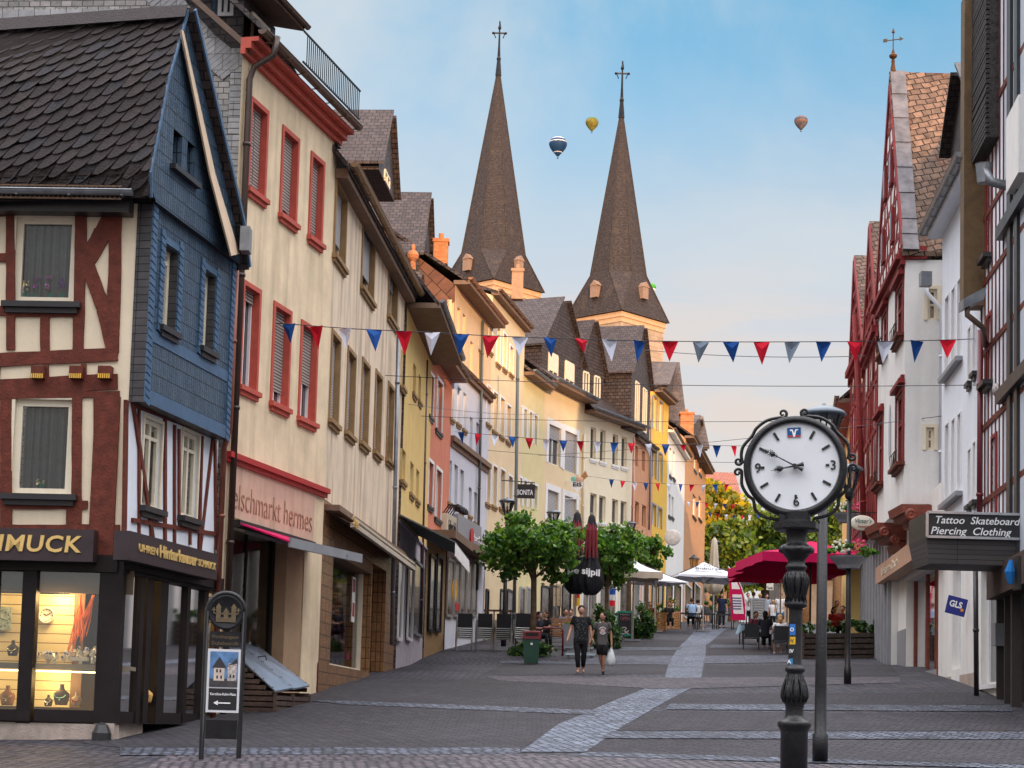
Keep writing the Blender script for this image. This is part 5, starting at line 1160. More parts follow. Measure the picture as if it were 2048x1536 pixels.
m = MB(); zb_ = min(gz(Qg.a.x, Qg.a.y), gz(Qg.b.x, Qg.b.y))-.5; zt_ = zbb_+.3
sw = (Qg.uz(1876, 1250)[0], Qg.uz(1812, 1250)[0], Qg.uz(1870, 1322)[1]-.2, Qg.uz(1850, 1140)[1])
wall(m, Qg, -.3, Qg.len, zb_, zt_, [sw], rev=.9); m.build('ground_floor_wall', M_OFFW, BY)
m = MB(); m.wbox(Qg, Qg.uz(1812,1250)[0]+.01, Qg.len+.01, zb_, Qg.uz(1800, 1262)[1], 0, .02); m.wbox(Qg, sw[0], sw[1], zb_, sw[2], -.9, .01); m.build('grey_plinth', M_GREY, BY)
m = MB(); m.poly([Qg.at(sw[0],sw[2],-.25),Qg.at(sw[1],sw[2],-.25),Qg.at(sw[1],sw[3],-.25),Qg.at(sw[0],sw[3],-.25)]); m.build('shop_window', M_GLASS, BY)
m = MB(); m.poly([Qg.at(sw[0],sw[2],-.92),Qg.at(sw[1],sw[2],-.92),Qg.at(sw[1],sw[3],-.92),Qg.at(sw[0],sw[3],-.92)]); m.build('shop_back', M_DARK, BY)
for u in (sw[0]-.02, sw[0]+(sw[1]-sw[0])*.33, sw[0]+(sw[1]-sw[0])*.6, sw[1]-.05): m = MB(); m.wbox(Qg, u-.03, u+.03, sw[2]-.5, sw[3], -.27, -.2 if abs(u-sw[0]+.02) > .1 else .03); m.build('red_post', M_CARV, BY)
m = MB(); 
for k in range(5): m.wbox(Qg, sw[0]+.1, sw[1]-.1, sw[2]+.3+k*.38, sw[2]+.33+k*.38, -.7, -.5)
for k in range(26): u = sw[0]+.2+random.random()*(sw[1]-sw[0]-.5); j = random.randrange(5); m.cur = 1+k%3; m.wbox(Qg, u, u+.14, sw[2]+.33+j*.38, sw[2]+.33+j*.38+random.uniform(.14,.24), -.66, -.6)
m.build('book_shelves', [M_WOOD, mat('book_white', (.6,.6,.58), .6), mat('book_teal', (.1,.3,.32), .6), mat('book_orange', (.5,.2,.08), .6)], BY)
m = MB(); m.wbox(Qg, sw[0]+.9, sw[0]+1.35, sw[2]+1.0, sw[2]+1.7, -.24, -.235); tag(m.build('window_notice', mat('paper_white', (.7,.7,.7), .6)), 'white paper notice taped inside the book shop window', 'notice')
pipe(BY, [Qg.hit(1782, 1150, .1), Qg.hit(1781, 1300, .1)], .09, M_WHITE)
# signs on the right
def boxsign(name, label, pl, ua_, ub_, z0_, z1_, o1, m_, m2=None):
    t = thing(name, label, 'sign', pl.at((ua_+ub_)/2, z0_, 0)); m = MB(); m.wbox(pl, ua_, ub_, z0_, z1_, .02, o1); m.build('board', m_, t)
    return t
zs0_, zs1_ = Qg.uz(1834, 1113, .45)[1], Qg.uz(1834, 1074, .45)[1]
t = boxsign('shop_sign', 'long salmon-beige fascia sign over the book shop window', Qg, Qg.uz(1848, 1090, .45)[0], Qg.len-.1, zs0_, zs1_, .45, mat('salmon_sign', (.5,.3,.2), .5, .15, 3))
text('lettering', 'Unterm Dach', M_FRAME, t, Qg.at(Qg.len-1.4, zs0_+.12, .452), -Qg.d.to_3d(), (0,0,1), .24, .01, width=3.6)
qs = 32.2; pl = Pl(gxy(1852, 1100, qs), gxy(2052, 1100, qs), toward=(0, 0))
a = pl.uz(1852, 1074); b = pl.uz(2036, 1030)
t = thing('canopy_sign', 'black projecting canopy with white letters Tattoo Skateboard Piercing Clothing', 'sign', pl.at(a[0], a[1], 0))
m = MB(); m.hexa([pl.at(a[0]+.05, pl.uz(1860,1128)[1], .02), pl.at(b[0]+.3, pl.uz(1860,1128)[1], .02), pl.at(b[0]+.3, pl.uz(1860,1128)[1], -1.2), pl.at(a[0]+.05, pl.uz(1860,1128)[1], -1.2), pl.at(a[0], a[1], .03), pl.at(b[0]+.3, a[1], .03), pl.at(b[0]+.3, a[1], -1.4), pl.at(a[0], a[1], -1.4)]); m.build('canopy_box', tiles('dark_planks', (.05,.046,.046), (.07,.062,.062), (.02,.02,.02), 8, .09, .06, .4, .6, shift=0), t)
m = MB(); m.hexa([pl.at(a[0], a[1]+.002, .06), pl.at(b[0], a[1]+.002, .06), pl.at(b[0]+.3, a[1]+.002, -1.4), pl.at(a[0], a[1]+.002, -1.4), pl.at(a[0], b[1], .06), pl.at(b[0], b[1], .06), pl.at(b[0]+.3, b[1], -1.4), pl.at(a[0], b[1], -1.4)]); m.build('board', M_BLACK, t)
m = MB()
for z in (a[1], b[1]): m.bar(pl.at(a[0], z, .08), pl.at(b[0], z, .08), .045)
m.bar(pl.at(a[0], a[1], .08), pl.at(a[0], b[1], .08), .045); m.build('aluminium_frame', M_STEEL, t)
H_ = b[1]-a[1]; xw = pl.d.to_3d(); M_WLET = mat('white_lettering', (.85,.85,.85), .5, 0)
text('lettering', 'Tattoo  Skateboard', M_WLET, t, pl.at(a[0]+.13, a[1]+H_*.56, .062), xw, (0,0,1), H_*.3, .01, shear=.25, width=1.52, bold=.008)
text('lettering', 'Piercing  Clothing', M_WLET, t, pl.at(a[0]+.06, a[1]+H_*.12, .062), xw, (0,0,1), H_*.3, .01, shear=.25, width=1.45, bold=.008)
# parcel flag
c = at(1913, 1212, 38.0); t = thing('parcel_flag', 'small dark blue tilted flag sign with white letters GLS beside the white door', 'sign', c)
ax = Vector((math.cos(R(-13)), 0, math.sin(R(-13)))); ay = Vector((-ax.z, 0, ax.x))
m = MB(); o_ = c-ax*.21-ay*.19; m.para(o_, ax*.42, Vector((0,.025,0)), ay*.38); m.build('panel', mat('royal_blue', (.01,.02,.2), .5, .05), t)
text('lettering', 'GLS', M_WLET, t, o_+ax*.05+ay*.16-Vector((0,.003,0)), ax, ay, .13, .006, bold=.03, width=.27)
m = MB(); m.lathe([(.035,0),(.035,.006)], o_+ax*.34+ay*.13-Vector((0,.004,0)), 12, (0,-1,0)); m.build('emblem', mat('flag_orange', (.8,.3,.02), .5), t)
m = MB(); m.bar(o_+ax*.42+ay*.33, o_+ax*.42+ay*.33+Vector((.35,.05,-.05)), .025); m.build('bracket', M_WFRAME, t)
pa = gp(1953, 1392); dp = thing('drainpipe', 'thin dark drainpipe standing in front of the white shop wall', 'pipe', pa)
pipe(dp, [pa, at(1951, 1130, pa.y)], .05, M_BLACK)
# near timbered house at the right edge
NE = thing('timber_house', 'near white and dark timbered house at the right edge with slate verge and brown fascia', 'house', (q1[0]+2, 32, gz(*q1)))
m = MB(); ztop_ = Q.uz(1990, -60)[1]; wall(m, Q, -3.2, uq(1961), zgf-.1, ztop_, [qr(1975,350,1984,520), qr(1975,640,1984,770), qr(1985,880,1994,1040)], rev=.15); m.build('front_wall', M_WHITE, NE)
for rc in (qr(1975,350,1984,520), qr(1975,640,1984,770), qr(1985,880,1994,1040)): window(NE, Q, rc, .15, 0, M_REDBEAM, M_GLASSD, mull=1, fw=.06, sill=M_BLACK, silld=.2, sur=.08, surm=M_REDBEAM)
m = MB(); uw = uq(1961)
for k in range(11): u = uw-.15-k*.42; m.wbox(Q, u-.035, u+.035, zgf, ztop_, 0, .02)
for y in (240, 430, 560, 700, 850, 1000): z = Q.uz(1975, y)[1]; m.wbox(Q, -3.2, uw, z-.06, z+.06, 0, .03)
m.build('timber_frame', M_BEAM, NE)
m = MB(); za = Q.uz(1960, 572, .35)[1]; m.wbox(Q, uw-.45, uw+.05, za, ztop_, .0, .42); m.build('fascia_post', mat('brown_fascia', (.14,.09,.045), .6, .25, 3, .4, 30), NE)
m = MB(); z = Q.uz(1980, 310)[1]
while z < ztop_: m.wbox(Q, uw-2.2, uw-.47, z, z+.075, 0, .26+.02*random.random()); m.wbox(Q, uw-2.2, uw-.47, z+.075, z+.1, 0, .2); z += .1
m.build('verge_slates', mat('dark_mossy_slate', (.05,.045,.045), .8, .5, 14, .8, 30), NE)
hp = MB(); c = Q.hit(1967, 330, .55); hp.lathe([(.12,-.35),(.15,0),(.16,.02)], c, 12); hp.build('rainwater_hopper', M_ZINC, NE)
pipe(NE, [c+Vector((0,-.05,-.1)), c+Vector((.12,-.1,-.35)), c+Vector((.6,-.2,-.5))], .09, M_ZINC)
hp = MB(); c = Q.hit(1945, 600, .5); hp.hexa([c+Vector(v_) for v_ in ((-.2,-.1,-.2),(.2,-.1,0),(.2,.3,0),(-.2,.3,-.2),(-.2,-.1,0),(.25,-.1,.25),(.25,.3,.25),(-.2,.3,0))]); hp.build('gutter_end', M_ZINC, NE)
pipe(NE, [c+Vector((-.1,0,-.1)), c+Vector((-.1,0,-.3)), c+Vector((.22,.0,-.55)), Q.hit(1970, 690, .05)], .06, M_GUT)
pipe(NE, [Q.hit(1961, 660, .12), Q.hit(1959, 1100, .12)], .06, mat('wine_pipe', (.13,.015,.02), .4))
# projecting window box and console at far right edge
m = MB(); a = Q.uz(2015, 250, .25); m.wbox(QN, QN.uz(2060,300)[0], QN.uz(2034,300)[0], QN.uz(2036,385)[1], QN.uz(2036,235)[1], 0, .2); m.build('oriel', M_OFFW, NE)
m = MB(); m.wbox(QN, 0, QN.len, QN.uz(2030,1120)[1], ztop_, -.2, 0); m.build('side_wall', mat('blue_grey_wall', (.45,.5,.56), .85, .05), NE)
m = MB()
for x in (2020, 2034): m.wbox(QN, QN.uz(x+6,600)[0], QN.uz(x,600)[0], QN.uz(2030,1120)[1], ztop_, 0, .06)
for y in (400, 745): z = QN.uz(2040, y)[1]; m.wbox(QN, 0, QN.len, z-.25, z, 0, .14)
m.build('dark_timber', M_BLACK, NE)
m = MB(); g0 = gz(*q1)-1; 
for x, wd in ((2006, 10), (2022, 8), (2036, 14)): 
    u = QN.uz(x, 1300)[0]; m.wbox(QN, u-wd/200, u+wd/200, g0, QN.uz(2030,1150)[1], -.05, .12)
m.build('shopfront_post', mat('dark_brown_post', (.04,.03,.028), .5, .2), NE)
m = MB(); m.wbox(QN, 0, QN.len, g0, QN.uz(2030,1120)[1], -.3, -.28); m.build('shop_back', M_DARK, NE)
m = MB(); m.wbox(QN, 0, QN.len, QN.uz(2030,1190)[1], QN.uz(2030,1128)[1], -.1, .3); m.build('shop_lintel', M_WOOD, NE)
m = MB(); a = QN.hit(2034, 1180, .45); m.box(a, .06, .3, .55); m.cur = 1; m.tube([a+Vector((-.1,0,.5)), a+Vector((-.12,0,.3)), a+Vector((-.1,0,.1))], [.03,.09,.05], 8); tag(m.build('hanging_towel', [M_BLACK, mat('blue_cloth', (.01,.12,.35), .8)]), 'blue tassel cloth hanging from the right shop bracket', 'cloth')
m = MB(); a = Q.hit(1997, 1292, .1); m.box(a, .2, .3, .42); tag(m.build('letterbox', M_GREY), 'grey letterbox on the wall by the right-hand shop', 'letterbox')
# globe lamps
for k, (x, y, r_, D) in enumerate(((2000,780,.155,34.6),(1996,822,.155,36.4),(1989,856,.155,38.4),(1984,881,.155,40.2))):
    c = at(x, y, D); t = thing('globe_lamp', ['topmost, nearest', 'second from the top', 'third from the top', 'lowest, farthest'][k]+' bubble-glass globe lamp on a black bracket at the right wall', 'wall lamp', c, group='globe lamps on the right wall')
    m = MB(); m.ball(c, r_, n=24); m.build('globe', mat('bubble_glass', (.4,.37,.36), .12, .5, 60, 1, 90, metal=.5), t, True)
    m = MB(); m.lathe([(.07,-.2),(.08,-.12)], c, 10); m.bar(c-Vector((0,0,.38)), c-Vector((0,0,.14)), .07); m.bar(c-Vector((0,0,.2)), c-Vector((-.42,0,.2)), .05); m.box(c+Vector((.42,0,-.3)), .04, .06, .2); m.build('bracket', M_BLACK, t)
# ---- half-timbered red and white houses further up
def tframe(name, label, A, B, ytop, yapex, xapex, base, D_, roofm, gab=True):
    a, b = gxy(*A), gxy(*B); pl = Pl(a, b, toward=(0, 70)); t = thing(name, label, 'house', (a[0]+2, a[1]+1, gz(*a)))
    ze = pl.uz(A[0], ytop)[1]; zb = gz(*a)-.4; z1 = pl.uz(A[0], base)[1]
    m = MB(); wall(m, pl, 0, pl.len, z1, ze, [], 0); wall(m, pl, 0, pl.len, zb, z1+.3, [], -.4); m.poly([pl.at(0,z1,0), pl.at(pl.len,z1,0), pl.at(pl.len,z1,-.4), pl.at(0,z1,-.4)])
    m.poly([pl.at(0,zb,-.4), pl.at(0,z1+.3,-.4), pl.at(0,z1+.3,-6), pl.at(0,zb,-6)])
    m.poly([pl.at(0,z1,0), pl.at(0,ze,0), pl.at(0,ze,-8), pl.at(0,z1,-8)]); ap = pl.uz(xapex, yapex)
    if gab: m.poly([pl.at(0,ze,0), pl.at(pl.len,ze,0), pl.at(ap[0],ap[1],0)])
    m.build('front_wall', M_OFFW, t)
    m = MB(); nv = int(pl.len/.8); nf = int((ze-z1)/1.25); n3_ = pl.n.to_3d()
    for j in range(nf+1): z = z1+(ze-z1)*j/nf; m.bar(pl.at(0, z, .02), pl.at(pl.len, z, .02), .05, .14, up=(0,0,1))
    for i in range(nv+1):
        u = pl.len*i/nv; m.bar(pl.at(u, z1, .03), pl.at(u, ze, .02), .13, .05, up=n3_)
        for j in range(0, nf):
            if i < nv and random.random() < .6: za = z1+(ze-z1)*j/nf; zb2 = z1+(ze-z1)*(j+1)/nf; s = random.choice((0,1)); m.bar(pl.at(u+s*pl.len/nv, za, .03), pl.at(u+(1-s)*pl.len/nv, zb2, .03), .1, .05, up=n3_)
    if gab:
        for k in range(1, 6): 
            z = ze+(ap[1]-ze)*k/6; f = k/6; m.bar(pl.at(ap[0]*f, z, .03), pl.at(pl.len-(pl.len-ap[0])*f, z, .03), .1, .15, up=(0,0,1))
        for k in range(1, 5): u = pl.len*k/5; f = min(u/max(ap[0],.1), (pl.len-u)/max(pl.len-ap[0],.1)); m.bar(pl.at(u, ze, .03), pl.at(u, ze+(ap[1]-ze)*max(0,f), .03), .14, .1, up=n3_)
    m.build('timber_frame', M_REDBEAM, t)
    for i in range(0, nv, 2):
        for j in range(1, nf, 2):
            if j < nf: 
                u = pl.len*(i+.5)/nv; z = z1+(ze-z1)*(j+.1)/nf; r_ = MB(); r_.wbox(pl, u-.33, u+.33, z, z+1.1, 0, .04); w = r_.build('window', M_REDBEAM, t); r_ = MB(); r_.wbox(pl, u-.25, u+.25, z+.08, z+1.02, .04, .05); r_.build('pane', M_GLASSD, w)
    m = MB(); RX = Vector((9,0,0))
    if gab:
        P = [pl.at(-.2, ze-.25, .08), pl.at(ap[0], ap[1]+.2, .08), pl.at(pl.len+.2, ze-.25, .08)]
        for p_, q_ in zip(P, P[1:]): m.slab([p_, q_, q_+RX, p_+RX], (0,0,-.14))
        v = MB()
        for p_, q_ in zip(P, P[1:]): v.bar(p_-Vector((0,0,.2)), q_-Vector((0,0,.2)), .3, .06, up=n3_)
        v.build('bargeboard', M_REDBEAM, t)
    else:
        e0, e1 = pl.at(-.2, ze, .5), pl.at(pl.len+.2, ze, .5); up = Vector((4,0,4)); m.slab([e0, e1, e1+up, e0+up], (0,0,-.14))
    m.build('roof', roofm, t)
    m = MB(); m.wbox(pl, -.1, pl.len+.1, ze-.2, ze+.0, 0, .22); m.wbox(pl, -.05, pl.len+.05, ze-.32, ze-.2, 0, .12); m.build('jetty_cornice', M_REDBEAM, t)
    return t, pl
t1, pl1 = tframe('half_timbered_house', 'tall red and white half-timbered house next to the white corner house', (1755,1100,50), (1727,1100,55), 660, 455, 1744, 1050, 50, M_SLATE_MOSS)
t2, pl2 = tframe('half_timbered_house', 'farther red and white half-timbered house with the lower narrow gable', (1727,1100,55), (1700,1100,60), 690, 522, 1713, 1050, 55, M_SLATE_MOSS)
for pl_, t_ in ((pl1, t1), (pl2, t2)):
    m = MB(); zb_ = gz(pl_.a.x, pl_.a.y)-.5; zt_ = pl_.uz(1740, 1110)[1]
    for k in range(5): u = pl_.len*(k+.1)/5; m.wbox(pl_, u, u+.35, zb_, pl_.uz(1740, 1060)[1], -.4, -.3); m.build('grey_pilaster', M_GREY, t_); m = MB()
pipe(t1, [pl1.at(2.6, pl1.uz(1740,640)[1], .5), pl1.at(2.6, pl1.uz(1740,1080)[1], .15)], .08, M_REDBEAM)
a_, b_ = (1700, 1100, 60.2), (1690, 1100, 68)
tx, px_, zex, zbx = house('ochre_house', 'small ochre house behind the half-timbered fronts on the right', (1703,1100,60.5), (1684,1100,72), (1700, 835), M_YEL, [], rise=4, ov=.5, depth=8, toward=(0,70), roofm=M_SLATE_WARM)
# ---------------------------------------------------------------- church with two spires
M_SPIRE = tiles('spire_slate', (.04,.031,.03), (.064,.05,.047), (.022,.017,.017), .22, .16, .08, .5, .7, jit=.35, moss=(.12,.085,.055), mossamt=.3)
M_STONE = tiles('church_stone', (.38,.28,.2), (.46,.34,.25), (.3,.23,.17), .9, .5, .04, .4, .85, jit=.2)
CH = thing('church', 'twin-towered stone church with tall slate broach spires rising over the roofs', 'church', (at(1120, 900, 168).x, 168, 10.2))
def spire(cx, D, yap, yeave, wpx, yneedle, dy, yaw, parent, rr=.8):
    top = at(cx, yap, D); k = ppm(D); ce = at(cx-(yeave-yap)*.02, yeave, D); bx, by = ce.x, D; ze = ce.z; zt = top.z; zb = gz(bx, by)-1
    w2 = wpx/k/2/ (abs(math.cos(yaw))+abs(math.sin(yaw)))      # half side
    t = MB(); t.box((bx, by, zb), 2*w2*.93, 2*w2*.93, ze-zb, yaw); tw_ = t.build('tower', M_STONE, parent)
    c = MB()
    for z_, e in ((ze-.5, .98), (ze-.95, .95)): c.box((bx, by, z_), 2*w2*e, 2*w2*e, .45, yaw)
    c.build('cornice', mat('pale_cornice', (.62,.4,.24), .8), tw_)
    hk = zt-ze; kz = ze+hk*dy; r8 = w2*rr                       # height and radius where the skirt turns octagonal
    s = MB(); sq = [Vector((bx+w2*math.sqrt(2)*1.04*math.cos(yaw+math.pi/4+i*math.pi/2), by+w2*math.sqrt(2)*1.04*math.sin(yaw+math.pi/4+i*math.pi/2), ze)) for i in range(4)]
    oc = [Vector((bx+r8/math.cos(math.pi/8)*math.cos(yaw+math.pi/8+i*math.pi/4), by+r8/math.cos(math.pi/8)*math.sin(yaw+math.pi/8+i*math.pi/4), kz)) for i in range(8)]
    tp = [Vector((bx+.22*math.cos(yaw+math.pi/8+i*math.pi/4), by+.22*math.sin(yaw+math.pi/8+i*math.pi/4), zt)) for i in range(8)]
    for i in range(4):
        # octagon vertices 2i and 2i+1 flank the corner i
        a, b = oc[2*i], oc[2*i+1]; s.poly([sq[i], a, b] if 0 else [sq[i], b, a]); s.poly([sq[i], sq[(i+1) % 4], oc[(2*i+2) % 8], b])
    for i in range(8): s.poly([oc[i], oc[(i+1) % 8], tp[(i+1) % 8], tp[i]])
    s.poly(sq); s.build('spire', M_SPIRE, tw_)
    h = MB()
    for i in range(8): h.tube([oc[i], tp[i]], [.09, .03], 5)
    for i in range(4):
        h.tube([sq[i], oc[2*i]], .07, 5); h.tube([sq[i], oc[2*i+1]], .07, 5)
    h.build('hip_slates', mat('lichen_slate', (.055,.042,.034), .8, .4, 3), tw_)
    n = MB(); zn = at(cx, yneedle, D).z; H_ = zn-zt
    n.lathe([(.3,0),(.26,H_*.1),(.16,H_*.3),(.1,H_*.55),(.06,H_)], (bx, by, zt), 8); n.lathe([(.18,0),(.22,.2),(.15,.4)], (bx,by,zt+H_*.28), 8)
    cz = zt+H_*.78; n.bar((bx-.55, by, cz), (bx+.55, by, cz), .12); n.ball((bx-.6,by,cz), .14, n=8); n.ball((bx+.6,by,cz), .14, n=8); n.ball((bx,by,cz+.5), .17, n=8)
    n.tube([(bx-.35,by,cz-.5),(bx-.5,by,cz-.1)], .05, 6); n.tube([(bx+.35,by,cz-.5),(bx+.5,by,cz-.1)], .05, 6); n.tube([(bx,by,zn-.7),(bx+.05,by,zn-.1)], [.17,.03], 8)
    n.build('spire_cross', M_IRON, tw_)
    for i in range(4):                                           # dormers on the skirt
        if i not in (1, 2, 3): pass
        m_ = (sq[i]+sq[(i+1) % 4])/2; n2 = Vector((m_.x-bx, m_.y-by, 0)).normalized(); p_ = m_.lerp((oc[(2*i+1) % 8]+oc[(2*i+2) % 8])/2, .42); e_ = Vector((-n2.y, n2.x, 0))
        d_ = MB(); b0 = p_-n2*.9-Vector((0,0,.1)); d_.para(b0-e_*.45, e_*.8, n2*1.25, (0,0,1.1)); d_.slab([b0-e_*.5+Vector((0,0,1.1))+n2*1.3, b0+e_*.5+Vector((0,0,1.1))+n2*1.3, b0+Vector((0,0,1.6))+n2*1.3], -n2*1.6)
        d_.build('spire_dormer', mat('dormer_wood', (.3,.2,.15), .8), tw_)
    return bx, by, ze, w2, tw_
YAW = R(45+2)
b1 = spire(993, 168, 152, 582, 205, 42, .155, YAW, CH, .88)
b2 = spire(1242, 165, 236, 643, 205, 122, .215, YAW, CH, .76)
# pale yellow patch on the right face of the right tower
pl = None
m = MB(); bx, by, ze, w2, tw_ = b2; n2 = Vector((math.cos(YAW-math.pi/2), math.sin(YAW-math.pi/2), 0)); e_ = Vector((-n2.y, n2.x, 0)); c = Vector((bx, by, ze-5.2))+n2*(w2*.935)
m.para(c-e_*1.2-Vector((0,0,5)), e_*2.4, n2*.03, (0,0,7)); m.build('pale_patch', mat('pale_patch', (.8,.6,.3), .8), tw_)
n2 = Vector((math.cos(YAW+math.pi), math.sin(YAW+math.pi), 0))
# nave roof between and behind
m = MB(); p0 = Vector((b1[0], 172, 10)); p1 = Vector((b2[0], 170, 10)); zr = b2[2]-6; zv = zr-7
m.slab([(b1[0]+2, 171, zv), (b2[0]-2, 171, zv), (b2[0]-2, 176, zr), (b1[0]+2, 176, zr)], (0,0,-.3)); m.build('nave_roof', M_SPIRE, CH)
m = MB(); m.box(((b1[0]+b2[0])/2, 175, 9), b2[0]-b1[0]-4, 7, zv-9); m.build('nave_wall', M_STONE, CH)
# roofs standing before the church
def gabled(name, label, xl, xr, D, yb, ye, yr, wm, rm, depth=8, ridge='x', cat='house', wins=()):
    a, b = at(xl, ye, D), at(xr, ye, D); zr = at((xl+xr)/2, yr, D+depth/2 if ridge == 'x' else D).z; zb = gz(a.x, D)-.5; t = thing(name, label, cat, ((a.x+b.x)/2, D+depth/2, zb+.5))
    m = MB(); m.hexa([(a.x,D,zb),(b.x,D,zb),(b.x,D+depth,zb),(a.x,D+depth,zb),(a.x,D,a.z),(b.x,D,b.z),(b.x,D+depth,b.z),(a.x,D+depth,a.z)]); r = MB(); xm = (a.x+b.x)/2; ym = D+depth/2; z = a.z
    if ridge == 'x':
        for x_ in (a.x+.003, b.x-.003): m.poly([(x_,D,z),(x_,D+depth,z),(x_,ym,zr)])
        for s in (-1, 1): r.slab([(a.x-.3,ym+s*(depth/2+.4),z-.3),(b.x+.3,ym+s*(depth/2+.4),z-.3),(b.x+.3,ym,zr),(a.x-.3,ym,zr)], (0,0,.15))
    else:
        m.poly([(a.x,D+.003,z),(b.x,D+.003,z),(xm,D+.003,zr)])
        for s in (-1, 1): r.slab([(xm+s*((b.x-a.x)/2+.3),D-.3,z-.3),(xm+s*((b.x-a.x)/2+.3),D+depth,z-.3),(xm,D+depth,zr),(xm,D-.3,zr)], (0,0,.15))
    m.build('walls', wm, t); r.build('roof', rm, t)
    pl_ = Pl((a.x, D), (b.x, D), toward=(0, 0))
    for w_ in wins:
        rc = rect(pl_, *w_); f = MB(); f.wbox(pl_, rc[0]-.1, rc[1]+.1, rc[2]-.1, rc[3]+.1, .0, .08); w = f.build('window_frame', M_FRAME, t); f = MB(); f.wbox(pl_, *rc, .08, .1); f.build('pane', M_GLASSD, w)
    return t
gabled('brown_roof_house', 'house under a broad mossy brown roof below the left church tower', 1020, 1118, 92, 720, 720, 612, mat('brown_boards', (.12,.05,.035), .7, .2), tiles('brown_moss_slate', (.1,.045,.035), (.14,.065,.05), (.03,.02,.02), .25, .18, .1, .8, .8, moss=(.3,.25,.2), mossamt=.6, jit=.4), 10)
gabled('gabled_house', 'small yellow timbered gable peeking up before the left church tower', 1003, 1052, 96, 660, 640, 585, M_SAND, M_SLATE_WARM, 8, 'y', wins=[(1018,618,1030,650)])
gabled('slate_roof_house', 'slate roof with ridge below the right church tower', 1185, 1290, 112, 760, 745, 658, M_STONE, M_SLATE_WARM, 10)
gabled('dark_roof_house', 'dark roof right of the right church tower', 1296, 1362, 112, 860, 840, 728, M_STONE, M_SLATE_WARM, 10)
gabled('reddish_roof_house', 'far house with reddish hipped roof behind the yellow tree', 1400, 1482, 150, 1060, 1010, 948, M_SOFFIT, tiles('red_roof_tile', (.3,.11,.08), (.38,.15,.1), (.12,.05,.04), .3, .3, .08, .6, .8), 14)
gabled('slate_end_house', 'slate-roofed house with a projecting beam at the end of the row', 1380, 1409, 122, 900, 890, 836, M_OFFW, M_SLATE_WARM, 8)
gabled('far_house', 'drab house closing the street behind the magenta parasols', 1560, 1700, 140, 1300, 1150, 1110, mat('drab_wall', (.16,.14,.12), .9, .2, 1), M_SLATE, 10)
# ---------------------------------------------------------------- street clock
cp = at(1588, 1500, 20.0); cb = Vector((cp.x, 20.0, gz(cp.x, 20.0)-.02))
CK = thing('street_clock', 'black cast-iron street clock with white dial, scrollwork and acanthus column', 'clock', cb)
zc_at = lambda y: at(1588, y, 20.0).z
prf = [(27,1640),(27,1465),(28,1461),(33,1452),(34,1446),(30,1442),(20,1436),(18,1430),(18,1416),(19,1410),(22,1404),(25,1394),(24,1380),(19,1362),(16,1350),(15,1346),(20,1342),(20,1336),(15,1333),(13.5,1328),(13.5,1222),(14,1217),(22,1213),(22,1207),(17,1200),(19,1186),(23,1172),(24,1158),(20,1146),(17,1141),(21,1138),(21,1132),(17,1129),(18,1119),(23,1114),(24,1109),(32,1105),(33,1098),(28,1092),(21,1087),(20,1075),(22,1064),(27,1058)]
def leaf(a, h):
    for lo, hi in ((1146,1207),(1348,1405),(1087,1110)):
        if zc_at(hi) < h+0 < zc_at(lo): 
            t_ = (h-zc_at(hi))/(zc_at(lo)-zc_at(hi)); return 1+.09*math.cos(8*a)*math.sin(math.pi*t_)+.05*abs(math.cos(8*a+9*t_*math.pi))
    return 1
m = MB(); pz = [(r_/180., zc_at(y)) for r_, y in prf]; dn_ = []
for (r0, z0_), (r1, z1_) in zip(pz, pz[1:]):
    n = max(1, int(abs(z1_-z0_)/.02)) if any(zc_at(hi)-.01 < z0_ < zc_at(lo)+.01 for lo, hi in ((1146,1207),(1348,1405),(1087,1110))) else 1
    dn_ += [(r0+(r1-r0)*i/n, z0_+(z1_-z0_)*i/n) for i in range(n)]
dn_.append(pz[-1]); m.lathe(dn_, (cp.x, 20, 0), 64, None, leaf); M_CAST = mat('cast_iron', (.014,.014,.016), .34, .3, 8, .3, 40, metal=.2, spec=.45)
m.build('column', M_CAST, CK, True)
m = MB(); m.lathe([(.24,zc_at(1062)),(.255,zc_at(1058)),(.255,zc_at(1047)),(.2,zc_at(1044)),(.15,zc_at(1040)),(.15,zc_at(1025))], (cp.x,20,0), 8); m.build('capital', M_CAST, CK)
m = MB()
NP = list(zip(*sorted((p[1], p[0]) for p in pz)))
for k in range(14):                                             # carved leaves laid on the bulges
    for lo, hi, rr in ((1146,1205,.135),(1350,1405,.14)):
        a = 2*math.pi*k/14
        for s_ in (-1, 1):
            P = []
            for i in range(6):
                t_ = i/5; z = zc_at(hi)+(zc_at(lo)-zc_at(hi))*t_; ri = float(np.interp(z, NP[0], NP[1]))
                aa = a+s_*.19*math.sin(math.pi*t_); P.append((cp.x+ri*1.07*math.cos(aa), 20+ri*1.07*math.sin(aa), z))
            m.tube(P, [.004,.009,.01,.009,.007,.003], 5)
m.build('acanthus_leaves', M_CAST, CK, True)
yaw = R(-12); nx_ = Vector((math.sin(yaw), -math.cos(yaw), 0)); ex = Vector((math.cos(yaw), math.sin(yaw), 0)); ez = Vector((0,0,1))
ro = R(2.2); ex, ez = ex*math.cos(ro)+ez*math.sin(ro), ez*math.cos(ro)-ex*math.sin(ro)
cc = at(1590, 933, 19.98); c_ = cc+nx_*.0
m = MB(); m.lathe([(.5,-.26),(.55,-.24),(.575,-.15),(.575,.0),(.565,.03),(.53,.045),(.505,.04),(.495,.01),(.495,-.02)], c_, 72, nx_, None, False); m.lathe([(.001,-.26),(.5,-.26)], c_, 72, nx_, None, False); m.build('clock_case', M_CAST, CK, True)
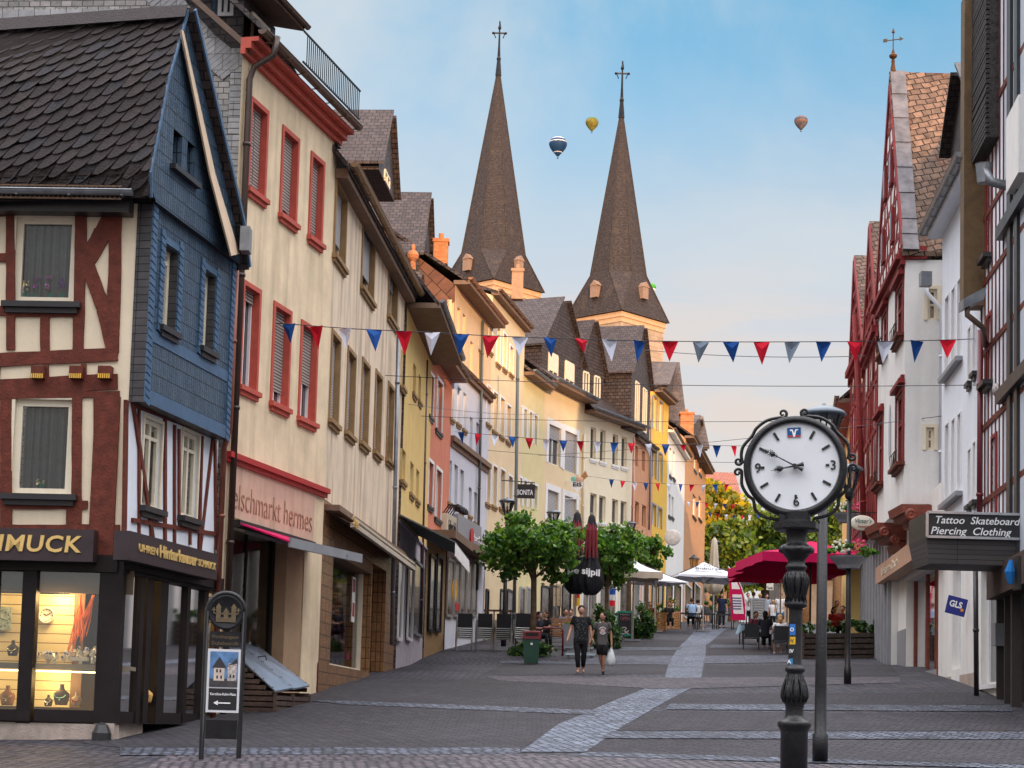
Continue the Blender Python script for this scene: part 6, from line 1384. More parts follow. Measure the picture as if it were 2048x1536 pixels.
m = MB(); m.lathe([(.001,0),(.495,0)], c_-nx_*.005, 72, nx_, None, False); m.build('dial', mat('enamel_dial', (.72,.75,.78), .3, .04, 2, spec=.4), CK)
m = MB(); m.lathe([(.497,.0),(.505,.012),(.49,.016),(.485,.0)], c_, 72, nx_, None, False); m.build('bezel', mat('grey_bezel', (.3,.3,.31), .35, .1, metal=.5), CK)
def dp_(r_, a, o=.006): return c_+nx_*o+ex*(r_*math.sin(a))+ez*(r_*math.cos(a))
m = MB(); M_INK = mat('dial_ink', (.01,.01,.012), .5, 0)
for k in range(12):
    a = k*math.pi/6
    if k == 0: continue
    r0, r1 = (.35,.45) if k % 3 else ((.34,.38) if k != 6 else (.32,.36))
    m.bar(dp_(r0, a), dp_(r1, a), .028, .006, up=nx_)
m.build('hour_marks', M_INK, CK)
for s_, px_, py_ in (('9', -.45, -.052), ('3', .385, -.052), ('6', -.035, -.445)): text('numeral', s_, M_INK, CK, c_+nx_*.004+ex*px_+ez*py_, ex, ez, .105, .004, bold=.012)
m = MB(); o_ = c_+nx_*.004-ex*.075+ez*.385; m.para(o_-ez*.05, ex*.15, nx_*.004, ez*.105); e_ = m.build('bank_emblem', mat('emblem_blue', (.0,.08,.25), .4, 0), CK)
m = MB(); q_ = o_-ez*.0+nx_*.005
m.poly([q_+ex*.03+ez*.035, q_+ex*.06+ez*.035, q_+ex*.075-ez*.01, q_+ex*.088+ez*.035, q_+ex*.12+ez*.035, q_+ex*.12+ez*.022, q_+ex*.1+ez*.022, q_+ex*.085-ez*.05, q_+ex*.066-ez*.05, q_+ex*.05+ez*.018, q_+ex*.03+ez*.018]); m.build('emblem_sign', M_WLET, e_)
m = MB(); m.para(q_-ez*.05, ex*.06, nx_*.002, ez*.014); m.para(q_+ex*.092-ez*.05, ex*.058, nx_*.002, ez*.014); m.build('emblem_bars', mat('emblem_red', (.6,.02,.02), .4, 0), e_)
def hand(a, L_, w0, o):
    m = MB(); d = ex*math.sin(a)+ez*math.cos(a); s = ex*math.cos(a)-ez*math.sin(a); c = c_+nx_*o
    m.tube([c-d*.1, c-d*.06, c, c+d*L_*.6, c+d*L_], [w0*1.8, w0*1.2, w0*.7, w0*.45, w0*.2], 6)
    m.ball(c+d*L_*.62, w0*2, n=8); 
    for t_, l in ((.5,.018),(.56,.025),(.62,.034),(.68,.034),(.74,.022),(.8,.014)):
        m.bar(c+d*L_*t_-s*l, c+d*L_*t_+s*l, .007, .006, up=nx_); m.bar(c+d*L_*t_, c+d*(L_*t_+.02)-s*l*1.2, .006); m.bar(c+d*L_*t_, c+d*(L_*t_+.02)+s*l*1.2, .006)
    return m
hand(R(-99), .27, .016, .05).build('hour_hand', M_INK, CK); hand(R(-60), .45, .014, .065).build('minute_hand', M_INK, CK)
m = MB(); m.lathe([(.025,.0),(.025,.075)], c_, 12, nx_); m.build('hand_hub', M_INK, CK)
def scroll(pts, flipx=1):
    """cast-iron scroll: centre-line in dial coordinates with curls at both ends"""
    m = MB(); n = len(pts); P = []
    for i in range((n-1)*6+1):
        k = min(int(i/6), n-2); t_ = i/6-k; p0, p1, p2, p3 = (pts[max(k-1,0)], pts[k], pts[k+1], pts[min(k+2,n-1)])
        P.append([.5*(2*p1[j]+(-p0[j]+p2[j])*t_+(2*p0[j]-5*p1[j]+4*p2[j]-p3[j])*t_*t_+(-p0[j]+3*p1[j]-3*p2[j]+p3[j])*t_**3) for j in (0,1)])
    W = [c_-nx_*.06+ex*(x/180.)+ez*(-y/180.) for x, y in P]; m.tube(W, [.009+.01*math.sin(math.pi*i/(len(W)-1)) for i in range(len(W))], 8)
    m.build('scroll', M_CAST, CK, True)
def curl(cx_, cy_, r_, a0, turns, s): return [(cx_+r_*(1-.75*t_)*math.cos(a0+s*2*math.pi*turns*t_), cy_+r_*(1-.75*t_)*math.sin(a0+s*2*math.pi*turns*t_)) for t_ in [i/8 for i in range(9)]]
# offsets in picture pixels from the dial centre
scroll(curl(-22, -111, 9, R(90), 1.15, -1)[::-1]+[(-30,-103),(-55,-98),(-76,-83),(-85,-68),(-103,-48),(-108,-30),(-106,-14)]+curl(-114,-17, 8, R(20), 1.1, 1))
scroll(curl(22, -111, 9, R(90), 1.15, 1)[::-1]+[(30,-103),(55,-98),(76,-83),(85,-68),(103,-48),(108,-30),(106,-14)]+curl(114,-17, 8, R(160), 1.1, -1))
scroll(curl(-116, 6, 8, R(-20), 1.1, -1)[::-1]+[(-108,12),(-108,32),(-98,52),(-86,64),(-82,84),(-66,98),(-46,104)]+curl(-40,112, 8, R(-90), 1.1, 1))
scroll(curl(116, 6, 8, R(200), 1.1, 1)[::-1]+[(108,12),(108,32),(98,52),(86,64),(82,84),(66,98),(46,104)]+curl(40,112, 8, R(-90), 1.1, -1))
m = MB(); m.box(c_-nx_*-.0-ez*.72+Vector((0,.12,0)), .34, .3, .2, yaw); m.build('clock_foot', M_CAST, CK)
# stickers on the shaft
def sticker(label, px, py, w_, h_, mt, txt=None, tm=None, D=None):
    t0 = at(px, py, 20-.078); m = MB(); 
    a0 = math.atan2(t0.y-20, t0.x-cp.x); rr = .0775; n = 5; W = w_/180/rr
    for i in range(n):
        a, b = a0-W/2+W*i/n, a0-W/2+W*(i+1)/n; m.poly([(cp.x+rr*math.cos(a),20+rr*math.sin(a),t0.z-h_/360),(cp.x+rr*math.cos(b),20+rr*math.sin(b),t0.z-h_/360),(cp.x+rr*math.cos(b),20+rr*math.sin(b),t0.z+h_/360),(cp.x+rr*math.cos(a),20+rr*math.sin(a),t0.z+h_/360)])
    o = m.build('sticker', mt); tag(o, label, 'sticker')
    if txt: text('lettering', txt, tm, o, (t0.x-.02, 20-.084, t0.z-.02), (1,0,0), (0,0,1), .04, .002, bold=.02, width=.045)
sticker('blue sticker with a ring, topmost on the clock column', 1583, 1259, 13, 22, mat('sticker_blue', (.02,.16,.5), .5, .1), 'O', M_WLET)
sticker('black and yellow sticker second from the top on the clock column', 1583, 1281, 13, 15, mat('sticker_yellow', (.75,.45,.02), .5, .3, 60), 'W', M_INK)
sticker('black sticker with white letters IV on the clock column', 1582, 1302, 13, 20, M_INK, 'IV', M_WLET)
sticker('small blue sticker with white arrow, lowest on the clock column', 1578, 1323, 9, 12, mat('sticker_blue2', (.02,.2,.42), .5, .1), 'A', M_WLET)
# ---------------------------------------------------------------- street lamps
def lamp_post(label, px, D, bh, r0=.075, basket=None, py=None, dish=True):
    b = at(px, 1400, D); b = Vector((b.x, D, gz(b.x, D))) if py is None else gp(px, py); D = b.y
    t = thing('street_lamp', label, 'street lamp', b, 0, 'street lamps along the pedestrian street'); m = MB()
    m.lathe([(r0*1.35,0),(r0*1.35,.35),(r0*1.05,.37),(r0,1.0),(r0*.8,bh-.7)], b, 16); m.build('pole', M_CAST, t, True)
    m = MB(); m.lathe([(.07,bh-.72),(.1,bh-.66),(.09,bh-.6),(.13,bh-.5)], b, 12); m.build('collar', M_CAST, t, True)
    m = MB(); m.lathe([(.1,bh-.5),(.25,bh-.08)], b, 16, None, None, False); m.build('lantern_glass', glass('lamp_glass', (.92,.93,.93), .06), t)
    m = MB()
    for k in range(8): a = math.pi*k/4; m.bar(b+Vector((.11*math.cos(a), .11*math.sin(a), bh-.5)), b+Vector((.25*math.cos(a), .25*math.sin(a), bh-.08)), .018)
    m.lathe([(.03,bh-.5),(.03,bh-.25)], b, 8); m.build('lantern_frame', M_CAST, t)
    m = MB(); m.lathe([(.27,bh-.1),(.3,bh-.08),(.26,bh-.03),(.14,bh+.02),(.03,bh+.04),(.02,bh+.07)], b, 20); m.build('lamp_hood', mat('lamp_hood_metal', (.13,.16,.19), .35, .2, 5, metal=.4), t, True)
    return t, b
lamp_post('nearest street lamp, its tall pole standing just right of the clock column', 1640, 24, 4.6, .075, py=1524)
lp2, lb2 = lamp_post('second street lamp right of the clock with a flower basket halfway up its pole', 1695, 38, 4.7, .06, py=1368)
lamp_post('street lamp with glass cone head above the round maple beside the black shop sign', 1004, 62, 5.1, .07)
lamp_post('street lamp whose hood peeks over the crown of the maple', 1098, 70, 4.95, .07)
lamp_post('street lamp hood showing between the maple crowns before the ivory house', 1254, 84, 4.95, .07)
lamp_post('far street lamp in front of the yellow-green tree', 1424, 100, 4.6, .08)
def leaves(mb, c, rx, ry, rz, n, size, flat=0, mats=3, shell=.55, droop=.0, seed=1, gap=.0):
    """leaf-sized faces spread through an uneven crown"""
    rs = np.random.RandomState(seed); c = np.array(c); K_ = max(6, int(n/90)); cl = []
    while len(cl) < K_:
        v = rs.normal(size=3); v /= np.linalg.norm(v); r_ = rs.uniform(shell, 1.0); cl.append(v*r_)
    cl = np.array(cl)
    for k in range(n):
        q_ = cl[rs.randint(K_)]+rs.normal(size=3)*.105; p = c+q_*np.array([rx, ry, rz]); p[2] -= droop*abs(q_[0])
        a = rs.normal(size=3); a /= np.linalg.norm(a); b = rs.normal(size=3); b -= a*np.dot(a, b); b /= np.linalg.norm(b)
        s = size*rs.uniform(.6, 1.3); i = len(mb.v)
        up_ = np.array([0,0,1.]); 
        mb.v += [tuple(p-a*s*.5), tuple(p+b*s*.42-a*s*.05), tuple(p+a*s*.6), tuple(p-b*s*.42-a*s*.05)]; mb.f.append([i,i+1,i+2,i+3]); mb.m.append(int(rs.randint(mats)))
def leafmat(name, col, tr=.35):
    if name in _M: return _M[name]
    m = bpy.data.materials.new(name); m.use_nodes = True; n = m.node_tree.nodes; l = m.node_tree.links; b = n['Principled BSDF']; b.inputs['Base Color'].default_value = (*col, 1); b.inputs['Roughness'].default_value = .5
    t = n.new('ShaderNodeBsdfTranslucent'); t.inputs[0].default_value = (col[0]*1.3, col[1]*1.5, col[2]*.6, 1); x = n.new('ShaderNodeMixShader'); x.inputs[0].default_value = tr
    l.new(b.outputs[0], x.inputs[1]); l.new(t.outputs[0], x.inputs[2]); l.new(x.outputs[0], n['Material Output'].inputs[0]); _M[name] = m; return m
LG = [leafmat('maple_leaf', (.06,.16,.022)), leafmat('dark_maple_leaf', (.03,.095,.016)), leafmat('light_maple_leaf', (.16,.28,.035))]
M_BARK = mat('bark', (.12,.08,.05), .9, .3, 8, .8, 30)
# flower basket on the second lamp
z = at(1695, 1140, lb2.y).z
def basket(label, c, r_, seed=3):
    t = thing('flower_basket', label, 'flower basket', c); m = MB(); m.lathe([(r_*.55,-.22),(r_*.62,-.15),(r_*.95,.0),(r_,.04),(r_*.85,.04)], c, 16); m.build('bowl', M_GREY, t)
    m = MB(); leaves(m, (c[0], c[1], c[2]+.15), r_*1.35, r_*1.3, .2, 420, .09, seed=seed); m.build('foliage', LG, t)
    for nm, col, sx in (('pink_flower', (.7,.08,.18), .35), ('white_flower', (.75,.72,.6), -.35)):
        m = MB(); rs = random.Random(seed)
        for k in range(26): m.ball((c[0]+sx*r_*1.3+rs.uniform(-.4,.4)*r_, c[1]+rs.uniform(-1,.4)*r_, c[2]+.12+rs.uniform(0,.26)), .035, n=6)
        m.build(nm, mat(nm, col, .6, .1), t)
    return t
basket('flower bowl with pink and white blossoms round the pole before the magenta parasol', Vector((lb2.x, lb2.y, z+.25)), .42)
c = at(1692, 1030, 52); basket('hanging pink flower basket behind the clock case near the oval restaurant sign', c, .4, 5)
# ---------------------------------------------------------------- street name post
b0, b1_ = gp(402, 1520), gp(477, 1522); D_ = b0.y; b1_ = Vector((at(477,1522,D_+.1).x, D_+.1, b0.z)); SPN = thing('sign_post', 'dark two-legged street name post with round town crest and arched top', 'sign post', (b0+b1_)/2)
ex2 = (b1_-b0).normalized(); wd = (b1_-b0).length; n2 = Vector((ex2.y, -ex2.x, 0)); zz_ = lambda y: at(440, y, D_).z
m = MB(); zt_ = zz_(1222)
top = [b0+ex2*(wd/2-wd/2*math.cos(math.pi*k/12))+Vector((0,0,zt_-b0.z+wd/2*math.sin(math.pi*k/12))) for k in range(13)]
m.tube([b0-Vector((0,0,.1)), Vector((b0.x, b0.y, zt_))]+top+[Vector((b1_.x, b1_.y, zt_)), b1_-Vector((0,0,.1))], .034, 8, False); m.build('frame', M_CAST, SPN, True)
m = MB(); m.para(b0+ex2*.04+Vector((0,0,zz_(1478)-b0.z)), ex2*(wd-.08), n2*.03, (0,0,zz_(1440)-zz_(1478))); m.build('lower_panel', M_IRON, SPN)
m = MB(); m.para(b0+ex2*.04+Vector((0,0,zz_(1294)-b0.z)), ex2*(wd-.08), n2*.03, (0,0,zz_(1263)-zz_(1294))); m.build('name_plate', M_IRON, SPN)
M_BRZ = mat('dull_bronze', (.16,.12,.07), .5, .2, 8, metal=.4)
hh = zz_(1263)-zz_(1294)
for tx_, f_ in (('Werbhausgasse', .56), ('Elisabethenstraße', .14)): text('lettering', tx_, M_BRZ, SPN, b0+ex2*.07+n2*.031+Vector((0,0,zz_(1294)-b0.z+hh*f_)), ex2, (0,0,1), hh*.24, .006, width=wd-.14)
cc2 = b0+ex2*wd/2+n2*.0+Vector((0,0,zz_(1224)-b0.z)); m = MB(); m.lathe([(.001,.02),(.2,.02),(.225,.035),(.235,.02),(.235,-.01)], cc2, 32, n2); m.build('crest_disc', M_IRON, SPN, True)
m = MB(); 
for x_, h_ in ((-.1,.16),(.1,.16),(0,.1)):
    m.para(cc2+ex2*(x_-.03)+n2*.02-Vector((0,0,.1)), ex2*.06, n2*.02, (0,0,h_)); m.slab([cc2+ex2*(x_-.04)+n2*.02+Vector((0,0,h_-.1)), cc2+ex2*(x_+.04)+n2*.02+Vector((0,0,h_-.1)), cc2+ex2*x_+n2*.02+Vector((0,0,h_-.04))], n2*.02)
m.para(cc2-ex2*.13+n2*.02-Vector((0,0,.13)), ex2*.26, n2*.015, (0,0,.06)); m.bar(cc2-ex2*.15+n2*.03+Vector((0,0,-.02)), cc2+ex2*.15+n2*.03+Vector((0,0,-.02)), .02)
for s_ in (-1,1): m.bar(cc2+ex2*.16*s_+n2*.03+Vector((0,0,.06)), cc2+ex2*.16*s_+n2*.03-Vector((0,0,.02)), .015); m.bar(cc2+ex2*(.16*s_-.03)+n2*.03+Vector((0,0,.03)), cc2+ex2*(.16*s_+.03)+n2*.03+Vector((0,0,.03)), .015)
m.build('town_crest', M_BRZ, SPN)
# poster board
PB_ = thing('poster_board', 'white framed poster Karoline-Kahn-Platz with left arrow hung on the street name post', 'poster', cc2-Vector((0,0,1.3)))
x0 = .03; zb_, zt_ = zz_(1425), zz_(1298); w3 = wd-.06; o_ = b0+ex2*x0+n2*.04; o_.z = zb_; H3 = zt_-zb_
m = MB(); m.para(o_, ex2*w3, n2*.02, (0,0,H3)); m.build('frame', mat('poster_frame', (.62,.63,.65), .4, .05), PB_)
def pr_(x, y, w_, h_, mt, o=.022, nm='print'): m = MB(); m.para(o_+ex2*(x*w3)+n2*o+Vector((0,0,y*H3)), ex2*(w_*w3), n2*.002, (0,0,h_*H3)); return m.build(nm, mt, PB_)
pr_(.07, .04, .86, .34, M_INK, nm='caption_panel'); pr_(.07, .4, .86, .56, mat('print_sky', (.1,.22,.42), .5, .5, 6), nm='picture_sky')
pr_(.07, .4, .86, .13, mat('print_street', (.05,.045,.05), .5, .4, 12), .024, 'picture_street')
pr_(.2, .5, .32, .22, mat('print_house', (.6,.5,.42), .5, .2, 10), .0245, 'picture_house'); pr_(.62, .5, .27, .28, mat('print_timber', (.45,.4,.36), .5, .6, 30), .0245, 'picture_timber_house')
m = MB(); q_ = o_+n2*.0275; Z = Vector((0,0,1)); m.poly([q_+ex2*(.14*w3)+Z*(.7*H3), q_+ex2*(.58*w3)+Z*(.7*H3), q_+ex2*(.44*w3)+Z*(.82*H3), q_+ex2*(.36*w3)+Z*(.88*H3), q_+ex2*(.28*w3)+Z*(.82*H3)]); m.poly([q_+ex2*(.58*w3)+Z*(.74*H3), q_+ex2*(.92*w3)+Z*(.78*H3), q_+ex2*(.88*w3)+Z*(.86*H3), q_+ex2*(.74*w3)+Z*(.78*H3)]); m.build('picture_roof', mat('print_roof', (.03,.028,.035), .5, .2), PB_)
m = MB(); 
for x_, y_ in ((.28,.53),(.4,.53),(.27,.63),(.37,.63),(.68,.55),(.78,.55)): m.para(o_+ex2*(x_*w3)+n2*.0275+Z*(y_*H3), ex2*(.05*w3), n2*.001, Z*(.05*H3))
m.build('picture_windows', M_INK, PB_)
text('lettering', 'Karoline-Kahn-Platz', M_WLET, PB_, o_+ex2*(.11*w3)+n2*.025+Z*(.27*H3), ex2, Z, .034, .003, bold=.01, width=w3*.78)
m = MB(); q_ = o_+n2*.026+Z*(.15*H3); m.para(q_+ex2*(.32*w3)-Z*.008, ex2*(.42*w3), n2*.003, Z*.016); m.slab([q_+ex2*(.22*w3), q_+ex2*(.36*w3)-Z*.032, q_+ex2*(.36*w3)+Z*.032], n2*.003); m.build('arrow', M_WLET, PB_)
# ---------------------------------------------------------------- slatted box with metal lids
A0, A1 = gp(549, 1424), gp(618, 1404); A1 = A0+(A1-A0).normalized()*max((A1-A0).length, 1.2); ex3 = (A1-A0); bk3 = Vector((-ex3.y, ex3.x, 0)).normalized()*1.05; bk3 = bk3 if bk3.x < 0 else -bk3
zf_ = at(551, 1385, A0.y).z; zb3 = at(500, 1284, (A0+bk3).y).z; dzf = .13
BX = thing('storage_box', 'dark slatted street box with two sloping metal lids before the empty shop', 'storage box', A0+bk3/2)
for k in (0, 1):
    a = A0+ex3*(k*.5+.005); b = A0+ex3*(k*.5+.495); F0, F1 = Vector((a.x,a.y,zf_)), Vector((b.x,b.y,zf_+.03)); F0.z += dzf*k*.5; F1.z += dzf*(k*.5+.4); G0, G1 = Vector((a.x+bk3.x,a.y+bk3.y,zb3)), Vector((b.x+bk3.x,b.y+bk3.y,zb3))
    m = MB(); m.slab([F0, F1, G1, G0], (0,0,.03)); l_ = m.build('lid', mat('galvanised_lid', (.2,.24,.3), .35, .15, 4, metal=.7), BX)
    m = MB(); 
    for i in range(6):
        for e_ in (.04, .96): p = F0.lerp(G0, .06+.17*i).lerp(F1.lerp(G1, .06+.17*i), e_); m.ball(p+Vector((0,0,.035)), .012, n=6)
    m.build('rivets', M_IRON, l_)
    if k: m = MB(); p = F0.lerp(G0, .6); m.tube([p+Vector((-.05,0,.04)), p+Vector((-.05,0,.1)), p+Vector((.08,0,.12)), p+Vector((.1,0,.04))], .012, 6); m.build('handle', M_IRON, l_)
m = MB(); n_ = 5
for k in range(5):
    z = min(A0.z, A1.z)+.02+k*.1
    if z+.07 > zf_+.02: break
    m.bar(A0+Vector((0,0,0))+Z*(z-A0.z+.035), A1+Z*(z-A1.z+.035), .03, .075); 
for k in range(11):
    z = A0.z+.0+k*.1; f0 = 0 if z+.09 < zf_ else (z+.09-zf_)/(zb3-zf_)
    if f0 < 1: 
        for e, f0 in ((A0, f0), (A1, max(0, f0-.12))): p = e+bk3*max(f0, 0)*1.0+Z*0; q_ = e+bk3; m.bar(Vector((p.x,p.y,z+.03)), Vector((q_.x,q_.y,z+.03)), .03, .075)
for e in (A0, (A0+A1)/2, A1): m.bar(e-Z*.1, Vector((e.x,e.y,zf_-.01)), .06)
m.build('slatted_body', M_WOOD, BX)
# ---------------------------------------------------------------- trees along the street
def round_tree(label, px, D, ccy, wpx, hpx, n=5200, size=.15, seed=1, lean=0, name='maple_tree'):
    b = at(px, 1300, D); b = Vector((b.x, D, gz(b.x, D))); c = at(px, ccy, D); k = ppm(D); t = thing(name, label, 'tree', b, 0, 'maples along the street')
    rx, rz = wpx/2/k, hpx/2/k; m = MB(); m.tube([b-Z*.1, b+Vector((.02,0,(c.z-b.z)*.4)), b+Vector((lean,0,(c.z-b.z)*.75)), c+Z*rz*.3], [.13,.1,.09,.05], 10)
    rs = random.Random(seed); m2 = MB()
    for i in range(9):
        a = rs.uniform(0, 6.28); e = c+Vector((math.cos(a)*rx*.75, math.sin(a)*rx*.7, rs.uniform(-.4,.7)*rz)); s_ = b.lerp(c, rs.uniform(.7,.95)); m2.tube([s_, s_.lerp(e, .5)+Z*.15, e], [.045,.03,.012], 6)
    tr_ = m.build('trunk', M_BARK, t, True); m2.build('limbs', M_BARK, tr_, True)
    m = MB(); leaves(m, c, rx*.93, rx*.85, rz*.88, n, size, seed=seed, shell=.42); m.build('crown', LG, t); return t
round_tree('nearest round-headed maple in the ivy bed behind the green litter bin', 1064, 56, 1098, 212, 150, 7000, .15, 1)
round_tree('second maple behind the closed black parasols', 1212, 66, 1108, 130, 165, 5200, .16, 2)
round_tree('third, farthest maple beside the white parasols', 1290, 76, 1102, 105, 95, 3600, .16, 3)
round_tree('dark slim maple crown between the first two maples', 1255, 72, 1110, 90, 120, 3000, .16, 9)
# ivy bed, bin, bench frames
def mound(name, label, cat, c, rx, ry, h, n, size, mats, seed=1, kind=None):
    m = MB(); leaves(m, (c[0], c[1], c[2]+h*.3), rx, ry, h*.8, n, size, seed=seed, shell=.2); o = m.build(name, mats); 
    if kind: o['kind'] = kind; o['label'] = label
    else: tag(o, label, cat)
    return o
IV = [leafmat('ivy_leaf', (.03,.085,.025)), leafmat('ivy_dark', (.018,.05,.015)), leafmat('ivy_light', (.07,.14,.03))]
bb_ = gp(1068, 1312); mound('ivy_bed', 'ivy ground cover at the foot of the nearest maple', 'ivy', bb_, 1.0, 1.2, .45, 2200, .11, IV, 4)
bb2 = gp(1290, 1258); mound('ivy_bush', 'dark ivy bush beside the green chalkboard and pallet planters', 'bush', gp(1262, 1278)+Vector((.3,.8,.1)), .75, .8, 1.25, 3600, .12, IV, 5)
mound('garden_shrub', 'green shrub behind the walking boy near the poles', 'bush', gp(1196, 1298)+Vector((.2,.5,0)), .7, .6, 1.3, 2400, .12, IV, 6)
bn = gp(1062, 1329); BN = thing('litter_bin', 'dark green litter bin with wine-red top beside the ivy bed', 'litter bin', bn)
m = MB(); m.hexa([bn+Vector(v_) for v_ in ((-.2,-.16,.04),(.2,-.16,.04),(.2,.16,.04),(-.2,.16,.04),(-.24,-.19,.72),(.24,-.19,.72),(.24,.19,.72),(-.24,.19,.72))]); m.build('body', mat('bin_green', (.01,.06,.04), .35, .15), BN)
m = MB(); m.hexa([bn+Vector(v_) for v_ in ((-.26,-.21,.72),(.26,-.21,.72),(.26,.21,.72),(-.26,.21,.72),(-.26,-.21,.93),(.26,-.21,.93),(.22,.17,.97),(-.22,.17,.97))]); l_ = m.build('hood', mat('bin_wine', (.16,.015,.025), .35, .15), BN)
m = MB(); m.box(bn+Vector((0,-.212,.8)), .36, .006, .09); m.build('slot', M_DARK, l_); m = MB(); m.box(bn+Vector((.0,-.19,.55)), .06, .01, .06); m.build('label_plate', M_WLET, BN)
def rail(label, x0, x1, yt, yb):
    a, b = gp(x0, yb), gp(x1, yb); b = Vector((at(x1, yb, a.y).x, a.y, gz(b.x, a.y))); h = at(x0, yt, a.y).z-a.z; t = thing('bench_rail', label, 'railing', (a+b)/2); m = MB()
    m.tube([a, a+Z*(h-.08), a+Z*h+(b-a).normalized()*.08, b+Z*h-(b-a).normalized()*.08, b+Z*(h-.08), b], .032, 8); m.build('tube_frame', mat('wine_rail', (.14,.01,.03), .35, .1), t, True)
    m = MB(); 
    for k in range(4): m.bar(a+Z*(h*.35+k*h*.14), b+Z*(h*.35+k*h*.14), .012)
    m.bar((a+b)/2+Z*h*.3, (a+b)/2+Z*h, .02); m.build('rail_bars', M_IRON, t)
rail('wine-red tubular rail left of the nearest maple trunk', 1030, 1060, 1256, 1300); rail('wine-red tubular rail right of the nearest maple trunk', 1080, 1125, 1256, 1312)
m = MB(); 
for (xa, xb, y) in ((1128, 1186, 1302), (1130, 1190, 1316)):
    a, b = gp(xa, y), gp(xb, y); o = MB(); o.bar(Vector((a.x, a.y, a.z+.12)), Vector((b.x, a.y, a.z+.12)), .35, .06); o.bar(a+Vector((.1,0,0)), a+Vector((.1,0,.1)), .08); o.bar(Vector((b.x-.1,a.y,a.z)), Vector((b.x-.1,a.y,a.z+.1)), .08)
    tag(o.build('low_bench', mat('pale_blue_board', (.35,.45,.5), .5, .1)), 'low pale blue board behind the walking woman, '+('farther one' if y == 1302 else 'nearer one'), 'bench')
# ---------------------------------------------------------------- café furniture
def make_chair(name, label, woven=True, frame=None):
    t = thing(name, label, 'chair', (0,0,0)); fr = frame or mat('chair_alu', (.5,.5,.48), .35, .1, metal=.8); bl = mat('chair_black', (.022,.024,.03), .55, .2, 20)
    m = MB(); m.box((0,0,.42), .46, .44, .035); m.build('seat', bl, t, world=False)
    m = MB(); m.hexa([Vector(v_) for v_ in ((-.23,.2,.44),(.23,.2,.44),(.23,.225,.44),(-.23,.225,.44),(-.24,.27,.88),(.24,.27,.88),(.24,.295,.88),(-.24,.295,.88))]); m.build('backrest', bl, t, world=False)
    for sx in (-1, 1):
        for sy in (-1, 1): m = MB(); m.tube([(sx*.26,sy*.22,0),(sx*.25,sy*.2,.64 if sy < 0 else .66)], .014, 6); m.build('leg', fr, t, world=False)
        m = MB(); m.tube([(sx*.25,-.22,.64),(sx*.26,0,.67),(sx*.25,.24,.66)], .02, 6); m.build('armrest', fr, t, world=False)
    m = MB(); m.tube([(-.25,-.22,.4),(.25,-.22,.4),(.25,.22,.4),(-.25,.22,.4),(-.25,-.22,.4)], .013, 6); m.build('seat_frame', fr, t, world=False)
    return t
proto = make_chair('stacking_chair', 'bottom chair of the leftmost stack of black café chairs')
first = True; ordn = ['bottom', 'second', 'third', 'fourth', 'fifth', 'top']; st = ['leftmost', 'second from left', 'third from left', 'rightmost']
for i, (px, yb) in enumerate(((927,1301),(967,1301),(1004,1302),(1042,1300))):
    b = gp(px, yb)
    for k in range(6):
        lb = '%s chair in the %s stack of black café chairs' % (ordn[k], st[i]); loc = b+Vector((0, -.02*k+.2, .065*k))
        if first: proto.location = loc; proto.rotation_euler = (0,0,math.pi+.1); proto['label'] = lb; proto['group'] = 'stacked café chairs'; first = False
        else: dup(proto, loc, math.pi+.1+.02*i, lb, 'stacked café chairs')
DK = make_chair('terrace_chair', 'x', frame=M_BLACK); used = [False]
def tchair(px, py, rz, label, D=None):
    b = gp(px, py) if D is None else Vector((at(px, py, D).x, D, gz(at(px, py, D).x, D)))
    if not used[0]: used[0] = True; DK.location = b; DK.rotation_euler = (0,0,rz); DK['label'] = label; DK['group'] = 'dark terrace chairs'; return b
    dup(DK, b, rz, label, 'dark terrace chairs'); return b
tchair(1502, 1300, math.pi-.1, 'black high-backed chair at the blue-clothed table left of the clock column')
CHB = tchair(1560, 1308, math.pi, 'black chair carrying the blond woman in white, just left of the clock column')
for k, (x, y) in enumerate(((1368,1243),(1385,1244),(1402,1243),(1420,1244),(1440,1245),(1458,1245),(1475,1246),(1492,1245))):
    tchair(x, y, [math.pi, 0, math.pi+.3, .2][k%4], 'dark chair number %s from the left in the terrace row before the white parasol' % ['one','two','three','four','five','six','seven','eight'][k])
def table(label, c, w_, h, col, cloth=None, wood=M_WOOD, d=None):
    t = thing('cafe_table', label, 'table', c); d = d or w_; m = MB(); m.box(c+Z*(h-.03), w_, d, .03); m.build('tabletop', wood, t)
    for sx in (-1,1):
        for sy in (-1,1): m = MB(); m.bar(c+Vector((sx*(w_/2-.05), sy*(d/2-.05), 0)), c+Vector((sx*(w_/2-.05), sy*(d/2-.05), h-.03)), .045); m.build('leg', wood, t)
    if cloth:
        m = MB(); z0 = h+.005; P = []
        for i in range(25):
            a = 2*math.pi*i/24; rr = w_*.62+.05*math.sin(5*a); P.append((c.x+rr*math.cos(a), c.y+rr*math.sin(a), c.z+h-.32-.05*math.cos(4*a)))
        Q_ = [(c.x+max(-w_*.5, min(w_*.5, w_*.62*math.cos(2*math.pi*i/24)*1.1)), c.y+max(-d*.5, min(d*.5, d*.62*math.sin(2*math.pi*i/24)*1.1)), c.z+z0) for i in range(25)]
        m.poly(Q_[:-1])
        for i in range(24): m.poly([Q_[i], Q_[i+1], P[i+1], P[i]])
        tag(m.build('tablecloth', cloth), 'pale blue cloth over the table left of the clock column', 'tablecloth')
    return t
tb = gp(1505, 1290)+Vector((.1, .8, 0)); tb.z = gz(tb.x, tb.y); table('small table under a pale blue cloth left of the clock column', tb, .95, .74, None, mat('blue_cloth_pale', (.3,.45,.55), .85, .15, 8))
